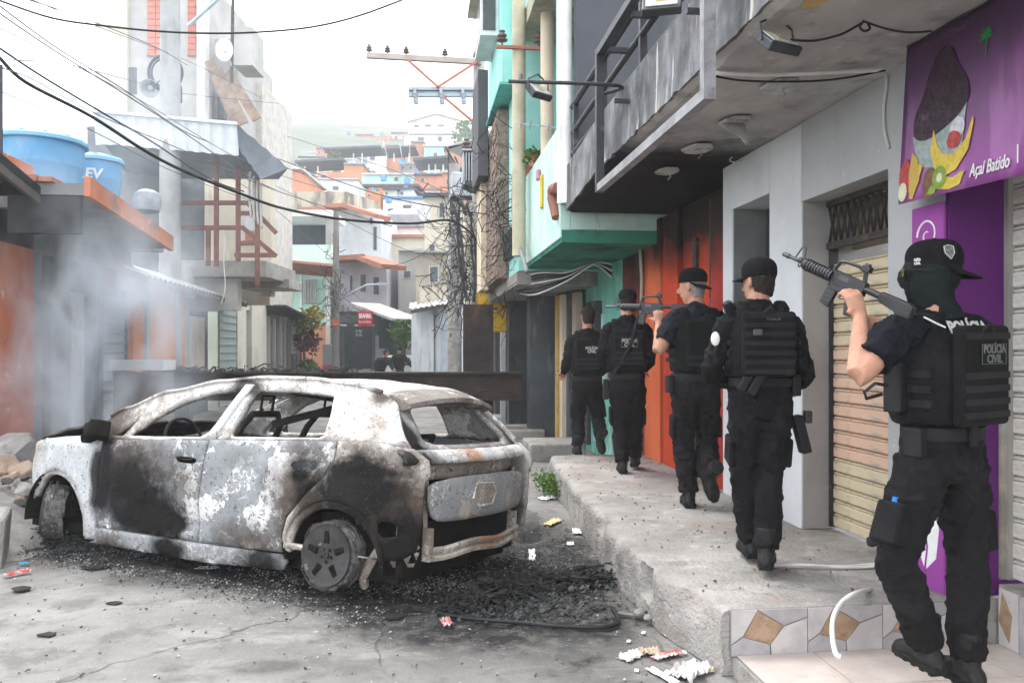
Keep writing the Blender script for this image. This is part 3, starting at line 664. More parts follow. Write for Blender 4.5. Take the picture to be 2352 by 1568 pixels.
for dy in (0, .65): MB().lathe((1.66, c.y+dy, 4.10), [(.06, 0), (.085, .0), (.10, .14), (.11, .16), (.09, .16)], 12).build('pot', M('clay', (.35, .15, .09)), pot, smooth=True)
MB().obox(aX(1244, 440, 1.585), .03, .12, .42, (0, 0, 0)).build('yellow_bag', yb, pot, bevel=.012); MB().obox(aX(1236, 402, 1.57), .05, .12, .14).build('pink_bag', pk, pot, bevel=.02)
tag(MB().tube([aX(1282, 430, 1.58), aX(1272, 436, 1.57), aX(1270, 455, 1.56), aX(1277, 500, 1.57)], [.06, .075, .07, .05], 10).build('rolled_bundle', M('red_brown_bundle', (.28, .12, .09), (.2, .09, .07), 5, .7, .3), smooth=True), 'reddish brown bundle hung at the corner of the balcony', 'bundle')
# turquoise house with projecting upper room
turq = M('turquoise_wall', (.33, .66, .60), (.28, .60, .55), 1.5, .75, .1, 30, layers=[((.62, .76, .72), 3, (1, 1, .5), .56, .7, .5)])
tq = thing('turquoise_house', 'tall turquoise house with projecting upper room and window bay', 'house', (1.5, 13, 0))
MB().box(1.52, 3.6, 12.03, 13.3, 2.75, 9.5).build('wall', turq, tq)
MB().box(1.30, 2.6, 12.3, 14.6, 5.62, 9.6).build('upper_room', turq, tq)
MB().box(1.26, 2.6, 12.26, 14.64, 5.575, 5.615).build('soffit', M('teal_trim', (.14, .45, .40), rough=.7), tq)
wb = MB().box(1.02, 1.30, 12.9, 14.1, 6.55, 7.35).build('window_bay', M('white_frame', (.75, .76, .76), rough=.5), tq)
gl = M('dark_glass', (.10, .12, .12), (.07, .08, .08), 3, .15, 0)
for k in range(2): MB().box(1.012, 1.02, 12.98+.55*k, 13.47+.55*k, 6.63, 7.28).build('pane', gl, wb); 
MB().box(1.06, 1.26, 12.885, 12.90, 6.63, 7.28).build('pane', gl, wb)
MB().box(.90, 1.35, 12.7, 14.3, 7.36, 7.45).build('eave', M('bay_eave', (.55, .52, .4), rough=.8), tq)
ch = MB().box(1.12, 1.30, 14.65, 16.2, 4.7, 6.6).build('dark_louvre', M('charcoal_sheet', (.10, .10, .11), rough=.7, bump=.1), tq)
for k in range(6): MB().box(1.40, 1.515, 12.05+.2*k, 12.09+.2*k, 3.0, 3.4).build('bracket', steel_d, tq)
# cream and brick house
cb = thing('brick_house', 'narrow cream house with rough brown brick side beyond the turquoise house', 'house', (1.4, 15, 0))
brickw = M('rough_brick_mass', (.25, .19, .155), (.16, .12, .10), 9, .95, .4, 20, layers=[((.4, .34, .28), 8, (1, 1, 3), .57, .66, .7)])
MB().box(1.34, 3.6, 13.31, 16.8, 2.75, 5.5).build('wall', brickw, cb)
for r_ in range(22):
    for j in range(8):
        y0 = 13.33+.25*j+(.12 if r_ % 2 else 0)
        MB().box(1.31+random.uniform(0, .02), 1.34, y0, y0+.235, 2.8+.12*r_, 2.8+.12*r_+.10).build('brick', brickw, cb)
MB().box(1.22, 1.36, 15.3, 16.3, 2.7, 5.6).build('corner_pilaster', M('cream_pilaster', (.68, .58, .42), rough=.8), cb)
MB().box(1.50, 3.6, 12.05, 17.0, 2.55, 2.74).build('slab', concrete, cb)
# dark shop below
ds = thing('dark_shop_row', 'row of dark closed shop doors and pillars beyond the teal house', 'shops', (2.2, 15, 0))
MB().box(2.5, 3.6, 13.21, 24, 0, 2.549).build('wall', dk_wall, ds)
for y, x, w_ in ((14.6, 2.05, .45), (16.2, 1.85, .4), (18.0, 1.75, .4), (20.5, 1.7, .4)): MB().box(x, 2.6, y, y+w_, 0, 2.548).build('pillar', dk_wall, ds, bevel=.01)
for k, y in enumerate((15.2, 16.9, 18.8)):
    d_ = MB().box(2.44, 2.499, y, y+.9, .1, 2.3).build('door', M('green_black_door', (.05, .085, .085), (.035, .06, .06), 4, .6, .2), ds)
    for q in range(5): MB().box(2.425, 2.44, y+.05+.17*q, y+.14+.17*q, .15, 2.25).build('plank', M('green_black_door', (.05, .085, .085)), d_)
# yellow timber and cream frame of the doorway
yf = thing('yellow_doorway', 'yellow timber post and cream door jamb beside the dark shops', 'doorway', (2.4, 13.8, 0))
MB().box(2.38, 2.52, 13.72, 13.86, 0, 2.5).build('post', M('yellow_wood', (.50, .34, .10), (.4, .27, .09), 5, .7, .2, 30, layers=[((.12, .08, .05), 5, (1, 1, .2), .6, .68, .7)]), yf, bevel=.005)
MB().box(2.43, 2.53, 13.45, 13.70, 0, 2.5).build('jamb', cream_w, yf); MB().box(2.55, 2.66, 12.9, 13.4, 0, 2.5).build('jamb', M('pinkish_jamb', (.45, .36, .30), rough=.8), yf)
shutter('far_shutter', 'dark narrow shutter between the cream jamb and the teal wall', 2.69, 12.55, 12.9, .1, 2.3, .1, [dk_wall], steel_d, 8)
# cable bundle under the green soffit
for k in range(7):
    pts = [V((1.5+.03*k, 13.2, 2.62-.02*k)), V((1.75, 11.9, 2.70-.05*k+.03*math.sin(k))), V((2.1, 11.3, 2.66-.02*k)), V((2.4, 10.9, 2.74)), V((2.62, 10.75, 2.55+.03*k))]
    cable('soffit_cable', pts, .012, wire_b if k % 3 else wire_w, 'one of the drooping cables bunched under the green soffit', 'cable', 'cables under the green soffit')
mt = thing('electric_meter', 'dark electricity meter box on the teal wall below the cables', 'meter', (2.66, 11.2, 1.9))
MB().box(2.60, 2.72, 11.75, 12.05, 1.75, 2.3).build('box', steel_d, mt, bevel=.01); MB().box(2.59, 2.60, 11.8, 12.0, 2.0, 2.2).build('window', gl, mt)

# ================================================================ UTILITY POLES, TRANSFORMER, TANGLE
pole_m = M('pole_concrete', (.46, .44, .42), (.36, .345, .33), 3, .9, .2, 30, layers=[((.2, .19, .18), 3, (1, 1, .3), .56, .7, .5)])
def pole(name, label, x, y, r0, r1, h, mat=pole_m):
    t = thing(name, label, 'utility pole', (x, y, 0), None)
    MB().tube([(x, y, -.1), (x, y, h*.5), (x, y, h)], [r0, (r0+r1)/2, r1], 16).build('shaft', mat, t, smooth=True); return t
pA = pole('utility_pole', 'utility pole carrying the cross-arms and transformer behind the cream house', 1.50, 19.4, .19, .13, 10.2)
def insul(mb, x, y, z, s=1.):
    mb.lathe((x, y, z), [(.015*s, 0), (.02*s, .05*s), (.085*s, .07*s), (.09*s, .09*s), (.04*s, .11*s), (.075*s, .14*s), (.075*s, .16*s), (.035*s, .19*s), (.05*s, .22*s), (.0, .25*s)], 10)
woodm = M('crossarm_wood', (.42, .36, .33), (.34, .29, .27), 3, .8, .2, 30); ironr = M('red_lead_iron', (.45, .17, .12), (.36, .13, .09), 4, .7, .15, 30); gal = M('galvanised', (.36, .40, .45), (.30, .34, .38), 6, .5, .1, 40, .4)
yA_ = 19.2
L, Rr = aY(842, 128, yA_), aY(1105, 143, yA_)
MB().beam(L, Rr, .11, .12).build('crossarm', woodm, pA)
for px in (848, 890, 933, 1022, 1093): mb = MB(); q = aY(px, 128+(px-842)*.055, yA_); insul(mb, q.x, q.y, q.z+.05, .9); mb.build('insulator', M('porcelain_brown', (.16, .12, .11), rough=.3, bump=0), pA, smooth=True)
l2, r2 = aY(938, 212, yA_), aY(1108, 212, yA_)
for dz in (-.075, .075): MB().beam(l2+V((0, 0, dz)), r2+V((0, 0, dz)), .1, .07).build('lower_crossarm', gal, pA)
MB().beam(l2+V((0, .03, 0)), r2+V((0, .03, 0)), .03, .1).build('lower_crossarm', gal, pA)
for px in (952, 1012, 1062):
    a = aY(px, 202, yA_-.1); b_ = aY(px+4, 240, yA_-.1)
    MB().tube([a, a.lerp(b_, .3), a.lerp(b_, .35), a.lerp(b_, .5), a.lerp(b_, .55), a.lerp(b_, .7), a.lerp(b_, .75), b_], [.04, .04, .07, .05, .07, .05, .07, .05], 8).build('fuse_cutout', gal, pA, smooth=True)
for (q0, q1) in (((935, 137), (1006, 200)), ((1006, 200), (1102, 138)), ((1018, 222), (1110, 300))): MB().beam(aY(*q0, yA_-.08), aY(*q1, yA_-.08), .05, .05).build('brace', ironr, pA)
tf = thing('transformer', 'grey finned pole transformer in front of the cream house', 'transformer', aY(1093, 425, 18.6))
c = aY(1094, 388, 18.6); tgrey = M('transformer_paint', (.40, .42, .44), (.33, .35, .37), 4, .5, .1, 30, .1)
MB().lathe(c+V((0, .15, -.36)), [(.24, 0), (.27, .02), (.27, .72), (.24, .75)], 20).build('tank', tgrey, tf, smooth=True)
for k in range(11): MB().box(c.x-.32+.062*k, c.x-.295+.062*k, c.y-.28, c.y+.1, c.z-.33, c.z+.31).build('fin', tgrey, tf, bevel=.008, seg=1)
MB().box(c.x-.34, c.x+.34, c.y-.3, c.y+.3, c.z+.34, c.z+.38).build('lid', tgrey, tf, bevel=.01)
for k in range(3): mb = MB(); insul(mb, c.x-.22+.22*k, c.y, c.z+.38, 1.3); mb.build('bushing', M('porcelain_brown', (.16, .12, .11)), tf, smooth=True)
MB().beam(c+V((-.3, .1, -.40)), V((1.5, 19.4, c.z-.4)), .08, .08).build('bracket', steel_d, tf)
c2 = aY(1062, 425, 20.2); tf2 = thing('transformer', 'pale grey rectangular cabinet below and left of the finned transformer', 'transformer', c2)
MB().box(c2.x-.28, c2.x+.25, c2.y-.2, c2.y+.25, c2.z-.3, c2.z+.28).build('tank', M('pale_grey_paint', (.55, .57, .60), rough=.5), tf2, bevel=.03)
MB().box(c2.x-.3, c2.x+.35, c2.y-.1, c2.y+.1, c2.z-.36, c2.z-.3).build('bracket', steel_d, tf2)
pB = pole('utility_pole', 'blotchy concrete pole wrapped in a tangle of wires left of the steel plate', aY(1044, 800, 20.5).x, 20.5, .19, .14, 6.2, M('blotchy_pole', (.40, .39, .37), (.25, .24, .23), 4, .9, .3, 30, layers=[((.05, .05, .05), 3.5, (1, 1, .6), .58, .62, .9)]))
# tangled wire masses round the poles
def tangle(label, c, n, rx, rz, seed, r=.008, drop=.5):
    g = random.Random(seed); mb = MB()
    for i in range(n):
        p = V(c)+V((g.gauss(0, rx), g.gauss(0, .25), g.gauss(0, rz))); pts = [p]
        d = V((g.gauss(0, 1), g.gauss(0, .4), g.gauss(-drop, 1)))
        for k in range(7):
            d = d*.6+V((g.gauss(0, .8), g.gauss(0, .3), g.gauss(-drop*.4, .9))); p = p+d.normalized()*g.uniform(.08, .28); pts.append(p)
        mb.tube(pts, r*g.uniform(.5, 1.4), 4, cap=False)
    o = mb.build('wire_tangle', wire_b, fix=False); tag(o, label, 'wires', None, 'stuff')
tangle('black wire tangle hanging round the poles beside the cream house', aY(1075, 560, 19.3), 120, .38, .75, 3, .009)
tangle('lower wire tangle hanging above the steel plate', aY(1085, 640, 19.0), 70, .35, .4, 4, .008)
tangle('wire tangle fixed to the turquoise wall corner', aY(1180, 480, 12.4), 60, .16, .6, 5, .006)
for k in range(5):
    a = aY(1040+16*k, 470, 19.2+.2*k); cable('hanging_cable_loop', bezier(a, aY(1060+14*k, 690, 18.8), -.1, 10, V((.12*(-1)**k, 0, 0))), .035-.004*k, M('dusty_black', (.06, .06, .06), rough=.8), 'thick dusty cable loop, %s from the left beside the concrete pole' % ('first', 'second', 'third', 'fourth', 'fifth')[k], 'cable', 'thick cable loops on the pole')
cable('riser_conduit', [aX(1196, 170, 1.46), aX(1188, 300, 1.46), aX(1180, 420, 1.46), aX(1182, 520, 1.46), aX(1204, 600, 1.46), aX(1210, 625, 1.46)], .03, M('grey_conduit', (.22, .22, .23), rough=.6), 'grey conduit climbing the turquoise wall', 'conduit', n=8)
# small pole with insulators in front of the teal house
p2 = thing('service_pole', 'slim yellowish concrete service pole before the teal house', 'utility pole', (1.42, 11.4, 2.8))
MB().tube([(1.45, 11.45, 2.9), (1.45, 11.45, 8.5)], .095, 12).build('shaft', M('yellow_concrete_pole', (.5, .46, .34), rough=.9, bump=.2), p2, smooth=True)
MB().box(1.12, 1.85, 11.33, 11.38, 5.78, 5.82).build('crossarm', ironr, p2)
for x in (1.2, 1.72): mb = MB(); insul(mb, x, 11.35, 5.82, .9); mb.build('insulator', M('porcelain_brown', (.16, .12, .11)), p2, smooth=True)
ant = thing('tv_antenna', 'small white grid antenna on the service pole', 'antenna', (1.5, 10.9, 4.9))
MB().beam((1.35, 10.9, 4.62), (2.05, 10.7, 4.5), .015, .015).build('boom', gal, ant)
for k in range(6): MB().beam((1.4+.12*k, 10.75-.03*k, 4.62-.02*k), (1.42+.12*k, 11.05-.03*k, 4.60-.02*k), .01, .01).build('element', gal, ant)

# ================================================================ STEEL BARRICADE, SIGN
rust_beam = M('rusted_steel', (.055, .036, .028), (.03, .022, .02), 3, .75, .3, 40, .25, .4, layers=[((.15, .06, .03), 5, (1, 1, .5), .58, .7, .7), ((.012, .012, .012), 2, (1, 1, 1), .5, .7, .6)])
bd = 15.1
def ibeam(mb, p0, p1, h, w, t=.035):
    up = V((0, 0, 1)); mb.beam(p0, p1, .03, h-2*t)
    for s in (-1, 1): mb.beam(V(p0)+up*s*(h/2-t/2), V(p1)+up*s*(h/2-t/2), w, t)
ba = thing('steel_barricade', 'rusty steel beam barricade on a wide upright post across the street', 'barricade', aZ(1100, 990, 0))
pL, pR = aD(282, 886, bd+.25), aD(1200, 886, bd)
mb = MB(); ibeam(mb, pL, pR, .52, .40); mb.build('cross_beam', rust_beam, ba)
u0, u1 = aD(1066, 800, bd+.35), aD(1130, 800, bd+.3)
mb = MB()
for s in (u0, u1): mb.beam((s.x, s.y, -.05), (s.x, s.y, aD(1100, 698, bd+.3).z), .035, .22, (0, 1, 0))
mb.beam(((u0.x+u1.x)/2, u0.y, -.05), ((u0.x+u1.x)/2, u0.y, aD(1100, 698.5, bd+.3).z), .50, .03, (0, 1, 0))
mb.beam(((u0.x+u1.x)/2, u0.y-.12, -.05), ((u0.x+u1.x)/2, u0.y-.12, aD(1100, 699, bd+.3).z-.002), .53, .025, (0, 1, 0)); mb.build('upright_post', rust_beam, ba)
for px, py in ((1100, 872), (1104, 895)): MB().obox(aD(px, py, bd-.24), .16, .03, .035).build('bolt_plate', rust_beam, ba)
for px in (420, 640): q = aD(px, 900, bd+.3); MB().beam((q.x, q.y, -.05), (q.x, q.y, .62), .3, .25, (0, 1, 0)).build('leg', rust_beam, ba)
g = random.Random(11); mb = MB()
for i in range(150):
    t_ = g.random()**1.4; q = pL.lerp(pR, .03+.55*t_)+V((g.uniform(-.1, .1), g.uniform(-.18, .18), .265)); pts = [q]
    for k in range(4): q = q+V((g.gauss(0, .07), g.gauss(0, .05), abs(g.gauss(0, .035))*(1 if k < 2 else -1))); pts.append(q)
    mb.tube(pts, g.uniform(.006, .02), 4)
tag(mb.build('charred_debris', M('char', (.035, .034, .033), (.10, .095, .09), 12, .9, .5, 30), fix=False), 'charred rags and wire lying along the top of the steel beam', 'debris', None, 'stuff')
sg = thing('yellow_road_sign', 'yellow rectangular road sign with a diamond outline and scrawled graffiti on a white post', 'road sign', aZ(1150, 955, 0))
sd = 17.0; a, b_ = aD(1095, 665, sd), aD(1165, 762, sd); sxd = (aD(1165, 700, sd)-aD(1095, 700, sd)).normalized(); cen = (a+b_)/2; sw = (V((b_.x, b_.y, 0))-V((a.x, a.y, 0))).length; sh = a.z-b_.z
rot = Matrix((sxd, V((-sxd.y, sxd.x, 0)), V((0, 0, 1)))).transposed()
MB().obox(cen, sw, .012, sh, rot).build('panel', M('sign_yellow', (.62, .40, .03), (.55, .34, .03), 3, .5, .05, 30, layers=[((.3, .2, .04), 5, (1, 1, 1), .62, .7, .5)]), sg, bevel=.004)
ink = M('sign_ink', (.10, .075, .02), rough=.6, bump=0); nrm = rot@V((0, -1, 0)); up = V((0, 0, 1))
dm = [cen+nrm*.009+sxd*(x*sw*.40)+up*(z*sh*.30+.06) for x, z in ((0, 1), (1, 0), (0, -1), (-1, 0))]
MB().tube(dm, .009, 4, closed=True).build('diamond_outline', ink, sg)
bo = [cen+nrm*.009+sxd*(x*sw*.47)+up*(z*sh*.48) for x, z in ((-1, 1), (1, 1), (1, -1), (-1, -1))]
MB().tube(bo, .005, 4, closed=True).build('border', ink, sg)
MB().obox(cen+nrm*.009+sxd*.06+up*.04, .12, .004, .05, rot).build('symbol', ink, sg)
lettering('GRATIDÃO', .07, cen+nrm*.008+up*(sh*.42), sxd, up, ink, sg, depth=.001, width=.36)
q = aD(1155, 800, sd+.05); MB().beam((q.x, q.y, -.02), (q.x, q.y, a.z+.07), .11, .06, (0, 1, 0)).build('post', M('white_post', (.72, .73, .74), rough=.6), sg)
# ================================================================ LEFT SIDE
LX = -5.0
l_org = M('left_orange_paint', (.52, .17, .09), (.44, .14, .075), 1.5, .8, .12, 30, layers=[((.6, .45, .38), 7, (1, 1, 1), .64, .68, .7), ((.2, .1, .08), 2, (1, 1, .5), .55, .7, .4)])
l_org2 = M('left_bright_orange', (.56, .19, .06), (.5, .16, .05), 1.5, .8, .1, 30)
l_grey = M('left_grey_wall', (.26, .28, .28), (.2, .215, .22), 1.4, .85, .15, 30, layers=[((.1, .1, .1), 3, (1, 1, .3), .54, .7, .5)])
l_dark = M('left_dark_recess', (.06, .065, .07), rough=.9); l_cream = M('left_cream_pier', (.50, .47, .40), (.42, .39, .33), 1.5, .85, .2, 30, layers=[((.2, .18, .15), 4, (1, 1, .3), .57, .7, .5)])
l_green = M('left_green_shutter', (.27, .33, .31), (.22, .27, .25), 2, .7, .1, 30); l_ply = M('plywood', (.45, .38, .30), (.36, .30, .23), 3, .85, .2, 30, bstretch=(6, 6, 1)); l_pink = M('maroon_sheet', (.30, .12, .13), (.22, .085, .095), 3, .7, .15, 20)
ls = thing('orange_shop', 'smoke-veiled shop row with orange piers on the left of the street', 'shops', (LX, 14, 0))
def seg(name, pl, prt, mat, rec, z1, parent=ls, z0=0., thick=.5, bevel=0.):
    X = LX-rec; y0, y1 = YX(pl, LX), YX(prt, LX)
    return MB().box(X-thick, X, y0, y1-.003, z0, z1).build(name, mat, parent, bevel=bevel)
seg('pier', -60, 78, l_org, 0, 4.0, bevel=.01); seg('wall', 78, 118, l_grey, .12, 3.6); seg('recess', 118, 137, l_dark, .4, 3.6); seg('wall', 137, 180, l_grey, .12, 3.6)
seg('doorway', 180, 250, M('left_slate', (.14, .155, .165), (.10, .11, .12), 2, .8, .1), .2, 3.5); seg('pale_door', 184, 214, M('pale_door', (.45, .44, .42), (.38, .36, .34), 4, .8, .15, 30, layers=[((.7, .7, .7), 14, (1, 1, .5), .6, .64, .7)]), .13, 2.45, thick=.06)
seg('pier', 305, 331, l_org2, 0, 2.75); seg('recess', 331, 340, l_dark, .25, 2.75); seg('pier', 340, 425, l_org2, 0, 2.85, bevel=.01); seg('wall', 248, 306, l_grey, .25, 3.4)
MB().box(LX+.005, LX+.05, YX(331, LX), YX(338, LX), .1, 2.7).build('drainpipe', l_grey, ls)
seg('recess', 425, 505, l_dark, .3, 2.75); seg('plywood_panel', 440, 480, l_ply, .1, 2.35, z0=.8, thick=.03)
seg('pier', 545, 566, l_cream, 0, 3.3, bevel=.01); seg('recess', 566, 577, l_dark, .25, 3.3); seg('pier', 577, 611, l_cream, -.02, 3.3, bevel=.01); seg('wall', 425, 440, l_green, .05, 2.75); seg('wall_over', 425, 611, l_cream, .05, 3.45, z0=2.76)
y0, y1 = YX(250, LX), YX(304, LX); shutter('left_shutter', 'dull grey shutter half hidden by smoke beside the orange pier', LX-.12, y0, y1, .1, 2.6, .16, [l_grey], steel_d, 12).rotation_euler = (0, 0, 0)
y0, y1 = YX(505, LX), YX(545, LX); shutter('left_shutter', 'grey green shutter beside the cream piers on the left', LX-.02, y0, y1, .1, 2.9, .2, [l_green], l_cream, 13)
# canopy
cn = thing('orange_canopy', 'concrete canopy with faded orange fascia sloping above the left shop', 'canopy', (-4.4, 12, 3.4))
def slope(mb, x0, x1, y0, y1, za, zb, t):
    mb.add([(x0, y0, za), (x1, y0, za), (x1, y1, zb), (x0, y1, zb), (x0, y0, za+t), (x1, y0, za+t), (x1, y1, zb+t), (x0, y1, zb+t)], [(0,3,2,1),(4,5,6,7),(0,1,5,4),(1,2,6,5),(2,3,7,6),(3,0,4,7)]); return mb
slope(MB(), -4.75, -3.85, 10.15, 13.4, 3.40, 3.16, .14).build('slab', M('smoky_concrete', (.24, .24, .24), (.16, .165, .17), 1.6, .9, .2, 30), cn)
slope(MB(), -3.85, -3.78, 10.10, 13.43, 3.38, 3.13, .23).build('fascia', M('fascia_orange', (.54, .22, .12), (.46, .17, .10), 1.6, .8, .2, 30, layers=[((.22, .2, .19), 2.5, (1, 1, 1), .5, .64, .8), ((.55, .42, .36), 4, (1, 1, 1), .6, .68, .6)]), cn)
for k in range(3): MB().box(-4.7+.17*k, -4.545+.17*k, 10.1, 10.4, 3.545, 3.60+.02*(k % 2)).build('brick', M('hollow_brick_red', (.42, .2, .13), (.33, .15, .1), 6, .9, .3), cn)
MB().box(-4.72, -3.92, 10.16, 10.26, 2.95, 3.39).build('shade_board', M('shade_smoke_dark', (.07, .075, .08), (.05, .052, .055), 2, .85, .2), cn)  # added dark board paints the deep shade and smoke under the canopy
dc = thing('dark_eave', 'dark corrugated eave sticking out at the upper left edge', 'eave', (-4.8, 9.5, 3.9))
slope(MB(), -6.5, -4.35, 7.2, 10.2, 3.95, 3.38, .10).build('sheet', M('black_sheet', (.03, .03, .032), rough=.8), dc)
MB().beam((-4.38, 7.2, 3.92), (-4.38, 10.2, 3.35), .05, .14).build('edge_beam', M('grey_timber', (.12, .11, .10), rough=.9), dc)
tag(MB().cyl(aD(2, 420, 9.), aD(2, 150, 9.), .02, .02, 8).build('mast', steel_d), 'thin dark mast rising at the left edge above the eave', 'mast')
# roof the tanks stand on
MB().box(-8, -4.45, 10.5, 15.2, 3.3, 3.56).build('roof_slab', l_grey, ls)
MB().box(-8, -5.0, 10.4, 15.2, 2.9, 3.3).build('roof_beam', l_grey, ls)
blue1 = M('tank_blue', (.13, .33, .55), (.11, .28, .48), 1.5, .45, .05, 20, layers=[((.3, .42, .52), 2.5, (1, 1, .4), .55, .7, .4)]); blue2 = M('tank_blue_lid', (.22, .45, .66), (.17, .38, .58), 1.5, .45, .05, 20)
def tank(label, c, r, h, ribs):
    t = thing('water_tank', label, 'water tank', c)
    MB().lathe(c, [(r*.82, 0), (r*.84, .02), (r*.93, h*.6), (r*.95, h*.62), (r*.955, h*.66), (r*.97, h*.92), (r*1.0, h*.93), (r*1.0, h)], 40).build('barrel', blue1, t, smooth=True)
    mb = MB().lathe(c+V((0, 0, h*.93)), [(r*1.02, 0), (r*1.06, .01), (r*1.06, .06), (r*1.0, .085), (r*.6, .14), (r*.2, .165), (0, .17)], 40); l_ = mb.build('lid', blue2, t, smooth=True)
    for k in range(ribs): a = 2*math.pi*k/ribs; MB().beam(c+V((r*.3*math.cos(a), r*.3*math.sin(a), h*.93+.155)), c+V((r*.98*math.cos(a), r*.98*math.sin(a), h*.93+.09)), .06, .03).build('lid_rib', blue2, l_)
    return t
c1 = aD(92, 345, 12.3); tank('large pale blue water tank on the roof at the upper left', V((c1.x, c1.y, 3.60)), .62, 1.12, 12)
c2 = aD(222, 372, 13.7); tk = tank('smaller blue water tank with white lettering behind the large one', V((c2.x, c2.y, 3.80)), .40, .95, 10); MB().box(c2.x-.5, c2.x+.5, c2.y-.4, c2.y+.5, 3.56, 3.80).build('tank_plinth', l_grey, ls)
wl = M('white_lettering', (.8, .8, .82), rough=.5, bump=0)
nrm = V((-c2.x, -c2.y, 0)).normalized(); sx = V((-nrm.y, nrm.x, 0))
for ch, px in (('T', 173), ('L', 188), ('E', 205), ('V', 222)):
    q = aD(px, 398, 13.7-.40); a = max(-.9, min(.9, (px-222)/53.)); ang = math.asin(a*.95); nn = (nrm*math.cos(ang)+sx*math.sin(ang)); xx = V((-nn.y, nn.x, 0))
    lettering(ch, .23, V((c2.x, c2.y, q.z))+nn*.388, xx, V((0, 0, 1)), wl, tk, bold=.008, depth=.002, shear=.12)
bag = tag(MB().lathe(aD(338, 475, 13.6)+V((0, 0, -.12)), [(.06, 0), (.2, .05), (.23, .2), (.2, .34), (.1, .4), (0, .42)], 14).build('covered_bundle', M('grey_plastic_sheet', (.4, .42, .45), (.3, .32, .35), 5, .5, .6, 12), smooth=True), 'grey plastic covered bundle behind the orange canopy', 'bundle')
# maroon awning
aw = thing('maroon_awning', 'maroon corrugated awning sheet hanging under the orange canopy', 'awning', (-4.6, 14.5, 2.8))
mb = MB(); a0, a1 = YX(246, -4.55), YX(345, -4.55); n = 60; vs_ = []
for i in range(n+1):
    y = a0+(a1-a0)*i/n; wv = .018*math.sin(i*math.pi/1.5)
    vs_ += [(-4.98+wv, y, 3.18), (-4.62+wv, y, 2.80), (-4.56+wv, y, 2.52+.02*(i % 2))]
fs = []
for i in range(n):
    for j in range(2): q = i*3+j; fs.append((q, q+1, q+4, q+3))
mb.add(vs_, fs); mb.build('sheet', l_pink, aw, smooth=False, solid=.006, fix=False)
MB().beam((-4.6, a0, 2.79), (-4.6, a1, 2.79), .03, .03).build('batten', steel_d, aw)
# low corrugated roof
lr = thing('low_tin_roof', 'low pale corrugated tin roof in front of the concrete pole', 'roof', (-4.6, 20, 2.8))
b0, b1 = YX(338, -4.4), YX(566, -4.4); mb = MB(); n = 110; vs_ = []; fs = []
for i in range(n+1):
    y = b0+(b1-b0)*i/n; z = .025*math.sin(i*math.pi/2)
    vs_ += [(-5.3, y, 3.15+z), (-4.38, y, 2.80+z)]
for i in range(n): fs.append((2*i, 2*i+1, 2*i+3, 2*i+2))
mb.add(vs_, fs); mb.build('sheet', M('tin_roof', (.5, .5, .49), (.36, .34, .32), 2, .6, .2, 20, .2, layers=[((.25, .15, .1), 4, (1, 1, 1), .55, .66, .6)]), lr, smooth='all', solid=.008, fix=False)
MB().beam((-4.40, b0, 2.73), (-4.40, b1, 2.73), .05, .09).build('edge_beam', M('grey_timber', (.12, .11, .10)), lr)
# counter
ct = thing('white_counter', 'white trimmed counter in front of the orange wall behind the car', 'counter', aD(330, 900, 13.2)); q0, q1 = aD(268, 838, 13.2), aD(389, 838, 13.2)
MB().beam(q0, q1, .5, .16).build('top', M('white_formica', (.65, .64, .63), rough=.6, bump=.1), ct); MB().beam(V((q0.x+.03, q0.y+.05, .6)), V((q1.x-.03, q1.y+.05, .6)), .42, 1.22).build('base', M('counter_base', (.16, .12, .12), rough=.8), ct)
# ---- concrete pole with coil and horn
px_, py_ = -5.15, aX(391, 600, -5.15).y
pc = pole('utility_pole', 'pale concrete pole with a cable coil and horn speaker on the left', px_, py_, .235, .19, 11.5, M('pale_pole', (.36, .355, .35), (.28, .275, .27), 2.5, .85, .2, 20, layers=[((.14, .14, .135), 3, (1, 1, .3), .54, .68, .6)]))
dp = math.hypot(px_, py_)
co_ = thing('cable_coil', 'coil of dark cable hung high on the pale concrete pole', 'cable coil', aD(380, 170, dp-.4)); g = random.Random(2)
ux = (aD(480, 170, dp)-aD(380, 170, dp)).normalized(); mb = MB()
for k in range(9):
    cc = aD(380, 168, dp-.38)+V((0, -.012*k, 0)); rr = .34+g.uniform(-.05, .06)
    mb.tube([cc+ux*(rr*math.cos(a))+V((0, 0, rr*math.sin(a)*1.05)) for a in [2*math.pi*i/28 for i in range(28)]], .016, 5, closed=True)
mb.build('winding', M('blue_black_cable', (.06, .07, .09), rough=.6), co_, fix=False)
MB().tube([aD(408, 180, dp-.4), aD(416, 205, dp-.42), aD(416, 235, dp-.42), aD(408, 240, dp-.4), aD(404, 200, dp-.38)], .03, 6).build('tail', M('blue_black_cable', (.06, .07, .09)), co_, smooth=True)
hn = thing('horn_speaker', 'grey horn loudspeaker pointing down from the pale pole', 'loudspeaker', aD(343, 203, dp-.3)); hc = aD(343, 203, dp-.45); fw = (V((0, 0, CAMH))-hc).normalized(); fw = (fw+V((-.15, 0, -.1))).normalized()
hm = M('horn_grey', (.40, .42, .42), (.33, .35, .35), 4, .5, .1); prof = [(.05, -.30), (.06, -.25), (.09, -.12), (.15, -.03), (.20, 0), (.205, .0), (.195, -.005), (.14, -.045), (.08, -.13), (.045, -.2)]
q = fw.to_track_quat('Z', 'Y').to_matrix(); mb = MB(); n = 24; vs_ = []; fs = []
for r_, z_ in prof:
    for j in range(n): a = 2*math.pi*j/n; vs_.append(hc+q@V((r_*math.cos(a), r_*math.sin(a), z_)))
for i in range(len(prof)-1):
    for j in range(n): fs.append((i*n+j, i*n+(j+1) % n, (i+1)*n+(j+1) % n, (i+1)*n+j))
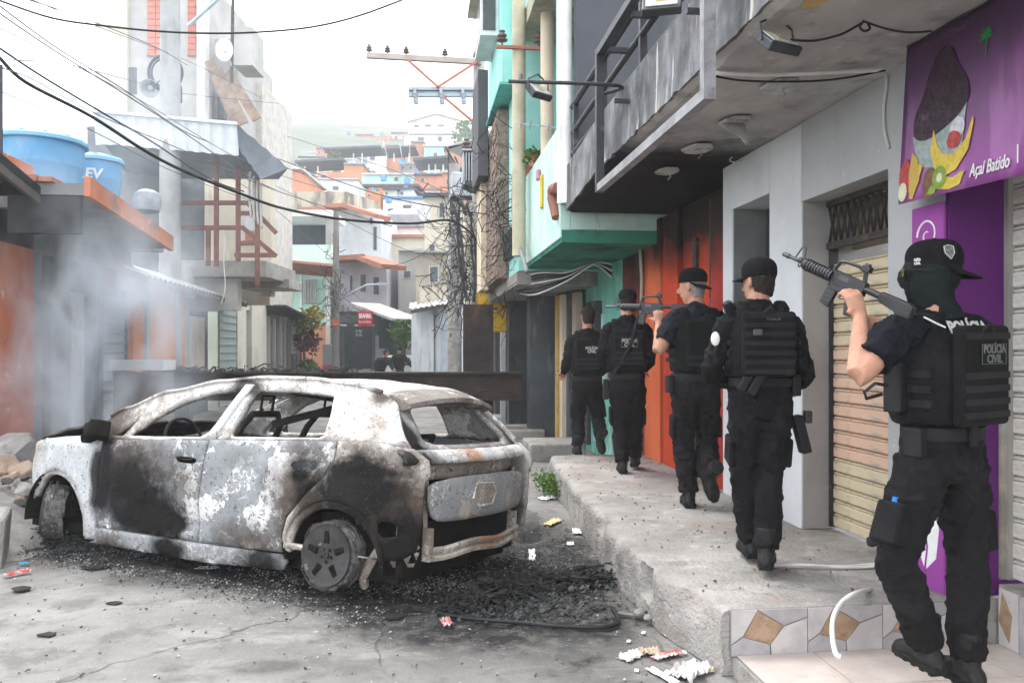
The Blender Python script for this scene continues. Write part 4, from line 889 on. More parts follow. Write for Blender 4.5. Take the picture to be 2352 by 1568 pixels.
mb.add(vs_, fs); mb.build('horn', hm, hn, smooth=True); MB().tube([hc+q@V((0, 0, -.22)), hc+q@V((0, 0, -.12))], [.035, .06], 12).build('reflex_cone', M('pale_cone', (.6, .6, .6)), hn, smooth=True)
MB().beam(hc+q@V((0, 0, -.28)), V((px_+.15, py_-.15, hc.z+.1)), .04, .04).build('bracket', gal, hn)
MB().tube(bezier(aD(404, 420, dp-.25), aD(400, 640, dp-.25), 0, 8, V((.05, 0, 0))), .008, 5).build('strap_wire', wire_b, pc)

# ---- second left building with tin awning and rusty balcony
lb = thing('balcony_house', 'pale house with rusty balcony frame and tin awning behind the concrete pole', 'house', (-5, 21, 0)); D2 = 19.0
def face(parent, name, mat, p0, p1, py0, py1, d, thick=.3, bevel=0., d1=None):
    """vertical slab facing the camera between two pixels columns at distance d"""
    a = aD(p0, py1, d); b2 = aD(p1, py1, d1 or d); zt = aD(p0, py0, d).z; z0 = a.z
    dirx = V((b2.x-a.x, b2.y-a.y, 0)).normalized(); n_ = V((-dirx.y, dirx.x, 0))*thick
    b2.z = z0
    mb = MB(); vs_ = [a, b2, b2+n_, a+n_]; up_ = V((0, 0, zt-z0)); mb.add(vs_+[v+up_ for v in vs_], [(0,3,2,1),(4,5,6,7),(0,1,5,4),(1,2,6,5),(2,3,7,6),(3,0,4,7)])
    return mb.build(name, mat, parent, bevel=bevel)
wcream = M('weathered_cream', (.60, .54, .43), (.50, .45, .36), 1.2, .85, .15, 20, layers=[((.3, .27, .22), 3, (1, 1, .3), .56, .7, .5)])
face(lb, 'wall', wcream, 470, 620, 380, 700, 21.5); face(lb, 'back_wall', M('dim_wall', (.15, .16, .17), rough=.9), 200, 475, 290, 700, 21.6)
face(lb, 'window_shutter', M('pale_board', (.55, .56, .58), rough=.8), 562, 585, 440, 560, 21.4, .06); face(lb, 'brick_patch', M('orange_brick', (.45, .2, .11), rough=.9), 563, 588, 530, 562, 21.35, .05)
face(lb, 'end_pier', wcream, 600, 622, 360, 680, 20.8, .4)
face(lb, 'slab', M('ragged_slab', (.36, .34, .31), (.26, .245, .225), 2.5, .9, .4, 30), 415, 612, 598, 636, 18.6, 2.5, .02); face(lb, 'lower_wall', M('plaster_pale', (.52, .5, .46), (.42, .4, .37), 2, .9, .2, 30), 425, 545, 636, 712, 18.9, .3)
face(lb, 'eave_slab', M('ragged_slab', (.36, .34, .31)), 545, 665, 640, 662, 20.0, 1.2, .02)
fr2 = thing('rusty_balcony_frame', 'rusty red steel frame of an unfinished balcony under the tin awning', 'balcony frame', aD(500, 610, 17.8)); rr_ = M('rust_red_steel', (.20, .085, .065), (.14, .06, .05), 5, .8, .3, 30, .2, .3)
def bar(a, b2, w_=.09, d=17.8, d1=None): MB().beam(aD(*a, d), aD(*b2, d1 or d), w_, w_).build('bar', rr_, fr2)
for a, b2 in (((497, 340), (497, 612)), ((547, 380), (547, 600)), ((591, 400), (591, 655)), ((410, 466), (566, 466)), ((410, 523), (561, 523)), ((566, 464), (634, 535)), ((560, 525), (634, 588)), ((540, 586), (634, 586)), ((478, 523), (478, 610)), ((545, 490), (592, 490)), ((545, 560), (592, 555))): bar(a, b2)
for k in range(4): cable('old_cloth_strip', [aD(575+8*k, 395+10*k, 17.7), aD(572+9*k, 440+12*k, 17.7), aD(577+8*k, 500+8*k, 17.7)], .03, M('dirty_cloth', (.45, .42, .38), rough=.9), 'torn pale cloth strip, %s from the left on the rusty balcony frame' % ('first', 'second', 'third', 'fourth')[k], 'cloth', 'cloth strips on the balcony frame')
ta = thing('tin_awning', 'large dark tin awning with white corrugated fascia behind the concrete pole', 'awning', aD(380, 330, 17.5))
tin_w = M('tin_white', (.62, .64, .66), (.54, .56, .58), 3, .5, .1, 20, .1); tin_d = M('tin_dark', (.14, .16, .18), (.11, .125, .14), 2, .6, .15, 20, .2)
A, B = aD(215, 258, 17), aD(545, 287, 17.0); n = 46; vs_ = []; fs = []; hgt = .62
for i in range(n+1):
    q = A.lerp(B, i/n); o_ = V((0, .03*((i//2) % 2), 0)); vs_ += [q+o_, q+o_+V((0, .12, -hgt+.02*((i//2) % 2)-.25*max(0, .12-i/n)))]
for i in range(n): fs.append((2*i, 2*i+1, 2*i+3, 2*i+2))
MB().add(vs_, fs).build('fascia', tin_w, ta, solid=.01, fix=False); MB().beam(A+V((0, -.02, .02)), B+V((0, -.02, .02)), .08, .06).build('ridge_cap', tin_w, ta)
C_, D_ = aD(662, 385, 18.0), aD(640, 408, 20.5); E_ = aD(262, 325, 21.5); F_ = B+V((0, .12, -.45)); A2 = A+V((.1, .15, -.55)); 
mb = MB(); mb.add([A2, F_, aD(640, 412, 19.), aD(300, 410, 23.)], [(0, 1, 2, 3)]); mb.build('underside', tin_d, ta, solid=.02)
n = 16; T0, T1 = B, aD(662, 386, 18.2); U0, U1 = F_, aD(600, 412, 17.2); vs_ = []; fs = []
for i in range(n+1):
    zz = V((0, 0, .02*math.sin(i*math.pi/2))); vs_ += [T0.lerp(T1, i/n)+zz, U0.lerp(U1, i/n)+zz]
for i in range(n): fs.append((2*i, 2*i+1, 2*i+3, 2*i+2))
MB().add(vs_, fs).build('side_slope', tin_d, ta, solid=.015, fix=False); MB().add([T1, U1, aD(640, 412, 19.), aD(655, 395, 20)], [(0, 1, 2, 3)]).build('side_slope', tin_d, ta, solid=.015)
# tall tower block behind
tw = thing('tall_unfinished_house', 'tall hazy unfinished house of cream plaster and red brick above the tin awning', 'house', aD(380, 800, 26)); D3 = 26
cz = M('tower_cream', (.60, .55, .45), (.54, .49, .40), 1, .9, .1, 10); cg = M('tower_grey', (.45, .44, .42), (.36, .35, .34), 1, .9, .15, 10); cp = M('tower_brick', (.50, .20, .15), (.43, .16, .12), 2, .9, .2, 10)
face(tw, 'cream_wall', cz, 218, 292, -60, 700, D3, 5.); face(tw, 'grey_wall', cg, 292, 470, -60, 700, D3+.15, 5.)
for a in (337, 430):
    w_ = 40 if a == 337 else 26
    pan = face(tw, 'brick_panel', M('mortar', (.5, .46, .42)), a, a+w_, -60, 128, D3+.10, .1)
    for r_ in range(13):
        for j in range(2 if w_ > 30 else 1):
            x0 = a+1+j*20; face(pan, 'brick', cp, x0, min(x0+18.5, a+w_-1), 128-14*(r_+1)+1.5, 128-14*r_, D3+.06, .05)
face(tw, 'dark_opening', M('tower_dark', (.13, .13, .14)), 293, 312, 155, 215, D3+.1, .1); face(tw, 'white_pier', M('tower_white', (.75, .75, .74)), 452, 470, -60, 290, D3-.2, .4); face(tw, 'side_wall', cg, 470, 545, 90, 700, D3+1, 4.)
face(tw, 'side_wall', M('tower_pale', (.55, .52, .48)), 545, 602, 190, 700, D3+3, 4.)
for a, b2 in (((480, 140), (545, 290)), ((500, 160), (560, 285)), ((522, 165), (590, 275))): MB().beam(aD(*a, D3-.5), aD(*b2, D3-.5), .3, .06, (0, -1, 0)).build('board', M('old_boards', (.32, .24, .18), (.2, .15, .12), 4, .9, .3), tw)
face(tw, 'roof_box', cg, 535, 580, 62, 150, D3-.3, 1.2); MB().cyl(aD(535, 0, D3-.6), aD(532, 190, D3-.6), .05, .05, 8).build('pipe', rusty, tw); face(tw, 'window', gl, 500, 515, 205, 285, D3+.7, .4)
MB().beam(aD(432, 60, D3-1), aD(505, -5, D3-1), .14, .05).build('strut', M('pale_blue_tube', (.5, .6, .72)), tw)
sat = thing('satellite_dish', 'hazy satellite dish on the tall unfinished house', 'satellite dish', aD(515, 115, D3-.8)); cdx = aD(515, 115, D3-.9)
mb = MB(); n = 20; vs_ = [cdx+V((0, .12, 0))]; fs = []
for r_ in (.5, 1.):
    for j in range(n): a = 2*math.pi*j/n; vs_.append(cdx+V((.27*r_*math.cos(a), .12*(1-r_*r_), .36*r_*math.sin(a))))
for j in range(n): fs += [(0, 1+j, 1+(j+1) % n), (1+j, 1+n+j, 1+n+(j+1) % n, 1+(j+1) % n)]
mb.add(vs_, fs); mb.build('dish', M('dish_white', (.7, .7, .7)), sat, smooth='all', solid=.01); MB().beam(cdx, cdx+V((.1, -.3, -.1)), .02, .02).build('feed_arm', gal, sat); MB().beam(cdx+V((0, .1, 0)), cdx+V((.2, .3, -.5)), .05, .05).build('mount', gal, sat)
# wooden shack beyond
ws = thing('wooden_shack', 'grey weathered plank shack beyond the cream piers on the left', 'shack', (LX, 31, 0)); g = random.Random(4)
y0, y1 = YX(612, LX), YX(692, LX); n = 22
for k in range(n):
    ya = y0+(y1-y0)*k/n; MB().box(LX-.06-g.uniform(0, .05), LX+g.uniform(0, .05), ya, ya+(y1-y0)/n-.03, 0, 2.75+g.uniform(-.15, .1)).build('plank', M('weathered_plank%d' % (k % 3), ((.20, .19, .18), (.28, .26, .24), (.13, .125, .12))[k % 3], None, 4, .9, .3, 30, layers=[((.07, .065, .06), 4, (1, 1, .15), .55, .66, .7)]), ws)
slope(MB(), -5.8, -4.3, y0-.3, y1+.3, 3.0, 2.75, .06).build('roof', M('black_sheet', (.03, .03, .032)), ws); face(ws, 'white_board', M('chalk_board', (.6, .6, .6)), 668, 681, 735, 812, 33, .05)
# ================================================================ OVERHEAD WIRES
def wire(pts, r, label, d0, d1, mat=None):
    n = len(pts); P_ = [aD(x, y, d0+(d1-d0)*i/(n-1)) for i, (x, y) in enumerate(pts)]; out = []
    for i in range(n-1):
        a, b2, c_, d_ = P_[max(i-1, 0)], P_[i], P_[i+1], P_[min(i+2, n-1)]
        for k in range(6): t_ = k/6; out.append(.5*((2*b2)+(c_-a)*t_+(2*a-5*b2+4*c_-d_)*t_*t_+(3*b2-a-3*c_+d_)*t_**3))
    out.append(P_[-1]); cable('overhead_wire', out, r, mat or wire_b, label, 'wire', 'overhead wires', 5)
thin = M('thin_wire', (.10, .10, .11), rough=.6, bump=0)
wire([(-30, -12), (0, 2), (120, 42), (240, 60), (360, 72), (480, 77), (600, 74), (720, 62), (830, 35), (960, -14)], .015, 'thick cable sagging across the sky from the upper left corner', 11, 13)
wire([(-20, 115), (0, 135), (60, 190), (210, 268), (330, 345), (420, 392), (540, 440), (640, 476), (760, 500), (860, 510), (950, 513), (1030, 506), (1075, 530), (1105, 565)], .026, 'heaviest black cable bundle running from the left edge to the right-hand pole', 9.5, 19.3)
wire([(-20, 100), (0, 112), (100, 178), (250, 268), (340, 320), (480, 410), (560, 440)], .016, 'black cable just above the heaviest bundle at the left', 9.4, 17)
wire([(0, 155), (80, 185), (220, 262), (420, 345), (640, 440), (900, 520)], .009, 'thin wire crossing below the heaviest cable bundle', 9.6, 19, thin)
wire([(0, 15), (130, 110), (290, 210), (420, 300), (520, 340), (700, 400)], .010, 'thin wire falling from the upper left past the horn speaker', 9.2, 20, thin)
wire([(0, 32), (130, 120), (300, 225), (430, 310), (560, 400), (640, 440)], .010, 'second thin wire falling beside the horn speaker', 9.2, 18, thin)
wire([(0, 65), (150, 140), (330, 235), (560, 370), (760, 440)], .007, 'fine wire crossing the cream tower on the left', 9.4, 20, thin)
wire([(20, 138), (150, 148), (300, 185), (420, 215), (640, 238)], .008, 'nearly level wire passing the cable coil', 10, 26, thin)
wire([(50, -5), (200, 45), (360, 110), (430, 150)], .008, 'short wire falling to the cable coil from the top', 10, 18, thin)
wire([(62, -5), (215, 58), (430, 140), (600, 225)], .007, 'fine wire beside the short wire at the coil', 10, 22, thin)
wire([(0, 210), (200, 295), (400, 395), (600, 470)], .007, 'fine wire crossing below the tin awning fascia', 9.5, 18, thin)
wire([(660, 313), (760, 345), (900, 390), (1100, 470), (1240, 498)], .010, 'thin wire over the hillside houses to the right pole', 30, 14, thin)
wire([(640, 365), (760, 410), (900, 455), (1080, 487), (1220, 502)], .012, 'dark wire over the hillside roofs to the turquoise wall', 22, 13)
wire([(620, 420), (780, 500), (900, 560), (1000, 600), (1060, 640)], .008, 'thin wire over the mint house roof to the concrete pole', 24, 20, thin)
wire([(520, 400), (620, 470), (700, 540), (770, 600)], .008, 'thin wire from the rusty frame down to the far pole', 18, 30, thin)
wire([(940, 465), (1010, 530), (1060, 560), (1110, 600)], .010, 'short dark wire dropping into the tangle from the hillside', 30, 19)
wire([(870, 620), (960, 590), (1020, 530), (1060, 500)], .012, 'cable climbing from the bar roof towards the transformer', 33, 20)
wire([(518, 540), (514, 600), (517, 660), (507, 700)], .012, 'loose white cable hanging below the rusty balcony frame', 17.6, 17.6, wire_w)
# ================================================================ FAR HOUSES
hw = {k: M('far_'+k, c, tuple(a*.82 for a in c), .6, .85, .1, 8, layers=[(tuple(a*.45 for a in c), 1.2, (1, 1, .3), .58, .74, .5)]) for k, c in dict(white=(.72, .72, .71), cream=(.62, .57, .46), mint=(.42, .66, .57), brick=(.48, .22, .13), grey=(.36, .36, .35), pale=(.62, .64, .66), turq=(.38, .62, .62), orange=(.55, .26, .16), lilac=(.52, .50, .56), pink=(.62, .42, .40), dirty=(.40, .37, .30)).items()}
rf = {k: M('roof_'+k, c, None, 1.5, .7, .2, 10) for k, c in dict(dark=(.10, .11, .13), grey=(.30, .31, .33), tile=(.36, .16, .11), tin=(.48, .49, .50), blue=(.10, .28, .5)).items()}
glz = M('far_window', (.10, .12, .14), rough=.2, bump=0); frm = M('far_frame', (.55, .52, .5), rough=.7)
def house(label, p0, p1, yt, yb, d, mat, wins=(), roof=None, name='house', depth=6., cat='house', side=None, grp=None):
    t = thing(name, label, cat, aD((p0+p1)/2, yb, d), grp)
    a = aD(p0, yb, d); zg = hill(a.x, a.y)-1.; zb = min(a.z, zg) if d > 46 else min(a.z, 0)
    yb2 = HY-(zb-CAMH)/d*FPX
    face(t, 'wall', hw[mat], p0, p1, yt, yb2, d, depth)
    for (x0, x1, y0, y1) in wins:
        w_ = face(t, 'window', frm, x0, x1, y0, y1, d-.03*d/40, .12); m_ = .12*min(x1-x0, y1-y0)
        face(w_, 'pane', glz, x0+m_, x1-m_, y0+m_, y1-m_, d-.05*d/40, .05)
    if roof:
        k, pr_, th, drop = roof
        A_, B_ = aD(p0-pr_, yt, d-.3), aD(p1+pr_, yt, d-.3); n_ = V((-(B_-A_).y, (B_-A_).x, 0)).normalized(); h = aD(p0, yt-th, d).z-A_.z
        B_.z = A_.z
        if k == 'gable':
            mid = (A_+B_)/2+V((0, 0, h)); mb = MB(); b_ = n_*depth; tt = V((0, 0, .25))
            mb.add([A_, mid, B_, A_+b_, mid+b_, B_+b_, A_+tt, mid+tt, B_+tt, A_+b_+tt, mid+b_+tt, B_+b_+tt], [(0, 1, 4, 3), (1, 2, 5, 4), (6, 9, 10, 7), (7, 10, 11, 8), (0, 6, 7, 1), (1, 7, 8, 2), (0, 3, 9, 6), (2, 8, 11, 5)])
            mb.build('roof', rf[drop], t); face_pts = [A_+n_*.31, mid+n_*.31, B_+n_*.31]; MB().add(face_pts+[q+n_*.2 for q in face_pts], [(0, 1, 2), (3, 5, 4)]).build('gable', hw[mat], t)
        else:
            mb = MB(); b_ = n_*(depth+.6); up_ = V((0, 0, h))
            vs_ = [A_, B_, B_+b_+V((0, 0, drop)), A_+b_+V((0, 0, drop))]; mb.add(vs_+[q+up_ for q in vs_], [(0,3,2,1),(4,5,6,7),(0,1,5,4),(1,2,6,5),(2,3,7,6),(3,0,4,7)]); mb.build('roof', rf[k], t)
    return t
def Z(x, y): return (551.3+x*.29297, 183.8+y*.29297)
# --- top of the hill
house('cream gabled hall highest on the right of the hillside', 938, 1067, 281, 330, 155, 'cream', [(950, 962, 287, 291), (975, 990, 286, 290), (1005, 1020, 286, 290)], ('gable', 3, 18, 'grey'), 'gabled_hall', 12)
house('white house directly below the gabled hall on the hillside', 928, 1050, 309, 345, 140, 'white', [(958, 975, 314, 328), (1005, 1016, 313, 325)], ('grey', 2, 2, 0))
house('pale turquoise house on the upper hillside right of a brick one', 973, 1022, 336, 375, 115, 'turq', [(995, 1005, 350, 366)], ('tin', 2, 2, 0)); house('small brick house on the upper hillside beside the turquoise one', 944, 972, 326, 372, 116, 'brick', [(950, 958, 335, 345)], ('grey', 2, 2, 0))
house('red brick house on the right shoulder of the hillside', 1022, 1062, 345, 400, 100, 'brick', [(1030, 1040, 355, 368)], ('dark', 3, 3, 0))
house('roof terrace with dark slab roof on thin posts on the hillside', 844, 886, 342, 400, 112, 'white', [(848, 862, 346, 368)], None)
def canopy(label, p0, p1, y, d, posts, yb, mat='dark', drop=.6):
    t = thing('roof_shelter', label, 'shelter', aD((p0+p1)/2, yb, d)); A_, B_ = aD(p0, y, d), aD(p1, y-6, d); MB().beam(A_, B_, 5., .25).build('roof', rf[mat], t)
    for p in posts: a = aD(p, y, d-1.2); b_ = aD(p, yb, d-1.2); MB().beam(a, b_, .16, .16).build('post', hw['white'], t)
canopy('dark slab shelter roof on white posts at the left crest of the hillside', 752, 880, 352, 108, (812, 832), 378); canopy('sloping dark shelter roof in the middle of the hillside', 690, 800, 382, 92, (700, 730), 404); canopy('dark shelter roof right of the middle of the hillside', 955, 1040, 378, 84, (985, 1000, 1018), 400); canopy('dark shelter over the blue tank on the hillside', 886, 958, 352, 106, (905, 940), 372)
house('small brick box house on the crest between two shelters', 882, 918, 334, 372, 113, 'brick', [], ('grey', 1, 1, 0)); house('small white house at the left end of the crest', 686, 742, 362, 400, 112, 'white', [(715, 722, 368, 375)], ('dark', 2, 2, 0))
house('white house under the left shelter on the hillside', 795, 880, 378, 415, 98, 'white', [(838, 850, 384, 396)], None); house('brick house left of the mint one on the hillside', 790, 834, 377, 415, 88, 'brick', [], ('grey', 1, 2, 0)); house('low brick wall house under the sloping shelter', 730, 792, 396, 420, 90, 'orange', [(735, 750, 400, 412)], None)
house('long mint house with blue tarpaulin in the middle of the hillside', 832, 951, 401, 430, 80, 'mint', [(905, 915, 406, 416), (930, 938, 406, 416)], ('tin', 1, 2.5, 0)); house('brick house right of the mint one on the hillside', 952, 1018, 402, 430, 78, 'orange', [(965, 975, 408, 418)], ('dark', 2, 2, 0)); house('brick house at the right end below the shelter', 1016, 1062, 396, 470, 66, 'orange', [(1024, 1034, 410, 425)], ('tin', 2, 3, 0))
house('long white house low on the left hillside', 672, 822, 412, 450, 76, 'white', [(682, 695, 424, 436), (710, 722, 424, 436), (763, 778, 427, 437)], ('tin', 1, 1.5, 0)); house('brick house behind the stained parapet on the hillside', 846, 948, 428, 460, 70, 'orange', [(862, 872, 434, 446)], ('dark', 14, 4, .5))
house('peach house rising behind the tin awning on the left', 616, 690, 388, 520, 48, 'orange', [(640, 655, 420, 445)], ('tin', 3, 3, 0)); house('white house with blue tarps left of the grey tin roof', 880, 985, 455, 500, 60, 'white', [(890, 905, 478, 490), (925, 945, 470, 480)], ('blue', 2, 2.5, -.3))
for (p, y, d, lab) in ((924, 380, 104, 'blue water tank under the dark shelter on the hillside'), (881, 416, 78, 'blue water tank before the long mint house'), (935, 423, 76, 'second blue water tank right of the long mint house'), (893, 466, 58, 'blue water tank above the white tarped house')):
    t = thing('water_tank', lab, 'water tank', aD(p, y, d)); r_ = 8*d/FPX; c_ = aD(p, y, d); MB().lathe(c_, [(r_*.85, 0), (r_, r_*1.3), (r_*1.06, r_*1.3), (r_*1.05, r_*1.45), (0, r_*1.7)], 16).build('barrel', blue1, t, smooth=True); MB().lathe(c_+V((0, 0, r_*1.42)), [(r_*1.08, 0), (r_*.5, r_*.2), (0, r_*.33)], 16).build('lid', blue2, t, smooth=True)
house('orange banded house under the grey tin roof', 880, 985, 520, 560, 52, 'white', [(895, 910, 545, 556), (950, 965, 540, 552)], ('grey', 4, 26, 1.5)); house('pale house with roof right of the white house', 876, 990, 545, 700, 47, 'cream', [(885, 900, 598, 612), (940, 955, 600, 616)], ('tile', 3, 5, .5)); house('grey plaster house behind the white shack', 915, 985, 575, 760, 40, 'grey', [(925, 945, 620, 640)], ('tin', 2, 3, 0))
house('cream house beside the wire tangle', 975, 1050, 450, 800, 32, 'cream', [(1008, 1022, 465, 500), (985, 1000, 560, 600)], ('dark', 6, 4, .3)); house('stained plaster house right behind the white shack', 955, 1065, 580, 700, 30, 'dirty', [(985, 1008, 610, 650)], ('grey', 1, 2, 0))
# stained parapet building
sp = thing('stained_parapet_house', 'house with a long water-stained parapet and red tile eave in the middle distance', 'house', aD(750, 700, 46)); spm = M('stained_parapet_far', (.46, .43, .34), (.36, .33, .26), .5, .9, .2, 6, layers=[((.10, .09, .08), 1.3, (1, 1, .2), .48, .62, .85), ((.6, .55, .42), 1.8, (1, 1, .25), .58, .66, .6)])
face(sp, 'parapet', spm, 634, 800, 440, 482, 47, 6.); face(sp, 'parapet', spm, 800, 872, 442, 500, 46.8, .4, 0, 50); face(sp, 'wall', hw['white'], 640, 872, 482, 760, 47.2, 5.)
MB().beam(aD(690, 484, 46.6), aD(805, 482, 46.6), 1.0, .25).build('tile_eave', rf['tile'], sp); MB().beam(aD(800, 484, 46.4), aD(884, 508, 44), .6, .25).build('tile_eave', rf['tile'], sp)
# white two-storey house
wh = house('tall white house with barred window beside the far pole', 757, 876, 480, 760, 43, 'pale', [(857, 866, 520, 575), (849, 856, 500, 515), (762, 772, 535, 560)], None); MB().beam(aD(752, 478, 42.6), aD(800, 474, 42.6), 1.2, .2).build('roof_edge', rf['tile'], wh); MB().beam(aD(800, 474, 42.6), aD(880, 500, 41.4), 1.2, .2).build('roof_edge', rf['tile'], wh)
# dark terrace and mint house
mh = thing('mint_corner_house', 'mint green two-storey house with dark open terrace and tile eave', 'house', aD(690, 740, 38)); dm = 38
face(mh, 'terrace_back', M('terrace_dark', (.07, .085, .10), rough=.9), 610, 756, 490, 575, dm+2.5, .3); face(mh, 'terrace_roof', hw['white'], 606, 762, 482, 497, dm-.2, 3.2); face(mh, 'terrace_pier', hw['grey'], 748, 760, 495, 575, dm, .4)
face(mh, 'parapet', M('mint_white_far', (.60, .74, .68), (.5, .66, .6), .5, .85, .1, 6), 606, 765, 562, 612, dm, .4); face(mh, 'wall', hw['mint'], 612, 752, 618, 745, dm+.5, 3.); face(mh, 'corner_pier', hw['white'], 748, 757, 618, 745, dm+.4, .3); face(mh, 'pilaster', hw['white'], 688, 693, 618, 745, dm+.42, .1); face(mh, 'lower_wall', hw['orange'], 655, 760, 745, 860, dm+.6, 3.)
mb = MB()
nt = 26
for k in range(nt):
    a, b_ = aD(608, 608, dm-.5), aD(768, 622, dm-.5); q = a.lerp(b_, (k+.5)/nt); w_ = (b_-a).length/nt
    MB().obox(q, w_*.92, 1.3, .12, (R(-18), 0, 0)).build('roof_tile', rf['tile'], mh)
for (x0, x1, y0, y1) in ((697, 725, 640, 695), (625, 655, 640, 690)):
    w_ = face(mh, 'window', frm, x0, x1, y0, y1, dm+.4, .12); face(w_, 'pane', glz, x0+2, x1-2, y0+2, y1-2, dm+.37, .05)
    for k in range(8): face(w_, 'bar', hw['white'], x0+(x1-x0)*(k+.3)/8, x0+(x1-x0)*(k+.6)/8, y0, y1, dm+.25, .05)
for x in (665, 748): face(mh, 'lower_pier', hw['cream'], x, x+10, 745, 860, dm+.3, .3)
# house with bay windows
bh = house('pale corner house with two tall windows above the bar', 776, 888, 600, 715, 39, 'lilac', [(803, 810, 632, 668), (826, 842, 628, 672), (856, 872, 635, 678)], None); MB().beam(aD(772, 597, 38.5), aD(842, 592, 38.5), 1.4, .22).build('tile_eave', rf['tile'], bh); MB().beam(aD(842, 592, 38.5), aD(905, 614, 37), 1.4, .22).build('tile_eave', rf['tile'], bh)
# ---------------- bar with red sign
br = thing('corner_bar', 'dark open bar with awning below the pale corner house', 'bar', aD(820, 860, 36)); dbk = M('bar_dark', (.045, .055, .06), rough=.9)
face(br, 'back_wall', dbk, 762, 930, 715, 870, 37.5, .3); face(br, 'beam', M('bar_beam', (.10, .12, .13)), 762, 875, 722, 740, 35.5, .4)
for x in (764, 782, 855, 880): face(br, 'post', M('bar_beam', (.10, .12, .13)), x, x+7, 735, 870, 35.6, .3)
slope_m = M('bar_awning', (.48, .46, .45), None, 2, .7, .1); A_ = aD(838, 698, 35.5); B_ = aD(938, 735, 33.); MB().beam(A_, B_, 1.5, .1).build('awning', slope_m, br); face(br, 'awning_back', dbk, 870, 935, 735, 800, 35, .2)
for x in (765, 800, 829): face(br, 'tube_light', M('white_tube', (.8, .8, .8)), x+14, x+31, 745, 748.5, 35.2, .05)
face(br, 'painted_panel', M('bar_red', (.45, .10, .11)), 741, 767, 838, 870, 35.4, .1); face(br, 'painted_panel', hw['grey'], 741, 767, 790, 838, 35.4, .1); face(br, 'menu_board', dbk, 815, 832, 752, 778, 35, .05)
xd = (aD(840, 730, 34)-aD(820, 730, 34)).normalized(); lettering('CERVEJA\nGELADA', .16, aD(824, 765, 34.9), xd, V((0, 0, 1)), wl, br, depth=.004, width=.28)
face(br, 'counter', hw['grey'], 800, 850, 848, 870, 35.3, .5); face(br, 'cooler', M('cooler', (.3, .33, .35)), 862, 880, 770, 870, 35.2, .5)
rs = thing('red_bar_sign', 'red square bar sign with white lettering above the dark bar', 'sign', aD(838, 748, 33.5)); face(rs, 'panel', M('sign_red', (.55, .025, .04), None, 2, .4, 0), 822, 855, 715, 748, 33.5, .15)
lettering('BRAHMA', .26, aD(838.5, 726, 33.38), xd, V((0, 0, 1)), wl, rs, bold=.012, depth=.004, width=.50); lettering('Bar do Edinho', .16, aD(838.5, 739, 33.38), xd, V((0, 0, 1)), wl, rs, depth=.004, width=.48)
MB().beam(aD(838, 715, 33.6), aD(838, 700, 35), .05, .05).build('bracket', steel_d, rs)
osg = tag(face(None, 'orange_sign', M('sign_orange', (.65, .14, .06)), 764, 776, 733, 747, 33.4, .08), 'small plain orange sign on the far pole', 'sign')
pF = pole('utility_pole', 'slender dark far pole standing before the bar', aD(772, 800, 34).x, aD(772, 800, 34).y, .17, .11, 7.3, M('far_pole', (.22, .21, .20), rough=.9)); MB().tube([aD(778, 690, 34), aD(840, 655, 33.5), aD(880, 652, 33.2)], .04, 6).build('lamp_arm', gal, pF, smooth=True); MB().obox(aD(880, 652, 33.2), .5, .2, .1).build('lamp_head', gal, pF)
tangle('wire tangle on the slender far pole', aD(774, 670, 33.8), 50, .2, .7, 9, .012)
# pink strip, plants
pl_ = thing('bougainvillea_bush', 'green bush with yellow top and dark red leaves beside the plank shack', 'bush', aD(705, 860, 33)); rng = random.Random(8); c_ = aD(700, 745, 33)
mb = MB(); leaves(mb, c_, 260, .5, .18, rng); leaves(mb, c_+V((.1, 0, -1.9)), 260, .45, .22, rng); mb.build('foliage', leafm, pl_, fix=False)
mb = MB(); leaves(mb, c_+V((.3, 0, .25)), 260, .5, .2, rng); mb.build('yellow_foliage', M('leaf_yellow', (.34, .28, .05), (.2, .18, .04), 6, .6, .1), pl_, fix=False); mb = MB(); leaves(mb, c_+V((.1, 0, -.75)), 260, .5, .22, rng); mb.build('red_foliage', M('leaf_dark_red', (.12, .04, .04), rough=.6), pl_, fix=False)
MB().tube([aD(702, 862, 33), aD(698, 800, 33), c_], [.07, .05, .03], 6).build('stem', M('bark', (.1, .08, .06)), pl_, smooth=True)
tr = thing('hill_tree', 'pale green tree on the crest right of the gabled hall', 'tree', aD(1078, 335, 130)); c_ = aD(1078, 313, 130); mb = MB(); leaves(mb, c_, 420, 2.6, .7, rng); leaves(mb, c_+V((1.5, 0, -.6)), 260, 2.0, .7, rng); mb.build('crown', M('leaf_pale', (.10, .20, .08), (.06, .13, .05), 1, .7, 0), tr, fix=False); MB().tube([c_+V((0, 0, -4.5)), c_], [.3, .15], 6).build('trunk', M('bark', (.1, .08, .06)), tr)
for (p, y, d, s_, lab) in ((770, 372, 100, 1.2, 'green shrub under the left crest shelter'), (1060, 415, 60, .8, 'green shrub beside the right brick house'), (1052, 625, 24, .35, 'green weeds growing on top of the stained plaster wall'), (925, 770, 30, .6, 'yellow green shrub beside the white shack')):
    c_ = aD(p, y, d); mb = MB(); leaves(mb, c_, 180, s_, s_*.35, rng); t = thing('shrub', lab, 'shrub', c_-V((0, 0, s_))); mb.build('foliage', leafm, t, fix=False); MB().tube([c_-V((0, 0, s_*1.6)), c_], [s_*.06, s_*.03], 5).build('stem', M('bark', (.1, .08, .06)), t)
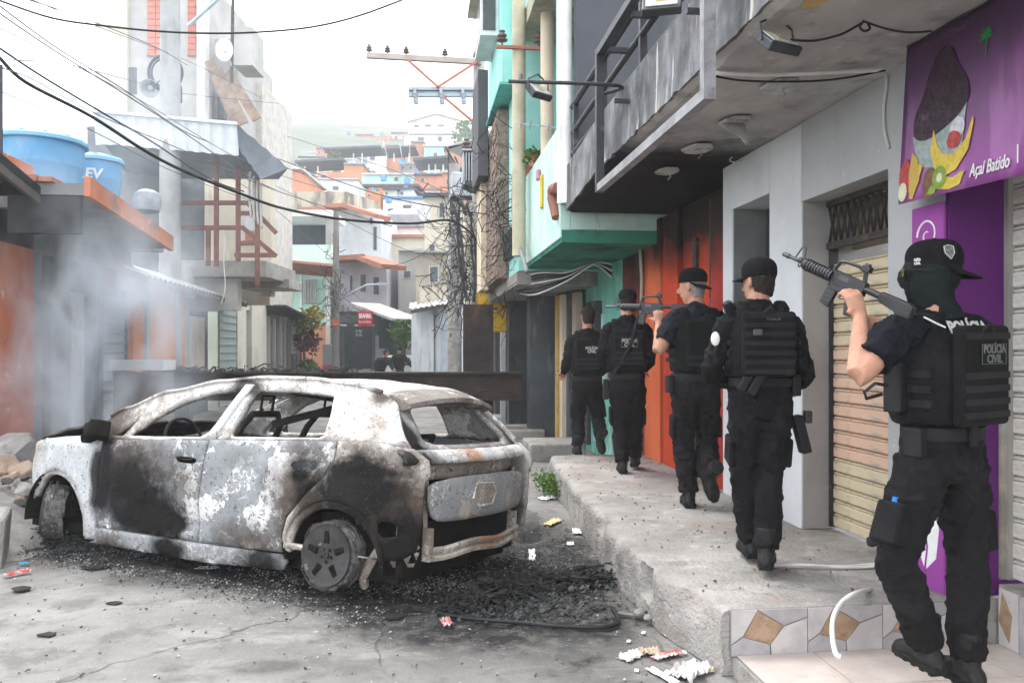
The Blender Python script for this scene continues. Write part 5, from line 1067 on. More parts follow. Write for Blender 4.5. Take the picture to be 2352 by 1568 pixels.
# ---------------- the many small houses climbing the hillside
rng = random.Random(77); ords = 'first second third fourth fifth sixth seventh eighth ninth tenth eleventh twelfth thirteenth fourteenth fifteenth sixteenth'.split()
cname = dict(white='white', cream='cream', brick='red brick', grey='grey', pale='pale blue-grey', orange='orange', mint='mint', turq='turquoise', pink='pink', dirty='stained')
for row, (rname, d_, y_, hh, x0, x1) in enumerate((('top', 170, 318, 20, 700, 925), ('upper', 138, 352, 22, 650, 1000), ('middle', 118, 378, 24, 640, 1060), ('lower', 96, 404, 26, 640, 1060), ('lowest', 64, 446, 30, 840, 1060))):
    x = x0; k = 0
    while x < x1 and k < 14:
        w_ = rng.uniform(20, 38); col = rng.choice(('white', 'white', 'cream', 'brick', 'brick', 'orange', 'grey', 'pale', 'mint', 'pink')); yt = y_-rng.uniform(0, 12); n_ = max(1, int(w_/13)); wins = [(x+w_*(q+.25)/n_, x+w_*(q+.65)/n_, yt+6, yt+13) for q in range(n_) if rng.random() < .8]
        house('small %s house, %s from the left in the %s hillside row' % (cname[col], ords[k], rname), x, x+w_, yt, y_+hh, d_+rng.uniform(-4, 4), col, wins, rng.choice((('grey', 1, 1.5, 0), ('dark', 3, 2, .6), ('tin', 2, 1.5, -.4), ('tile', 1.5, 2, .3), None)), depth=5, grp='hillside houses')
        if rng.random() < .35:
            t = thing('water_tank', 'small blue tank on the %s house of the %s hillside row' % (ords[k], rname), 'water tank', aD(x+w_*.5, yt, d_)); r_ = 5*d_/FPX; c_ = aD(x+w_*.5, yt, d_+1); MB().lathe(c_, [(r_*.85, 0), (r_, r_*1.3), (r_*1.06, r_*1.4), (0, r_*1.7)], 10).build('barrel', blue1, t, smooth=True)
        x += w_+rng.uniform(-4, 7); k += 1
# ---------------- white shack with tin roof
wk = thing('white_shack', 'whitewashed shack with a tin roof left of the steel plate', 'shack', aD(1000, 860, 26)); wsm = M('whitewash', (.62, .65, .68), (.52, .56, .6), 1.2, .85, .15, 20, layers=[((.25, .26, .28), 3, (1, 1, .25), .56, .68, .7)])
face(wk, 'wall', wsm, 1010, 1062, 690, 880, 26, 3.); face(wk, 'side_wall', wsm, 945, 1010, 700, 880, 28, .3, 0, 26); face(wk, 'upper_wall', M('stained_plaster', (.50, .45, .36), (.36, .32, .27), 1.5, .9, .2, 20, layers=[((.16, .14, .12), 2.5, (1, 1, .4), .5, .66, .7)]), 958, 1048, 653, 705, 27, 2.)
face(wk, 'door', M('grey_blue_door', (.45, .5, .55), rough=.7), 1015, 1043, 745, 880, 25.9, .06); face(wk, 'door_post', wsm, 985, 996, 720, 880, 26.2, .3); face(wk, 'window_shutter', dk_wall, 1046, 1058, 745, 800, 25.9, .05)
mb = MB(); A_, B_ = aD(940, 710, 25.4), aD(1064, 692, 24.6); n = 40; vs_ = []; fs = []; nn = V((0, 3., .35))
for i in range(n+1): q = A_.lerp(B_, i/n)+V((0, 0, .025*math.sin(i*math.pi/2))); vs_ += [q, q+nn]
for i in range(n): fs.append((2*i, 2*i+1, 2*i+3, 2*i+2))
mb.add(vs_, fs); mb.build('tin_roof', M('tin_roof', (.5, .5, .49)), wk, solid=.01, fix=False); MB().beam(aD(945, 716, 25.5), aD(1062, 698, 24.7), .06, .1).build('roof_beam', M('grey_timber', (.12, .11, .10)), wk)
sh = thing('tin_canopy', 'pale sheet canopy on thin posts above the transformer', 'canopy', aD(1075, 400, 26)); MB().add([aD(1022, 335, 26), aD(1112, 312, 24), aD(1112, 335, 30), aD(1060, 360, 30)], [(0, 1, 2, 3)]).build('sheet', M('tin_white', (.62, .64, .66)), sh, solid=.05)
for a, b_ in (((1030, 345), (1030, 470)), ((1045, 360), (1062, 400)), ((1022, 337), (1060, 400)), ((1030, 340), (1110, 318))): MB().beam(aD(*a, 26), aD(*b_, 26), .05, .05).build('post', steel_d, sh)
dish2 = thing('satellite_dish', 'white satellite dish on the cream house left of the transformer', 'satellite dish', aD(975, 490, 31)); cdx = aD(975, 488, 31); mb = MB(); vs_ = [cdx+V((0, .15, 0))]; fs = []; n = 20
for r_ in (.5, 1.):
    for j in range(n): a = 2*math.pi*j/n; vs_.append(cdx+V((.26*r_*math.cos(a), .15*(1-r_*r_), .36*r_*math.sin(a))))
for j in range(n): fs += [(0, 1+j, 1+(j+1) % n), (1+j, 1+n+j, 1+n+(j+1) % n, 1+(j+1) % n)]
mb.add(vs_, fs); mb.build('dish', M('dish_white', (.7, .7, .7)), dish2, smooth='all', solid=.01); MB().beam(cdx+V((0, .1, 0)), cdx+V((.2, .6, -.3)), .05, .05).build('mount', gal, dish2)
for k, (a, b_) in enumerate((((880, 325), (890, 360)), ((918, 330), (925, 372)), ((938, 300), (942, 360)))): cable('tall_antenna', [aD(*a, 100), aD(*b_, 100)], .05, gal, ('left thin aerial mast on the hillside crest', 'middle thin aerial mast on the hillside crest', 'right thin aerial mast on the hillside crest')[k], 'mast', 'aerial masts on the crest')
# ---------------- distant mountain
mb = MB(); nx, ny = 60, 14; vs_ = []; fs = []
for j in range(ny+1):
    for i in range(nx+1):
        px = -900+4200*i/nx; r_ = ray(px, 0); d = 290+9*j; ridge = interp([(-900, 790), (300, 780), (480, 640), (600, 330), (650, 302), (760, 300), (850, 298), (930, 305), (1040, 320), (1300, 300), (1800, 330), (3300, 400)], px)
        z = (HY-ridge)/FPX*416*(j/ny)**.7+4*fnoise((i*.5, j*.5, 3), 1)*(j/ny); vs_.append((r_.x*d, r_.y*d, 2+z))
for j in range(ny):
    for i in range(nx): a = j*(nx+1)+i; fs.append((a, a+1, a+nx+2, a+nx+1))
mb.add(vs_, fs); struct(mb.build('hills', M('forest_hill', (.05, .085, .07), (.035, .065, .055), .05, .95, 0), smooth='all', fix=False))
# ================================================================ BURNT-OUT CAR (built in its own frame: x forward, y left, z up)
car = thing('burnt_car', 'burnt-out grey and white hatchback wreck standing in the street', 'car')
car.matrix_world = Matrix.Translation((-1.24, 6.64, -.085)) @ Matrix.Rotation(R(145.5), 4, 'Z') @ Matrix.Rotation(.075, 4, 'X') @ Matrix.Scale(.965, 4)
def cpart(o, parent=None): o.parent = parent or car; return o
def burnt(name, base, base2, pale, pale_amt, soots, brown=.3, spec_=.07, rough=.7, rims=.8):
    m, b, p, co = begin(name)
    n1 = b.noise(co, 2.2, 5, .65); c = b.mix(b.ramp(n1, .38, .62), base2, base)
    dn = b.new('ShaderNodeTexNoise'); dn.inputs['Scale'].default_value = 9; dn.inputs['Detail'].default_value = 5; dn.inputs['Roughness'].default_value = .7; b.link(co, dn.inputs['Vector'])
    va = b.new('ShaderNodeMixRGB'); va.blend_type = 'ADD'; va.inputs[0].default_value = .10; b.link(co, va.inputs[1]); b.link(dn.outputs['Color'], va.inputs[2]); wco = va.outputs[0]
    big = b.noise(wco, 3.6, 6, .68)
    c = b.mix(b.math('MULTIPLY', b.ramp(big, .585-pale_amt*.2, .60-pale_amt*.2), .9), c, b.mix(b.ramp(b.noise(co, 17, 4, .7), .4, .6), tuple(q*.8 for q in pale), pale))
    e1 = b.ramp(b.math('ABSOLUTE', b.math('SUBTRACT', big, .592-pale_amt*.2)), .020, .004)                      # dark scorched edge round each flake
    c = b.mix(b.math('MULTIPLY', e1, .55), c, (.09, .07, .055))
    for sc2, off, lo in ((5.2, .52, .50), (8.5, .49, .52)):
        rim = b.ramp(b.math('ABSOLUTE', b.math('SUBTRACT', b.noise(wco, sc2, 4, .6), off)), .016, .005)
        c = b.mix(b.math('MULTIPLY', b.math('MULTIPLY', rim, b.ramp(b.noise(co, 3.1, 3), lo, lo+.05)), rims), c, (.74, .73, .71))
    c = b.mix(b.math('MULTIPLY', b.ramp(b.noise(co, 3.4, 6, .72), .52, .64), brown), c, (.15, .105, .075))
    for (ce, scl, ra, so, op, cc) in sorted(soots, key=lambda q: -q[5][0]):
        d = b.math('ADD', b.dist(co, ce, scl), b.math('MULTIPLY', b.math('SUBTRACT', b.noise(co, 4.5, 6, .72), .5), so*1.7))
        c = b.mix(b.math('MULTIPLY', b.ramp(d, ra+so*.4, ra-so*.4), op), c, cc)
    c = b.mix(b.math('MULTIPLY', b.ramp(b.noise(co, 46, 3, .7), .60, .66), .8), c, (.035, .03, .026))
    c = b.mix(b.math('MULTIPLY', b.ramp(b.noise(co, 15, 5, .8), .63, .66), .85), c, (.03, .026, .024))
    b.link(c, p.inputs['Base Color']); p.inputs['Specular IOR Level'].default_value = spec_
    b.link(b.ramp(big, .54, .6, rough-.1, rough+.2), p.inputs['Roughness'])
    bumpify(b, p, b.math('ADD', b.noise(co, 40, 4, .75), b.math('MULTIPLY', b.ramp(big, .57, .6), 1.4)), .55, .006)
    return m
BLK = (.008, .0075, .0075); BRN = (.06, .043, .033)
mt_door = burnt('burnt_paint_front_door', (.26, .275, .285), (.18, .19, .20), (.66, .66, .655), .14, [((.50, .9, .58), (1, .2, .9), .30, .30, .99, BLK), ((.26, .9, .48), (1, .2, 1.1), .27, .28, .99, BLK), ((.08, .9, .36), (1.1, .2, 1.0), .27, .22, .99, BLK), ((.80, .9, .72), (2.2, .2, .8), .28, .2, .98, BLK), ((.45, .9, .84), (.8, .2, 1.4), .32, .34, .8, BRN), ((-.1, .9, .7), (1.6, .2, 1.2), .2, .3, .6, BRN)], .2, rims=1.)
mt_rdoor = burnt('burnt_paint_rear_door', (.29, .30, .31), (.20, .21, .22), (.72, .715, .70), .22, [((-1.2, .9, .66), (1.2, .2, .8), .30, .3, .92, BRN), ((-1.3, .9, .72), (1.5, .2, 1), .2, .26, .95, BLK), ((-.75, .9, .36), (.8, .2, 1.8), .2, .26, .8, BRN), ((-1.20, .9, .85), (1.5, .2, 3.), .14, .12, .97, BLK), ((-.62, .9, .93), (1.3, .2, 2.6), .2, .16, .7, (.16, .17, .17)), ((-.5, .9, .35), (.9, .2, 2.), .2, .2, .6, (.16, .165, .17))], .12, rims=1.)
mt_fend = burnt('burnt_paint_fender', (.44, .455, .465), (.37, .38, .39), (.58, .58, .58), -.08, [((1.85, .8, .86), (1.5, .2, 2), .3, .4, .85, (.30, .26, .22)), ((.87, .85, .66), (3.2, .2, .8), .22, .16, .95, BLK), ((.0, .85, .22), (1.6, .2, 2.5), .22, .2, .97, BLK), ((-.95, .85, .22), (1.8, .2, 2.5), .22, .26, .9, BLK)], .08, rims=.3)
mt_sill = burnt('burnt_paint_sill', (.27, .28, .285), (.19, .195, .2), (.52, .52, .51), .0, [((.05, .85, .22), (1.4, .2, 2.2), .26, .22, .98, BLK), ((-.85, .85, .22), (1.4, .2, 2.2), .26, .26, .95, BLK), ((.7, .85, .2), (1.6, .2, 3), .2, .3, .8, BRN)], .2, rims=.4)
mt_quar = burnt('burnt_paint_quarter', (.44, .41, .38), (.30, .27, .245), (.66, .63, .59), .16, [((-1.62, .9, .76), (.9, .2, 1.25), .32, .26, .98, BLK), ((-1.95, .8, .55), (1.1, .2, .9), .34, .26, .96, BRN), ((-1.98, .8, .45), (1.2, .2, 1.3), .28, .22, .97, BLK), ((-1.3, .9, .64), (1.5, .2, 1), .22, .26, .9, BRN), ((-1.75, .85, .90), (.8, .2, 5), .16, .14, .85, BLK)], .6, rims=.4)
mt_frame = burnt('burnt_paint_frame', (.48, .465, .45), (.33, .31, .29), (.74, .72, .69), .3, [((.9, .7, 1.1), (1, .2, 1.6), .3, .3, .9, BRN), ((-.42, .7, 1.42), (1.2, .2, 3), .2, .16, .9, BLK), ((-1.62, .7, 1.42), (2, .2, 2), .2, .2, .9, BRN)], .6, rims=.5)
mt_roof = burnt('burnt_roof_white', (.80, .79, .775), (.72, .705, .69), (.82, .81, .80), .5, [((-1.72, 0, 1.48), (1.6, .8, 1), .26, .3, .9, BRN), ((.3, .6, 1.4), (1.4, 2, 1), .28, .3, .8, BRN), ((-.5, .66, 1.5), (.5, 3, 1), .2, .3, .6, BRN)], .2, rims=.3)
mt_rear = burnt('burnt_paint_tailgate', (.34, .335, .33), (.22, .215, .21), (.58, .55, .52), .12, [((-1.9, .66, 1.15), (1, 3, 1.), .26, .22, .96, BLK), ((-1.9, -.66, 1.15), (1, 3, 1.), .24, .26, .9, BRN), ((-1.8, 0, 1.40), (1, .8, 4), .2, .2, .9, BRN)], .4, rims=.5)
mt_shelf = burnt('burnt_paint_shelf', (.60, .605, .615), (.48, .475, .475), (.72, .71, .70), .3, [((-2.1, .2, 1.0), (1, 1.6, 2), .18, .25, .7, (.42, .20, .10)), ((-2.1, .75, .97), (1, 1.4, 2), .26, .25, .95, BLK)], .35, rims=.3)
mt_plate = burnt('burnt_paint_lower_gate', (.27, .275, .28), (.21, .215, .22), (.50, .47, .44), -.02, [((-2.15, .3, .64), (1, 3, 3), .2, .1, .85, (.42, .36, .31)), ((-2.15, -.3, .68), (1, 4, 3), .2, .12, .8, (.4, .35, .31))], .15, rims=.5)
mt_dark = M('car_soot_inside', (.009, .0085, .008), (.016, .014, .012), 6, .95, .4, 30, spec=.03)
mt_bare = burnt('scorched_bare_steel', (.36, .32, .28), (.24, .20, .17), (.6, .56, .5), .1, [], .6, rims=.3)
def Wp(x): return interp([(-2.25, .60), (-2.1, .74), (-1.85, .83), (-1.4, .875), (0, .885), (1.0, .88), (1.45, .855), (1.75, .80), (1.95, .70), (2.1, .5)], x)
def belt(x): return 1.02-.045*x
def yside(x, z):
    zb = belt(x); w_ = Wp(x)
    if z <= zb:
        y = w_*(1-.045*((z-.66)/.42)**2)
        y += .012*max(0, 1-abs(z-.90)/.03)          # shoulder crease
        y -= .018*math.exp(-((z-(.42+.12*(x+.5)))/.07)**2)*(abs(x) < 1.05)   # sculpted crease low on the doors
    else:
        yb = w_*(1-.045*((zb-.66)/.42)**2); tp = max(0, min(1, (-x-.9)/.8)); y = yb-.02-(.50+.30*tp*tp)*(z-zb)-.12*max(0, z-1.33)
    return y+.006*fnoise((x*3, z*3, 1), 1.3)+.004*fnoise((x*7, z*7, 5), 1.3)
def inside(p, poly):
    x, y = p; c_ = False; n = len(poly); j = n-1
    for i in range(n):
        xi, yi = poly[i]; xj, yj = poly[j]
        if (yi > y) != (yj > y) and x < (xj-xi)*(y-yi)/(yj-yi)+xi: c_ = not c_
        j = i
    return c_
def resample(poly, step, smooth=0, k=.22):
    if smooth:                                   # round corners by chaikin
        for _ in range(smooth):
            q = []
            for a, b_ in zip(poly, poly[1:]+poly[:1]): q += [(a[0]*(1-k)+b_[0]*k, a[1]*(1-k)+b_[1]*k), (a[0]*k+b_[0]*(1-k), a[1]*k+b_[1]*(1-k))]
            poly = q
    o = []
    for a, b_ in zip(poly, poly[1:]+poly[:1]):
        L_ = math.hypot(b_[0]-a[0], b_[1]-a[1]); k = max(1, int(L_/step))
        for i in range(k): o.append((a[0]+(b_[0]-a[0])*i/k, a[1]+(b_[1]-a[1])*i/k))
    return o
def patch(outline, holes, fn, step=.05):
    """triangulated 2-D sheet with holes, mapped to 3-D by fn"""
    out = resample(outline, step); hs = [resample(h, step*.7) for h in holes]; pts = []; ed = []
    for loop in [out]+hs:
        s = len(pts); n = len(loop); pts += loop; ed += [(s+i, s+(i+1) % n) for i in range(n)]
    xs = [p[0] for p in out]; ys = [p[1] for p in out]; x = min(xs); row = 0
    bnd = list(pts)
    while x < max(xs):
        y = min(ys)+(step/2 if row % 2 else 0)
        while y < max(ys):
            if inside((x, y), out) and not any(inside((x, y), h) for h in hs) and min((x-a)**2+(y-b_)**2 for a, b_ in bnd) > (step*.45)**2: pts.append((x, y))
            y += step
        x += step*.87; row += 1
    res = delaunay_2d_cdt([V(p) for p in pts], ed, [], 0, 1e-5)
    vs2 = res[0]; tris = []
    for f_ in res[2]:
        cx = sum(vs2[i][0] for i in f_)/len(f_); cy_ = sum(vs2[i][1] for i in f_)/len(f_)
        if inside((cx, cy_), out) and not any(inside((cx, cy_), h) for h in hs): tris.append(tuple(f_))
    return MB().add([fn(v[0], v[1]) for v in vs2], tris)
def panel(name, outline, holes, mat, solid=.022, step=.05, off=0., both=True, fn=None, parent=None):
    os_ = []
    for sgn in ((1, -1) if both else (1,)):
        f2 = fn or (lambda x, z, s=sgn: (x, s*(yside(x, z)+off), z))
        mb = patch(outline, holes, f2, step); o = mb.build(name, mat, smooth='all', fix=True)
        # make normals point outwards
        n0 = o.data.polygons[len(o.data.polygons)//2]
        want = V((0, sgn, 0)) if fn is None else None
        if want is not None and sum(p.normal.y for p in o.data.polygons)*sgn < 0: o.data.flip_normals()
        md = o.modifiers.new('solid', 'SOLIDIFY'); md.thickness = solid; md.offset = -1
        os_.append(cpart(o, parent))
    return os_
def arc(cx, cz, r, a0, a1, n=18): return [(cx+r*math.cos(R(a0+(a1-a0)*i/n)), cz+r*math.sin(R(a0+(a1-a0)*i/n))) for i in range(n+1)]
RW, FW, AR = (-1.46, .30), (1.40, .30), .40
# fender
panel('front_fender', [(.872, .20), (.862, .60), (.845, .975), (1.0, 1.0), (1.35, .975), (1.7, .93), (1.88, .86), (1.97, .74), (1.97, .58), (1.86, .46)]+arc(*FW, AR, 20, 196), [], mt_fend)
panel('front_door', [(.855, .305), (.85, .60), (.828, .978), (.25, 1.003), (-.305, 1.03), (-.275, .70), (-.258, .31)], [resample([(-.02, .905), (-.20, .905), (-.235, .885), (-.2, .855), (-.03, .855), (.005, .88)], .02, 1)], mt_door)
panel('rear_door', [(-.272, .31), (-.288, .70), (-.318, 1.033), (-.9, 1.058), (-1.455, 1.082), (-1.445, .96), (-1.38, .84), (-1.22, .70), (-1.085, .56), (-1.04, .40), (-1.035, .32)], [resample([(-1.12, .935), (-1.31, .94), (-1.345, .915), (-1.29, .875), (-1.15, .87), (-1.09, .90)], .02, 1)], mt_rdoor)
panel('rear_quarter', [(-1.47, 1.085), (-1.75, 1.09), (-2.0, 1.06), (-2.10, .99), (-2.125, .90), (-2.09, .86), (-2.08, .60), (-2.05, .42), (-1.95, .36)]+arc(*RW, AR, 8, 172)+[(-1.05, .40), (-1.10, .56), (-1.235, .71), (-1.395, .85), (-1.46, .965)], [resample([(-1.80, .60), (-1.94, .60), (-1.95, .51), (-1.82, .50)], .02, 1)], mt_quar)
panel('sill', [(.965, .17), (.9, .185), (.87, .295), (-.26, .297), (-1.03, .305), (-1.08, .26), (-1.05, .205), (-.3, .165)], [], mt_sill, .03)
panel('wheel_arch_lip', arc(*RW, AR+.012, 5, 178)+arc(*RW, AR-.05, 178, 5), [], mt_quar, .04, .04, -.012); panel('wheel_arch_lip', arc(*FW, AR+.012, 25, 194)+arc(*FW, AR-.035, 194, 25), [], mt_frame, .04, .04, -.012)
w1 = resample([(.775, 1.008), (.645, 1.014), (.545, 1.165)], .04, 1, .08); w2 = resample([(.60, 1.018), (.20, 1.03), (-.24, 1.05), (-.40, 1.395), (-.36, 1.402), (-.1, 1.375), (.15, 1.295), (.36, 1.19)], .05, 1, .1); w3 = resample([(-.46, 1.062), (-.9, 1.08), (-1.318, 1.097), (-1.30, 1.25), (-1.26, 1.385), (-.9, 1.405), (-.525, 1.402)], .05, 1, .1)
rail = [(1.02, 1.06), (.80, 1.205), (.33, 1.36), (-.14, 1.447), (-.58, 1.482), (-1.0, 1.48), (-1.375, 1.45), (-1.66, 1.395)]
panel('side_frame', [(1.12, .99), (1.05, 1.035)]+rail+[(-1.74, 1.34), (-1.87, 1.19), (-1.985, 1.07), (-1.75, 1.095), (-1.46, 1.088), (-.9, 1.063), (-.31, 1.037), (.25, 1.008), (.84, .984)], [w1, w2, w3], mt_frame, .045, .045)
for (o_, x0, z0, x1, z1) in (('pillar_trim', -.255, 1.05, -.435, 1.44), ): 
    panel(o_, [(x0, z0), (x0-.09, z0+.004), (x1-.055, z1), (x1+.035, z1)], [], mt_fend, .05, .05, .006)
# roof
hwid = lambda x: yside(x, interp(sorted([(a, b_) for a, b_ in rail]), x))
def roofz(x): return interp(sorted([(a, b_) for a, b_ in rail]), x)
mb = MB(); nx, ny = 30, 14; vs_ = []; fs = []
for i in range(nx+1):
    x = .42-(.42+1.70)*i/nx
    for j in range(ny+1):
        v = -1+2*j/ny; vs_.append((x-.10*v*v*(i == 0), hwid(x)*v, roofz(x)+.045*(1-v*v)+.006*fnoise((x*2, v*2, 1), 1.5)-.03*math.exp(-((x+.5)**2+(v-.2)**2)*4)))
for i in range(nx):
    for j in range(ny): a = i*(ny+1)+j; fs.append((a, a+1, a+ny+2, a+ny+1))
o = mb.add(vs_, fs).build('roof', mt_roof, smooth='all', fix=False); o.modifiers.new('s', 'SOLIDIFY').thickness = .02; cpart(o)
for s in (1, -1): cpart(MB().tube([(x, s*(hwid(x)-.005), roofz(x)+.012) for x in [.9-.1*i for i in range(26)]], .016, 6).build('roof_rail', mt_frame, smooth=True))
cpart(MB().tube([(.40, y*.1, 1.352+.035*(1-(y*.1/.62)**2)) for y in range(-6, 7)], .028, 6).build('windscreen_header', mt_frame, smooth=True))
# spoiler
mb = MB(); vs_ = []; fs = []; n = 16
for j in range(n+1):
    v = -1+2*j/n; y = .56*v; cx = .07*v*v; zc = 1.405+.035*(1-v*v)-.02*v*v
    vs_ += [(-1.60+cx, y, zc+.012), (-1.74+cx, y, zc+.012), (-1.90+cx, y, zc-.045), (-1.905+cx, y, zc-.075), (-1.80+cx, y, zc-.10), (-1.66+cx, y, zc-.03)]
for j in range(n):
    for i in range(6): fs.append((j*6+i, j*6+(i+1) % 6, (j+1)*6+(i+1) % 6, (j+1)*6+i))
fs += [tuple(range(6)), tuple(n*6+i for i in range(6))[::-1]]
cpart(mb.add(vs_, fs).build('roof_spoiler', burnt('burnt_spoiler', (.24, .22, .20), (.14, .12, .11), (.5, .46, .42), .05, [], .5, rims=.3), smooth=True))
# tailgate
def xr(y, z): 
    v = y/.8
    base = interp([(.50, -2.10), (.86, -2.13), (.90, -2.06), (.945, -2.07), (.965, -2.16), (1.03, -2.12), (1.07, -2.02), (1.36, -1.78), (1.42, -1.72)], z)
    return base+.13*v*v+.004*fnoise((y*4, z*4, 2), 1.2)
rear_fn = lambda y, z: (xr(y, z), y, z)
panel('tailgate_frame', [(-.55, 1.365), (.55, 1.365), (.67, 1.20), (.76, 1.05), (-.76, 1.05), (-.67, 1.20)], [resample([(-.44, 1.335), (.44, 1.335), (.59, 1.075), (-.59, 1.075)], .05, 2, .12)], mt_rear, .04, .05, both=False, fn=rear_fn)
panel('tailgate_shelf', [(-.80, 1.055), (.80, 1.055), (.83, .99), (.82, .955), (-.82, .955), (-.83, .99)], [], mt_shelf, .03, .03, both=False, fn=rear_fn)
panel('lamp_recess', [(-.81, .953), (.81, .953), (.78, .85), (-.78, .85)], [[(x+.012*math.cos(a), .905+.012*math.sin(a)) for a in [i*.9 for i in range(7)]] for x in (-.5, -.25, .02, .3, .55)], mt_bare, .02, .035, both=False, fn=lambda y, z: (xr(y, .91)+.03, y, z))
lg = panel('tailgate_lower', resample([(-.64, .875), (.64, .875), (.655, .72), (.60, .60), (.45, .585), (-.45, .585), (-.60, .60), (-.655, .72)], .06, 2), [], mt_plate, .03, .05, both=False, fn=lambda y, z: (xr(y, .86)-.01-.02*math.sin((z-.55)*9), y, z))[0]
fr_ = [(-.02, .81), (.20, .82), (.23, .72), (.17, .665), (-.01, .665), (-.06, .74)]
cpart(MB().tube([(xr(y, .86)-.036, y, z) for y, z in fr_], .008, 5, closed=True).build('plate_mount', mt_frame, smooth=True), lg)
cpart(MB().prism(fr_, lambda y, z: (xr(.08, .86)-.028, y, z), (-.003, 0, 0)).build('plate_panel', mt_bare), lg)
# bare rear structure: side lamp cavities, inner panel, crash bar
for s in (1, -1):
    cpart(MB().add([(-1.93, s*.74, .88), (-2.03, s*.60, .88), (-2.01, s*.56, .40), (-1.88, s*.73, .38)], [(0, 1, 2, 3)]).build('lamp_cavity', mt_bare, solid=.02))
    cpart(MB().tube([(-1.80, s*.75, .86), (-1.93, s*.71, .62), (-1.98, s*.64, .42)], [.03, .035, .03], 6).build('strut', mt_bare, smooth=True))
    cpart(MB().box(-2.06, -1.9, s*.60, s*.56, .34, .55).build('crash_box', mt_bare))
cpart(MB().box(-1.95, -1.90, -.74, .74, .25, .86).build('rear_inner_panel', mt_dark))
bar_pts = lambda dz: [(-2.08-.03*math.cos(y*1.2)+.10*(y/.7)**2, y-.06, .385+dz+.012*math.sin(y*9)) for y in [-.60+.1*i for i in range(13)]]
cb_ = MB()
for dz, r_ in ((-.028, .02), (.028, .02)): cb_.tube(bar_pts(dz), r_, 6)
cpart(cb_.build('crash_bar', burnt('crash_bar_steel', (.48, .44, .38), (.34, .29, .24), (.64, .6, .54), .1, [((-2.1, -.1, .42), (1, 1.5, 4), .2, .25, .7, (.34, .15, .07))], .5), smooth=True))
cpart(MB().add([p for p in bar_pts(-.03)]+[p for p in bar_pts(.03)], [(i, i+1, 14+i, 13+i) for i in range(12)]).build('crash_bar_web', mt_bare, solid=.01))
cpart(MB().box(-1.92, -1.5, -.58, .58, .25, .34).build('underbody', mt_dark))
cpart(MB().box(-2.0, -1.93, -.70, .70, .34, .62).build('bumper_cavity', mt_dark))
cpart(MB().add([(-1.95, .76, .40), (-2.02, .66, .40), (-1.98, .66, .31), (-1.80, .76, .30)], [(0, 1, 2, 3)]).build('torn_bracket', mt_bare, solid=.012))
# floor, bulkhead, hood, mirror, wells
cpart(MB().box(-1.9, 1.9, -.70, .70, .20, .27).build('floor_pan', mt_dark)); cpart(MB().box(1.0, 1.08, -.76, .76, .25, .97).build('bulkhead', mt_dark)); cpart(MB().box(-1.88, -1.25, -.70, .70, .27, .60).build('boot_floor', mt_dark))
mb = MB(); vs_ = []; fs = []; nx, ny = 18, 14
for i in range(nx+1):
    x = 1.02+.98*i/nx
    for j in range(ny+1):
        v = -1+2*j/ny; w_ = Wp(min(x, 2.05))*.93; z = interp([(1.0, 1.09), (1.3, 1.05), (1.7, .975), (2.02, .82)], x)+.03*(1-v*v)-.05*max(0, fnoise((x*2, v*2, 6), 1.5))-.02
        vs_.append((x, w_*v, z))
for i in range(nx):
    for j in range(ny): a = i*(ny+1)+j; fs.append((a, a+1, a+ny+2, a+ny+1))
o = mb.add(vs_, fs).build('bonnet', M('charred_bonnet', (.055, .05, .046), (.11, .10, .09), 5, .85, .5, 25, layers=[((.30, .28, .25), 7, (1, 1, 1), .6, .66, .7)]), smooth='all', fix=False); o.modifiers.new('s', 'SOLIDIFY').thickness = .02; cpart(o)
cpart(MB().box(1.86, 1.98, -.6, .6, .45, .80).build('front_panel', mt_dark))
mir = fuse(MB().obox((.84, .91, 1.05), .13, .16, .13, (R(10), R(20), R(-20))).obox((.93, .89, 1.0), .16, .10, .06, (0, R(25), 0)), .012, mt_dark, 'melted_mirror', None, 3, lambda q: .012*fnoise(q, 14)); cpart(mir)
for s in (1, -1):
    for (cx, cz) in (RW, FW):
        mb = MB(); n = 16; vs_ = []
        for i in range(n+1):
            a = R(-5+190*i/n); vs_ += [(cx+.41*math.cos(a), s*.83, cz+.41*math.sin(a)), (cx+.41*math.cos(a), s*.50, cz+.41*math.sin(a))]
        mb.add(vs_, [(2*i, 2*i+1, 2*i+3, 2*i+2) for i in range(n)]); mb.add([(cx-.42, s*.50, .2), (cx+.42, s*.50, .2), (cx+.42, s*.5, .75), (cx-.42, s*.5, .75)], [(0, 1, 2, 3)])
        cpart(mb.build('wheel_well', mt_dark, solid=.01))
# seat frames, steering wheel, roll of wires, hanging roof strut
tubm = M('burnt_tube', (.03, .028, .027), (.06, .05, .045), 8, .8, .3)
for y in (.36, -.36):
    st = cpart(MB().tube([(-.05, y-.22, .45), (-.12, y-.22, .75), (-.32, y-.20, 1.12), (-.36, y-.13, 1.22), (-.36, y+.13, 1.22), (-.32, y+.20, 1.12), (-.12, y+.22, .75), (-.05, y+.22, .45)], .026, 8).build('seat_frame', tubm, smooth=True))
    cpart(MB().tube([(-.05, y-.22, .45), (.42, y-.22, .47), (.45, y, .47), (.42, y+.22, .47), (-.05, y+.22, .45)], .022, 7).build('seat_pan', tubm, smooth=True), st)
    cpart(MB().tube([(-.36, y-.06, 1.2), (-.38, y-.06, 1.36), (-.38, y+.06, 1.36), (-.36, y+.06, 1.2)], .012, 6).build('headrest_frame', tubm, smooth=True), st)
cpart(MB().tube([(-1.05, -.55, .5), (-1.30, -.55, 1.08), (-1.30, .55, 1.08), (-1.05, .55, .5)], .025, 8).build('rear_seat_frame', tubm, smooth=True))
cpart(MB().tube([(.72, .7, .93), (.68, 0, .95), (.72, -.7, .93)], .04, 8).build('dashboard_beam', tubm, smooth=True))
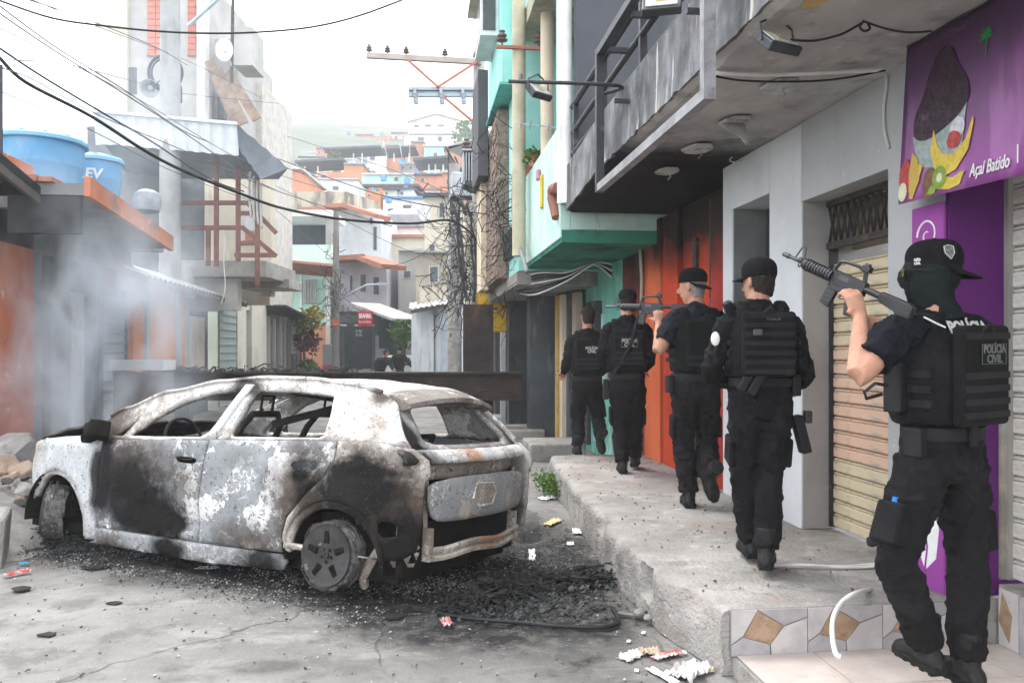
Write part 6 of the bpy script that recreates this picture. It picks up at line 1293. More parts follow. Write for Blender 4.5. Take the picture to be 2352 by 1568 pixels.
cpart(MB().tube([(.52+.05*math.sin(a), .36+.18*math.cos(a), .98+.17*math.sin(a)) for a in [2*math.pi*i/18 for i in range(18)]], .014, 6, closed=True).build('steering_wheel', tubm, smooth=True))
cpart(MB().beam((-.38, .30, 1.14), (-.95, -.35, 1.40), .13, .05).build('fallen_roof_bow', tubm)); cpart(MB().tube([(-.5, .5, 1.41), (-.9, .2, 1.34), (-1.25, .45, 1.40)], .012, 5).build('hanging_wire', tubm))
# wheels
rim_m = M('scorched_rim', (.052, .051, .050), (.032, .031, .031), 5, .75, .3, 40, 0., .15, layers=[((.22, .21, .20), 9, (1, 1, 1), .64, .67, .6), ((.012, .012, .012), 3, (1, 1, 1), .55, .7, .6)]); tyre_m = M('burnt_tyre_wire', (.13, .125, .12), (.05, .05, .05), 18, .9, .6, 60, layers=[((.4, .39, .37), 22, (1, 3, 1), .6, .68, .7)])
def wheel(c, steer, s, lean=0., k=.80):
    root = bpy.data.objects.new('wheel', None); C.objects.link(root); root.empty_display_size = .1
    root.parent = car; root.matrix_local = Matrix.Translation(c) @ Matrix.Rotation(steer, 4, 'Z') @ Matrix.Rotation(lean, 4, 'X') @ Matrix.Scale(k, 4)
    def wp(o): o.parent = root; return o
    mb = MB(); mb.lathe((0, 0, 0), [(.0, s*.045), (.04, s*.045), (.06, s*.038), (.12, s*.05), (.19, s*.06), (.225, s*.055), (.245, s*.065), (.25, s*.05), (.235, 0), (.21, -s*.06), (.235, -s*.12), (.25, -s*.14), (.20, -s*.14), (.0, -s*.08)], 36, 'Y'); wp(mb.build('rim', rim_m, smooth=True))
    for k in range(5):
        a = 2*math.pi*(k+.22)/5; rr = Matrix.Rotation(-a, 3, 'Y')
        wp(MB().obox(rr@V((.145, s*.0535, 0)), .10, .014, .052, rr).build('slot', mt_dark, bevel=.004)); a2 = a+.63
        wp(MB().lathe((.05*math.cos(a2), s*.042, .05*math.sin(a2)), [(.012, 0), (.012, s*.006), (.006, s*.006)], 8, 'Y').build('lug_hole', mt_dark))
    wp(MB().lathe((0, s*.046, 0), [(.028, 0), (.028, s*.012), (.02, s*.014), (.018, s*.006), (0, s*.005)], 14, 'Y').build('hub', rim_m, smooth=True))
    g = random.Random(int(c[0]*10)); mb = MB(); n = 44; vs_ = []; fs = []; prof = [(.235, s*.03), (.268, s*.035), (.275, -s*.03), (.27, -s*.10), (.262, -s*.15), (.23, -s*.15)]
    for i in range(n):
        a = 2*math.pi*i/n
        for r_, y in prof: k = 1+.05*fnoise((math.cos(a)*3, math.sin(a)*3, y*8), 1.6)+g.uniform(-.02, .02); vs_.append((r_*k*math.cos(a), y+g.uniform(-.012, .012), r_*k*math.sin(a)))
    for i in range(n):
        for j in range(5): fs.append((i*6+j, i*6+j+1, ((i+1) % n)*6+j+1, ((i+1) % n)*6+j))
    wp(mb.add(vs_, fs).build('tyre_remains', tyre_m, fix=True, solid=.008)); mb = MB()
    for _ in range(34):
        a = g.uniform(0, 6.3); r_ = g.uniform(.255, .30); y = s*g.uniform(-.16, .06); L_ = g.uniform(.3, 1.1); mb.tube([((r_+g.uniform(-.012, .02))*math.cos(a+L_*i/6), y+g.uniform(-.015, .015), (r_+g.uniform(-.012, .02))*math.sin(a+L_*i/6)) for i in range(7)], .0028, 3)
    wp(mb.build('tyre_wire', M('rusty_wire', (.16, .13, .11), rough=.8, bump=0), fix=False))
wheel((-1.445, .83, .35), 0, 1, R(4)); wheel((1.56, .76, .35), R(-42), 1, R(4)); wheel((-1.44, -.78, .30), 0, -1); wheel((1.40, -.78, .30), R(20), -1)
cpart(MB().cyl((-1.44, -.7, .3), (-1.44, .7, .3), .04).build('rear_axle', mt_dark)); cpart(MB().tube([(1.40, -.7, .3), (1.45, .4, .32), (1.55, .72, .31)], .035, 8).build('front_axle', mt_dark)); cpart(MB().tube([(-1.75, .72, .40), (-1.62, .70, .22), (-1.60, .66, .14)], [.03, .04, .03], 6).build('suspension_arm', mt_bare, smooth=True))
# ================================================================ PEOPLE
def cat_rom(P_, k=4):
    n = len(P_); o = []
    for i in range(n-1):
        a, b_, c_, d_ = P_[max(i-1, 0)], P_[i], P_[i+1], P_[min(i+2, n-1)]
        for j in range(k):
            t_ = j/k; o.append([.5*(2*y+(z-x)*t_+(2*x-5*y+4*z-w_)*t_*t_+(3*y-x-3*z+w_)*t_**3) for x, y, z, w_ in zip(a, b_, c_, d_)])
    o.append(list(P_[-1])); return o
def limb(mb, pts, rad, ref, n=14, sub=4, e=1.):
    """elliptical loft along points; rad = (across ref, other); e < 1 boxier"""
    rows = cat_rom([list(p)+list(r if isinstance(r, tuple) else (r, r)) for p, r in zip(pts, rad)], sub)
    cs = [V(r[:3]) for r in rows]; vs_ = []; m = len(rows)
    for i, r in enumerate(rows):
        t_ = (cs[min(i+1, m-1)]-cs[max(i-1, 0)]).normalized(); a = V(ref); a = (a-t_*a.dot(t_)).normalized(); b_ = t_.cross(a)
        for j in range(n):
            th = 2*math.pi*j/n; c_, s_ = math.cos(th), math.sin(th)
            vs_.append(cs[i]+a*(r[3]*math.copysign(abs(c_)**e, c_))+b_*(r[4]*math.copysign(abs(s_)**e, s_)))
    fs = [(i*n+j, i*n+(j+1) % n, (i+1)*n+(j+1) % n, (i+1)*n+j) for i in range(m-1) for j in range(n)]
    fs += [tuple(range(n))[::-1], tuple(range((m-1)*n, m*n))]
    mb.add(vs_, fs); return mb
def ball(mb, c, rx, ry, rz, X, Y, n=10):
    X, Y = V(X).normalized(), V(Y).normalized(); Z_ = X.cross(Y); vs_ = []; fs = []
    for i in range(n+1):
        ph = math.pi*i/n
        for j in range(2*n): th = math.pi*j/n; vs_.append(V(c)+X*(rx*math.sin(ph)*math.cos(th))+Y*(ry*math.sin(ph)*math.sin(th))+Z_*(rz*math.cos(ph)))
    for i in range(n):
        for j in range(2*n): fs.append((i*2*n+j, i*2*n+(j+1) % (2*n), (i+1)*2*n+(j+1) % (2*n), (i+1)*2*n+j))
    mb.add(vs_, fs)
def hand(mb, wrist, d, nrm, side, s, curl=(.9, 1.0, .7), thumb=None, thumb_curl=.3):
    """palm and five bent fingers; d: wrist to knuckles, nrm: palm side, side: +1/-1 which way the thumb lies"""
    d = V(d).normalized(); nrm = V(nrm); nrm = (nrm-d*nrm.dot(d)).normalized(); x = d.cross(nrm)*side
    limb(mb, [wrist-d*.03*s, wrist, wrist+d*.045*s, wrist+d*.09*s], [(.027*s, .022*s), (.030*s, .021*s), (.041*s, .020*s), (.042*s, .017*s)], x, 10, 2)
    for k, L_ in enumerate((.072, .08, .075, .058)):
        o = wrist+d*(.088-.004*abs(k-1.2))*s+x*(.030-.021*k)*s; a = 0; p = o; pts = [o-d*.02*s]; rr = [.0095*s]
        dirs = (L_*.45, L_*.32, L_*.25); pts.append(p); rr.append(.0102*s)
        for c_, l_ in zip(curl, dirs): a += c_; p = p+(d*math.cos(a)+nrm*math.sin(a))*l_*s; pts.append(p); rr.append((.0095 if len(pts) < 5 else .0075)*s)
        limb(mb, pts, rr, x, 8, 2)
    td = V(thumb).normalized() if thumb is not None else (d*.55+x*.7+nrm*.45).normalized()
    o = wrist+d*.028*s+x*.034*s; td2 = (td+nrm*thumb_curl).normalized()
    limb(mb, [o-td*.015*s, o, o+td*.035*s, o+td*.035*s+td2*.028*s], [.014*s, .0145*s, .0115*s, .009*s], d, 8, 2)
skin = M('skin', (.44, .245, .17), (.36, .19, .13), 16, .55, .2, 110, layers=[((.50, .22, .16), 6, (1, 1, 1), .54, .68, .5)]); skin.node_tree.nodes['Principled BSDF'].inputs['Subsurface Weight'].default_value = .12; skin.node_tree.nodes['Principled BSDF'].inputs['Subsurface Radius'].default_value = (.012, .005, .003)
def fabric(name, c, c2=None, rough=.9, layers=()):
    c = tuple(a*.58 for a in c); c2 = tuple(a*.58 for a in c2) if c2 else tuple(a*.7 for a in c)
    return M(name, c, c2, 7, rough, .4, 170, spec=.12, layers=layers or [(tuple(a*2.3 for a in c), 5, (1, 1, 1), .56, .72, .5)])
f_black = fabric('black_twill', (.020, .020, .022)); f_trous = fabric('black_trousers', (.021, .020, .022), (.014, .0135, .015)); f_shirt = fabric('navy_black_tee', (.016, .018, .026)); f_vest = fabric('vest_nylon', (.017, .017, .018), None, .8); f_web = fabric('webbing', (.036, .036, .039), None, .7); f_leath = M('boot_leather', (.009, .009, .009), (.016, .016, .016), 8, .5, .25, 60, spec=.2); f_sole = M('rubber_sole', (.016, .016, .016), rough=.8, bump=.3, bsc=30); f_cap = fabric('black_cap', (.014, .014, .015)); f_pouch = M('polymer_pouch', (.010, .010, .011), rough=.5, bump=.08, spec=.25); hair_d = M('dark_hair', (.018, .014, .012), (.03, .024, .02), 60, .6, .5, 120); hair_g = M('grey_hair', (.30, .28, .26), (.2, .18, .17), 60, .6, .5, 120); bal_m = fabric('balaclava_knit', (.022, .030, .028), (.015, .021, .02)); patch_w = M('pale_print', (.60, .60, .58), rough=.7, bump=0); patch_g = M('grey_print', (.16, .165, .16), rough=.7, bump=0); gun_m = M('gun_black', (.022, .022, .024), (.03, .03, .032), 9, .42, .1, 60, .3, .5); gun_g = M('gun_grey', (.10, .10, .105), rough=.4, metal=.6, bump=.05)
def folds(amp, fz=26., fxy=7., seed=0):
    def f_(p):
        w_ = fnoise((p.x*5+seed, p.y*5, p.z*5), 1.)*.9
        a = 1-min(1, abs(fnoise((p.x*fxy+seed+w_, p.y*fxy+w_, p.z*fz*.55+p.x*5), 1.))*2.6); b_ = 1-min(1, abs(fnoise((p.x*fxy*1.8-seed, p.y*fxy*1.8+w_, p.z*fz*.9-p.x*8), 1.))*2.6)
        return amp*(1.5*a*a+.8*b_*b_-.7+.5*fnoise((p.x*40, p.y*40, p.z*40), 1.))
    return f_
def frame_of(a, b_):
    """lateral axis from left point to right point"""
    x = (V(b_)-V(a)); return x.normalized()
def boot(parent, ankle, toe, s, up=None, name='boot'):
    ankle, toe = V(ankle), V(toe); f_ = (toe-ankle); upv = V(up) if up is not None else V((0, 0, 1)); f_ = (f_-upv*f_.dot(upv)); f_.normalize(); x = f_.cross(upv).normalized()
    base = ankle-upv*.085*s; mb = MB()
    limb(mb, [ankle+upv*.13*s, ankle+upv*.05*s, ankle-upv*.02*s, base+upv*.03*s-f_*.01*s], [.058*s, .054*s, (.05*s, .058*s), (.045*s, .065*s)], x, 12, 3)
    limb(mb, [base-f_*.085*s+upv*.045*s, base-f_*.06*s+upv*.04*s, base+f_*.03*s+upv*.05*s, base+f_*.11*s+upv*.035*s, base+f_*.165*s+upv*.028*s, base+f_*.195*s+upv*.024*s], [(.02*s, .03*s), (.042*s, .045*s), (.044*s, .05*s), (.052*s, .035*s), (.042*s, .028*s), (.02*s, .015*s)], x, 12, 3)
    o = fuse(mb, .009*s, f_leath, name, parent, 2, lambda p: .0025*fnoise(p, 30))
    out = [(-.09, -.03), (-.06, -.045), (.02, -.042), (.10, -.054), (.17, -.045), (.205, -.015), (.205, .015), (.17, .045), (.10, .052), (.02, .040), (-.06, .045), (-.09, .03)]
    sl = MB(); sl.prism(out, lambda u, v: base+f_*u*s+x*v*s-upv*.004*s, upv*.028*s).build('sole', f_sole, o, bevel=.004)
    for k in range(5): MB().obox(base+f_*(-.07+.055*k)*s-upv*.008*s, .075*s, .022*s, .012*s, Matrix((x, f_, upv)).transposed()).build('tread', f_sole, o)
    mb = MB()
    for k in range(4): q = ankle+f_*.055*s+upv*(.09-.035*k)*s+f_*(.02 if k > 2 else 0)*s; mb.tube([q-x*.03*s, q+f_*.012*s, q+x*.03*s], .003*s, 4)
    mb.build('laces', f_web, o)
    return o
def person(name, label, J, s, d0, **o_):
    P_ = {k: (aD(v[0], v[1], d0+(v[2] if len(v) > 2 else 0)) if not isinstance(v, Vector) else v) for k, v in J.items()}
    zg = o_.get('ground', .32); t = thing(name, label, 'person', (P_['pel'].x, P_['pel'].y, zg), o_.get('group'))
    X = frame_of(P_['shL'], P_['shR']); XP = frame_of(P_['hipL'], P_['hipR']); up = V((0, 0, 1)); fwd = up.cross(X).normalized()
    pel, ch, nk, hd = P_['pel'], P_['chest'], P_['neck'], P_['head']; vox = o_.get('vox', .011)*s
    hy = V((math.sin(o_.get('face', 0))*1., math.cos(o_.get('face', 0)), o_.get('tilt', 0))).normalized(); hx = hy.cross(up).normalized(); hz = hx.cross(hy)
    H_ = lambda x, y, z: hd+hx*x*s+hy*y*s+hz*z*s
    # --- body: head, neck, arms, hands, trunk and legs in one skin
    mb = MB()
    limb(mb, [nk-up*.06*s, nk+up*.03*s, hd-hz*.07*s-hy*.015*s], [(.075*s, .07*s), .060*s, .058*s], X, 12, 3)
    rows = [(-.118, .030, .03, .05), (-.10, .05, .052, .035), (-.06, .063, .08, .016), (-.02, .071, .094, .004), (.02, .076, .100, 0), (.06, .075, .099, -.004), (.09, .062, .083, -.008), (.112, .040, .05, -.01), (.122, .012, .015, -.01)]
    limb(mb, [H_(0, y, z) for z, a, b_, y in rows], [(a*s, b_*s) for z, a, b_, y in rows], hx, 16, 2)
    limb(mb, [H_(0, .092, .02), H_(0, .112, -.012), H_(0, .122, -.03), H_(0, .098, -.04)], [.008*s, .011*s, .014*s, .010*s], hx, 8, 2)      # nose
    limb(mb, [H_(-.025, .086, -.064), H_(0, .093, -.064), H_(.025, .086, -.064)], [.006*s, .009*s, .006*s], hz, 8, 2)
    for sg in (-1, 1) if o_.get('ears', True) else (): ball(mb, H_(sg*.079, -.012, .0), .010*s, .020*s, .034*s, (hx+hy*.35*sg).normalized(), (hy-hx*.35*sg).normalized(), 6)
    limb(mb, [pel-up*.02*s, pel.lerp(ch, .5), ch, nk-up*.03*s], [(.13*s, .09*s), (.13*s, .09*s), (.15*s, .10*s), (.10*s, .07*s)], X, 12, 3)
    for side in 'LR':
        sh, el, wr = P_['sh'+side], P_['el'+side], P_['wr'+side]; limb(mb, [ch.lerp(sh, .5)+up*.05*s, sh, sh.lerp(el, .45), el, el.lerp(wr, .35), wr], [.05*s, .056*s, (.050*s, .052*s), (.040*s, .042*s), (.043*s, .040*s), (.026*s, .030*s)], fwd, 12, 3)
        hi, kn, an = P_['hip'+side], P_['kn'+side], P_['an'+side]; limb(mb, [pel, hi, kn, an], [.08*s, .075*s, .05*s, .035*s], XP, 10, 3)
        hs = o_.get('hand'+side, {}); dd = hs.get('d'); dd = V(dd) if dd is not None else (wr-el).normalized(); nn = V(hs.get('n', (-fwd if side == 'L' else -fwd)))
        if nn.cross(dd).length < .1: nn = X
        hand(mb, wr, dd, nn, hs.get('side', 1 if side == 'L' else -1), s, hs.get('curl', (.5, .6, .4)), hs.get('thumb'), hs.get('tc', .3))
    body = fuse(mb, o_.get('skinvox', .0075)*s, skin, 'body', t, 1)
    for sg in (-1, 1): mb = MB(); ball(mb, H_(sg*.030, .086, .012), .011*s, .010*s, .007*s, hx, hy, 6); mb.build('eye', M('eye_dark', (.05, .035, .03), rough=.2, bump=0), body, smooth=True)
    # --- trousers
    mb = MB(); tw_ = o_.get('trouser', 1.)
    limb(mb, [pel+up*.10*s, pel+up*.02*s, pel-up*.07*s, pel-up*.13*s], [(.168*s, .122*s), (.178*s, .130*s), (.172*s, .128*s), (.10*s, .09*s)], XP, 18, 3, .9)
    for side in 'LR':
        hi, kn, an = P_['hip'+side], P_['kn'+side], P_['an'+side]; kb = (kn-hi.lerp(an, .5)); sh_ = (an-kn).normalized()
        limb(mb, [hi+up*.02*s, hi.lerp(kn, .35), hi.lerp(kn, .7), kn, kn.lerp(an, .35)-kb*.02, kn.lerp(an, .75), an-sh_*.01*s], [(.100*s*tw_, .115*s*tw_), (.098*s*tw_, .108*s*tw_), (.085*s*tw_, .09*s*tw_), (.077*s*tw_, .08*s*tw_), (.079*s*tw_, .083*s*tw_), (.073*s*tw_, .076*s*tw_), (.070*s*tw_, .072*s*tw_)], XP, 16, 4)
    tr_ = fuse(mb, vox, o_.get('tmat', f_trous), 'trousers', t, 3, folds(.0085*s, 16, 6.5, s*10))
    # cargo pockets
    for side, sg in (('L', -1), ('R', 1)):
        hi, kn = P_['hip'+side], P_['kn'+side]; q = hi.lerp(kn, .66); ax = (kn-hi).normalized(); xx = (XP*sg-ax*(XP*sg).dot(ax)).normalized(); yy = ax.cross(xx)
        MB().obox(q+xx*.088*s*tw_, o_.get('pocket', .035)*s, .13*s, .17*s, Matrix((xx, yy, -ax)).transposed()).build('cargo_pocket', o_.get('tmat', f_trous), tr_, bevel=.016*s, seg=4)
    # --- shirt
    mb = MB(); sw = o_.get('sleeve', 1.); sb = o_.get('bulk', 1.)
    limb(mb, [pel+up*.0*s, pel.lerp(ch, .3), pel.lerp(ch, .7), ch, ch.lerp(nk, .45), nk-up*.015*s, nk+up*.012*s], [(.172*s*sb, .128*s*sb), (.170*s*sb, .128*s*sb), (.180*s*sb, .132*s*sb), (.195*s*sb, .130*s*sb), (.185*s*sb, .110*s*sb), (.085*s, .075*s), (.072*s, .07*s)], X, 18, 4)
    for side in 'LR':
        sh, el, wr = P_['sh'+side], P_['el'+side], P_['wr'+side]
        if sw >= 1: limb(mb, [ch.lerp(sh, .55)+up*.06*s, sh+up*.005*s, sh.lerp(el, .45), el, el.lerp(wr, .4), wr-(wr-el).normalized()*.02*s], [.068*s, .078*s, .070*s, .058*s, .055*s, .040*s], fwd, 14, 4)
        else: limb(mb, [ch.lerp(sh, .55)+up*.06*s, sh+up*.005*s, sh.lerp(el, .5*sw/.6), sh.lerp(el, sw)], [.068*s, .077*s, .074*s, .076*s], fwd, 14, 4)
    fuse(mb, vox, o_.get('smat', f_black), 'shirt', t, 3, folds(.008*s, 18, 9, 4+s))
    # --- belt
    mb = MB(); limb(mb, [pel+up*.055*s, pel+up*.08*s, pel+up*.105*s], [(.183*s*sb, .138*s*sb)]*3, XP, 24, 2, .92); belt_ = mb.build('belt', f_web, t, smooth=True)
    MB().obox(pel+up*.08*s+fwd*.135*s*sb, .06*s, .02*s, .05*s, Matrix((X, fwd, up)).transposed()).build('buckle', f_pouch, belt_)
    # --- vest
    if o_.get('vest', True):
        vb = o_.get('vestb', 1.)*sb; z0, z1 = pel.lerp(ch, .32), ch.lerp(nk, .62); mb = MB()
        limb(mb, [z0, z0.lerp(z1, .12), z0.lerp(z1, .5), z0.lerp(z1, .8), z1], [(.186*s*vb, .150*s*vb), (.196*s*vb, .160*s*vb), (.200*s*vb, .166*s*vb), (.186*s*vb, .158*s*vb), (.160*s*vb, .120*s*vb)], X, 24, 4, .78)
        for sg in (-1, 1): limb(mb, [z1+X*sg*.11*s-fwd*.10*s-up*.06*s, z1+X*sg*.115*s-fwd*.07*s+up*.035*s, z1+X*sg*.115*s+up*.062*s, z1+X*sg*.115*s+fwd*.08*s+up*.02*s], [(.032*s, .02*s), (.036*s, .018*s), (.036*s, .016*s), (.032*s, .02*s)], X, 10, 3)
        vest = fuse(mb, vox, o_.get('vmat', f_vest), 'vest', t, 2, folds(.004*s, 14, 9, 2))
        # back plate with webbing rows
        bp = z0.lerp(z1, .52)-fwd*.165*s*vb; rot = Matrix((X, fwd, up)).transposed(); ph = o_.get('plate', (.29, .36)); pt = o_.get('platet', .05); MB().obox(bp-fwd*(pt-.05)*.25*s, ph[0]*s, pt*s*.75+.0125*s, ph[1]*s, rot).build('back_plate', o_.get('vmat', f_vest), vest, bevel=.022*s, seg=4); bp = bp-fwd*((pt-.05)*.625)*s
        for k in range(o_.get('rows', 6)):
            q = bp-fwd*.027*s+up*(-.155+.052*k)*s
            if o_.get('textz') is not None and abs((-.155+.052*k)-o_['textz']) < .06: continue
            MB().obox(q, ph[0]*.93*s, .006*s, .026*s, rot).build('webbing_strap', f_web, vest, bevel=.002)
        for sg in (-1, 1):
            for k in range(3): MB().obox(z0.lerp(z1, .22+.16*k)+X*sg*.195*s*vb, .014*s, .20*s, .03*s, rot).build('side_strap', f_web, vest, bevel=.003)
        MB().tube([bp+up*.17*s-X*.04*s-fwd*.02*s, bp+up*.205*s-fwd*.035*s, bp+up*.17*s+X*.04*s-fwd*.02*s], .008*s, 6).build('drag_handle', f_web, vest)
        if 'text' in o_:
            tz = o_['textz']; tm, tc_, tx = o_['text']; q = bp-fwd*.0275*s+up*tz*s+X*tx*s
            if tc_: MB().obox(q, .165*s, .006*s, .085*s, rot).build('name_patch', fabric('patch_ground', (.02, .022, .021)), vest)
            if tc_: 
                fr__ = [q-fwd*.0045*s+X*a*.079*s+up*b_*.039*s for a, b_ in ((-1, 1), (1, 1), (1, -1), (-1, -1))]; MB().tube(fr__, .0012*s, 4, closed=True).build('patch_border', tm, vest)
            lettering('POLÍCIA', .046*s, q-fwd*.006*s+up*.019*s, X, up, tm, vest, bold=.0012, depth=.001, width=.145*s); lettering('CIVIL', .046*s, q-fwd*.006*s-up*.02*s, X, up, tm, vest, bold=.0012, depth=.001, width=.10*s)
    for side in 'LR': boot(t, P_['an'+side], P_['toe'+side], s, o_.get('up'+side))
    # --- hair, cap
    if o_.get('hair'):
        mb = MB(); rows = [(-.085, .055, .050, -.040), (-.05, .070, .070, -.030), (-.015, .079, .088, -.018), (.03, .084, .106, -.006), (.07, .082, .106, -.006), (.10, .068, .088, -.008), (.122, .044, .056, -.01), (.133, .012, .015, -.01)]
        if o_.get('cap'): rows = rows[:4]+[(.05, .080, .10, -.01)]
        limb(mb, [H_(0, y, z) for z, a, b_, y in rows], [(a*s, b_*s) for z, a, b_, y in rows], hx, 18, 3); ho = fuse(mb, .006*s, o_['hair'], 'hair', t, 1, lambda p: .0035*fnoise(p, 60))
        # leave the face free
        me = ho.data; bm = bmesh.new(); bm.from_mesh(me)
        kill = [v for v in bm.verts if (v.co-hd).dot(hy) > (.045 if (v.co-hd).dot(hz) < .085*s else .2)*s or ((v.co-hd).dot(hy) > (-.022-.25*max(0, -(v.co-hd).dot(hz)/s))*s and (v.co-hd).dot(hz) < .028*s)]
        bmesh.ops.delete(bm, geom=kill, context='VERTS'); bm.to_mesh(me); bm.free()
    if o_.get('cap'):
        ca_ = o_['cap']; by = V((math.sin(ca_['brim']), math.cos(ca_['brim']), ca_.get('btilt', 0))).normalized(); bx_ = by.cross(up).normalized(); bz = bx_.cross(by); cc = H_(0, -.006, .035)
        mb = MB(); rows = [(.0, .086, .108), (.02, .089, .112), (.055, .088, .110), (.085, .076, .094), (.105, .052, .064), (.113, .015, .018)]
        limb(mb, [cc+hz*z*s for z, a, b_ in rows], [(a*s, b_*s) for z, a, b_ in rows], hx, 28, 3); cp_ = mb.build('cap', f_cap, t, smooth=True)
        vs_ = []; fs = []; n = 18; L_ = ca_.get('len', .075)
        for i in range(n+1):
            a = math.pi*i/n; r0 = V((math.cos(a)*.088, math.sin(a)*.10)); r1 = V((math.cos(a)*.084, .075+math.sin(a)*(L_+.03))); dr = -.012*math.cos(a)**2
            for (q, dz) in ((r0, .004), (r1, -.012+dr)): vs_.append(cc+bx_*q.x*s+by*q.y*s+bz*(dz)*s)
        for i in range(n): fs.append((2*i, 2*i+1, 2*i+3, 2*i+2))
        MB().add(vs_, fs).build('brim', f_cap, cp_, smooth='all', solid=.005); mb = MB(); ball(mb, cc+hz*.113*s, .007*s, .007*s, .005*s, hx, hy, 5); mb.build('button', f_cap, cp_)
        if ca_.get('strap'):
            q = cc-by*.108*s; MB().tube([q+bx_*.04*s+bz*.01*s, q+bz*.035*s, q-bx_*.04*s+bz*.01*s], .004*s, 5).build('cap_opening', f_web, cp_)
    return t, P_, dict(X=X, fwd=fwd, up=up, hx=hx, hy=hy, hz=hz, H=H_, pel=pel, ch=ch, nk=nk, rot=Matrix((X, fwd, up)).transposed(), s=s, t=t)
def pouch(fr, name, off, size, mat=None, parent=None, rotz=0.):
    q = fr['pel']+fr['X']*off[0]*fr['s']+fr['fwd']*off[1]*fr['s']+fr['up']*off[2]*fr['s']
    return MB().obox(q, size[0]*fr['s'], size[1]*fr['s'], size[2]*fr['s'], fr['rot']@Matrix.Rotation(rotz, 3, 'Y')).build(name, mat or f_pouch, parent or fr['t'], bevel=.008, seg=2)
# ---------------- rifle
def rifle(label, p_stock, p_muzzle, upv=(0, 0, 1), k=1.):
    a, b_ = V(p_stock), V(p_muzzle); t = thing('rifle', label, 'rifle', a); x = (b_-a).normalized(); u = V(upv); u = (u-x*u.dot(x)).normalized(); y = u.cross(x); L_ = (b_-a).length/.84
    Q = lambda px, pz, py=0.: a+x*px*L_+u*pz*L_+y*py*L_
    rm = Matrix((x, y, u)).transposed()
    def bx_(name, cx, cz, sx, sy, sz, mat=gun_m, bev=.003, rot=None, par_=t): return MB().obox(Q(cx, cz), sx*L_, sy*L_, sz*L_, rm if rot is None else rm@Matrix.Rotation(rot, 3, 'Y')).build(name, mat, par_, bevel=bev)
    def cy_(name, x0, x1, z, r0, r1=None, mat=gun_m, par_=t, n=14): return MB().tube([Q(x0, z), Q(x1, z)], [r0*L_, (r1 or r0)*L_], n).build(name, mat, par_, smooth=True)
    MB().prism([(0, .02), (.0, -.075), (.03, -.085), (.09, -.035), (.19, -.022), (.19, .028), (.02, .03)], lambda px, pz: Q(px, pz, -.018), y*.036*L_).build('stock', gun_m, t, bevel=.005)
    cy_('buffer_tube', .17, .29, .004, .017)
    rc = bx_('receiver', .385, .0, .21, .034, .07); bx_('lower_receiver', .40, -.045, .16, .030, .035); bx_('ejection_port', .41, .012, .06, .0355, .022, gun_g, 0, None, rc)
    MB().prism([(.33, -.055), (.375, -.055), (.345, -.16), (.30, -.15)], lambda px, pz: Q(px, pz, -.015), y*.03*L_).build('pistol_grip', gun_m, t, bevel=.007)
    mg = MB().prism([(.43, -.05), (.492, -.05), (.502, -.11), (.508, -.15), (.450, -.16), (.436, -.10)], lambda px, pz: Q(px, pz, -.012), y*.024*L_).build('magazine', gun_m, t, bevel=.004); 
    for j in range(3): bx_('rib', .470+.003*j, -.08-.022*j, .05, .027, .006, gun_g, 0, None, mg)
    MB().tube([Q(.375, -.06), Q(.378, -.085), Q(.40, -.092), Q(.425, -.08), Q(.43, -.06)], .004*L_, 5).build('trigger_guard', gun_m, t); MB().tube([Q(.40, -.06), Q(.404, -.08)], .003*L_, 5).build('trigger', gun_m, t)
    ch_ = MB().tube([Q(.30, .035), Q(.315, .085), Q(.36, .096), Q(.44, .092), Q(.475, .082), Q(.49, .035)], [.012*L_, .012*L_, .010*L_, .009*L_, .010*L_, .009*L_], 6).build('carry_handle', gun_m, t, smooth=True); bx_('rear_sight', .315, .10, .05, .032, .03, gun_m, .004, None, ch_); cy_('sight_knob', .305, .33, .115, .012, None, gun_m, ch_)
    hg = cy_('handguard', .495, .685, -.002, .030, .028)
    for j in range(9): cy_('rib', .505+.019*j, .516+.019*j, -.002, .0335, None, gun_m, hg)
    cy_('slip_ring', .485, .498, -.002, .036, .031)
    cy_('barrel', .685, .80, 0, .010, None, gun_g); cy_('flash_hider', .795, .84, 0, .0135, .0125, gun_g); cy_('gas_block', .70, .725, .006, .016)
    MB().tube([Q(.695, .012), Q(.71, .075), Q(.722, .08), Q(.735, .07), Q(.755, .012)], .0045*L_, 5).build('front_sight', gun_g, t); MB().tube([Q(.705, -.012), Q(.71, -.03), Q(.72, -.03), Q(.72, -.012)], .004*L_, 5).build('sling_loop', gun_g, t)
    return t, Q
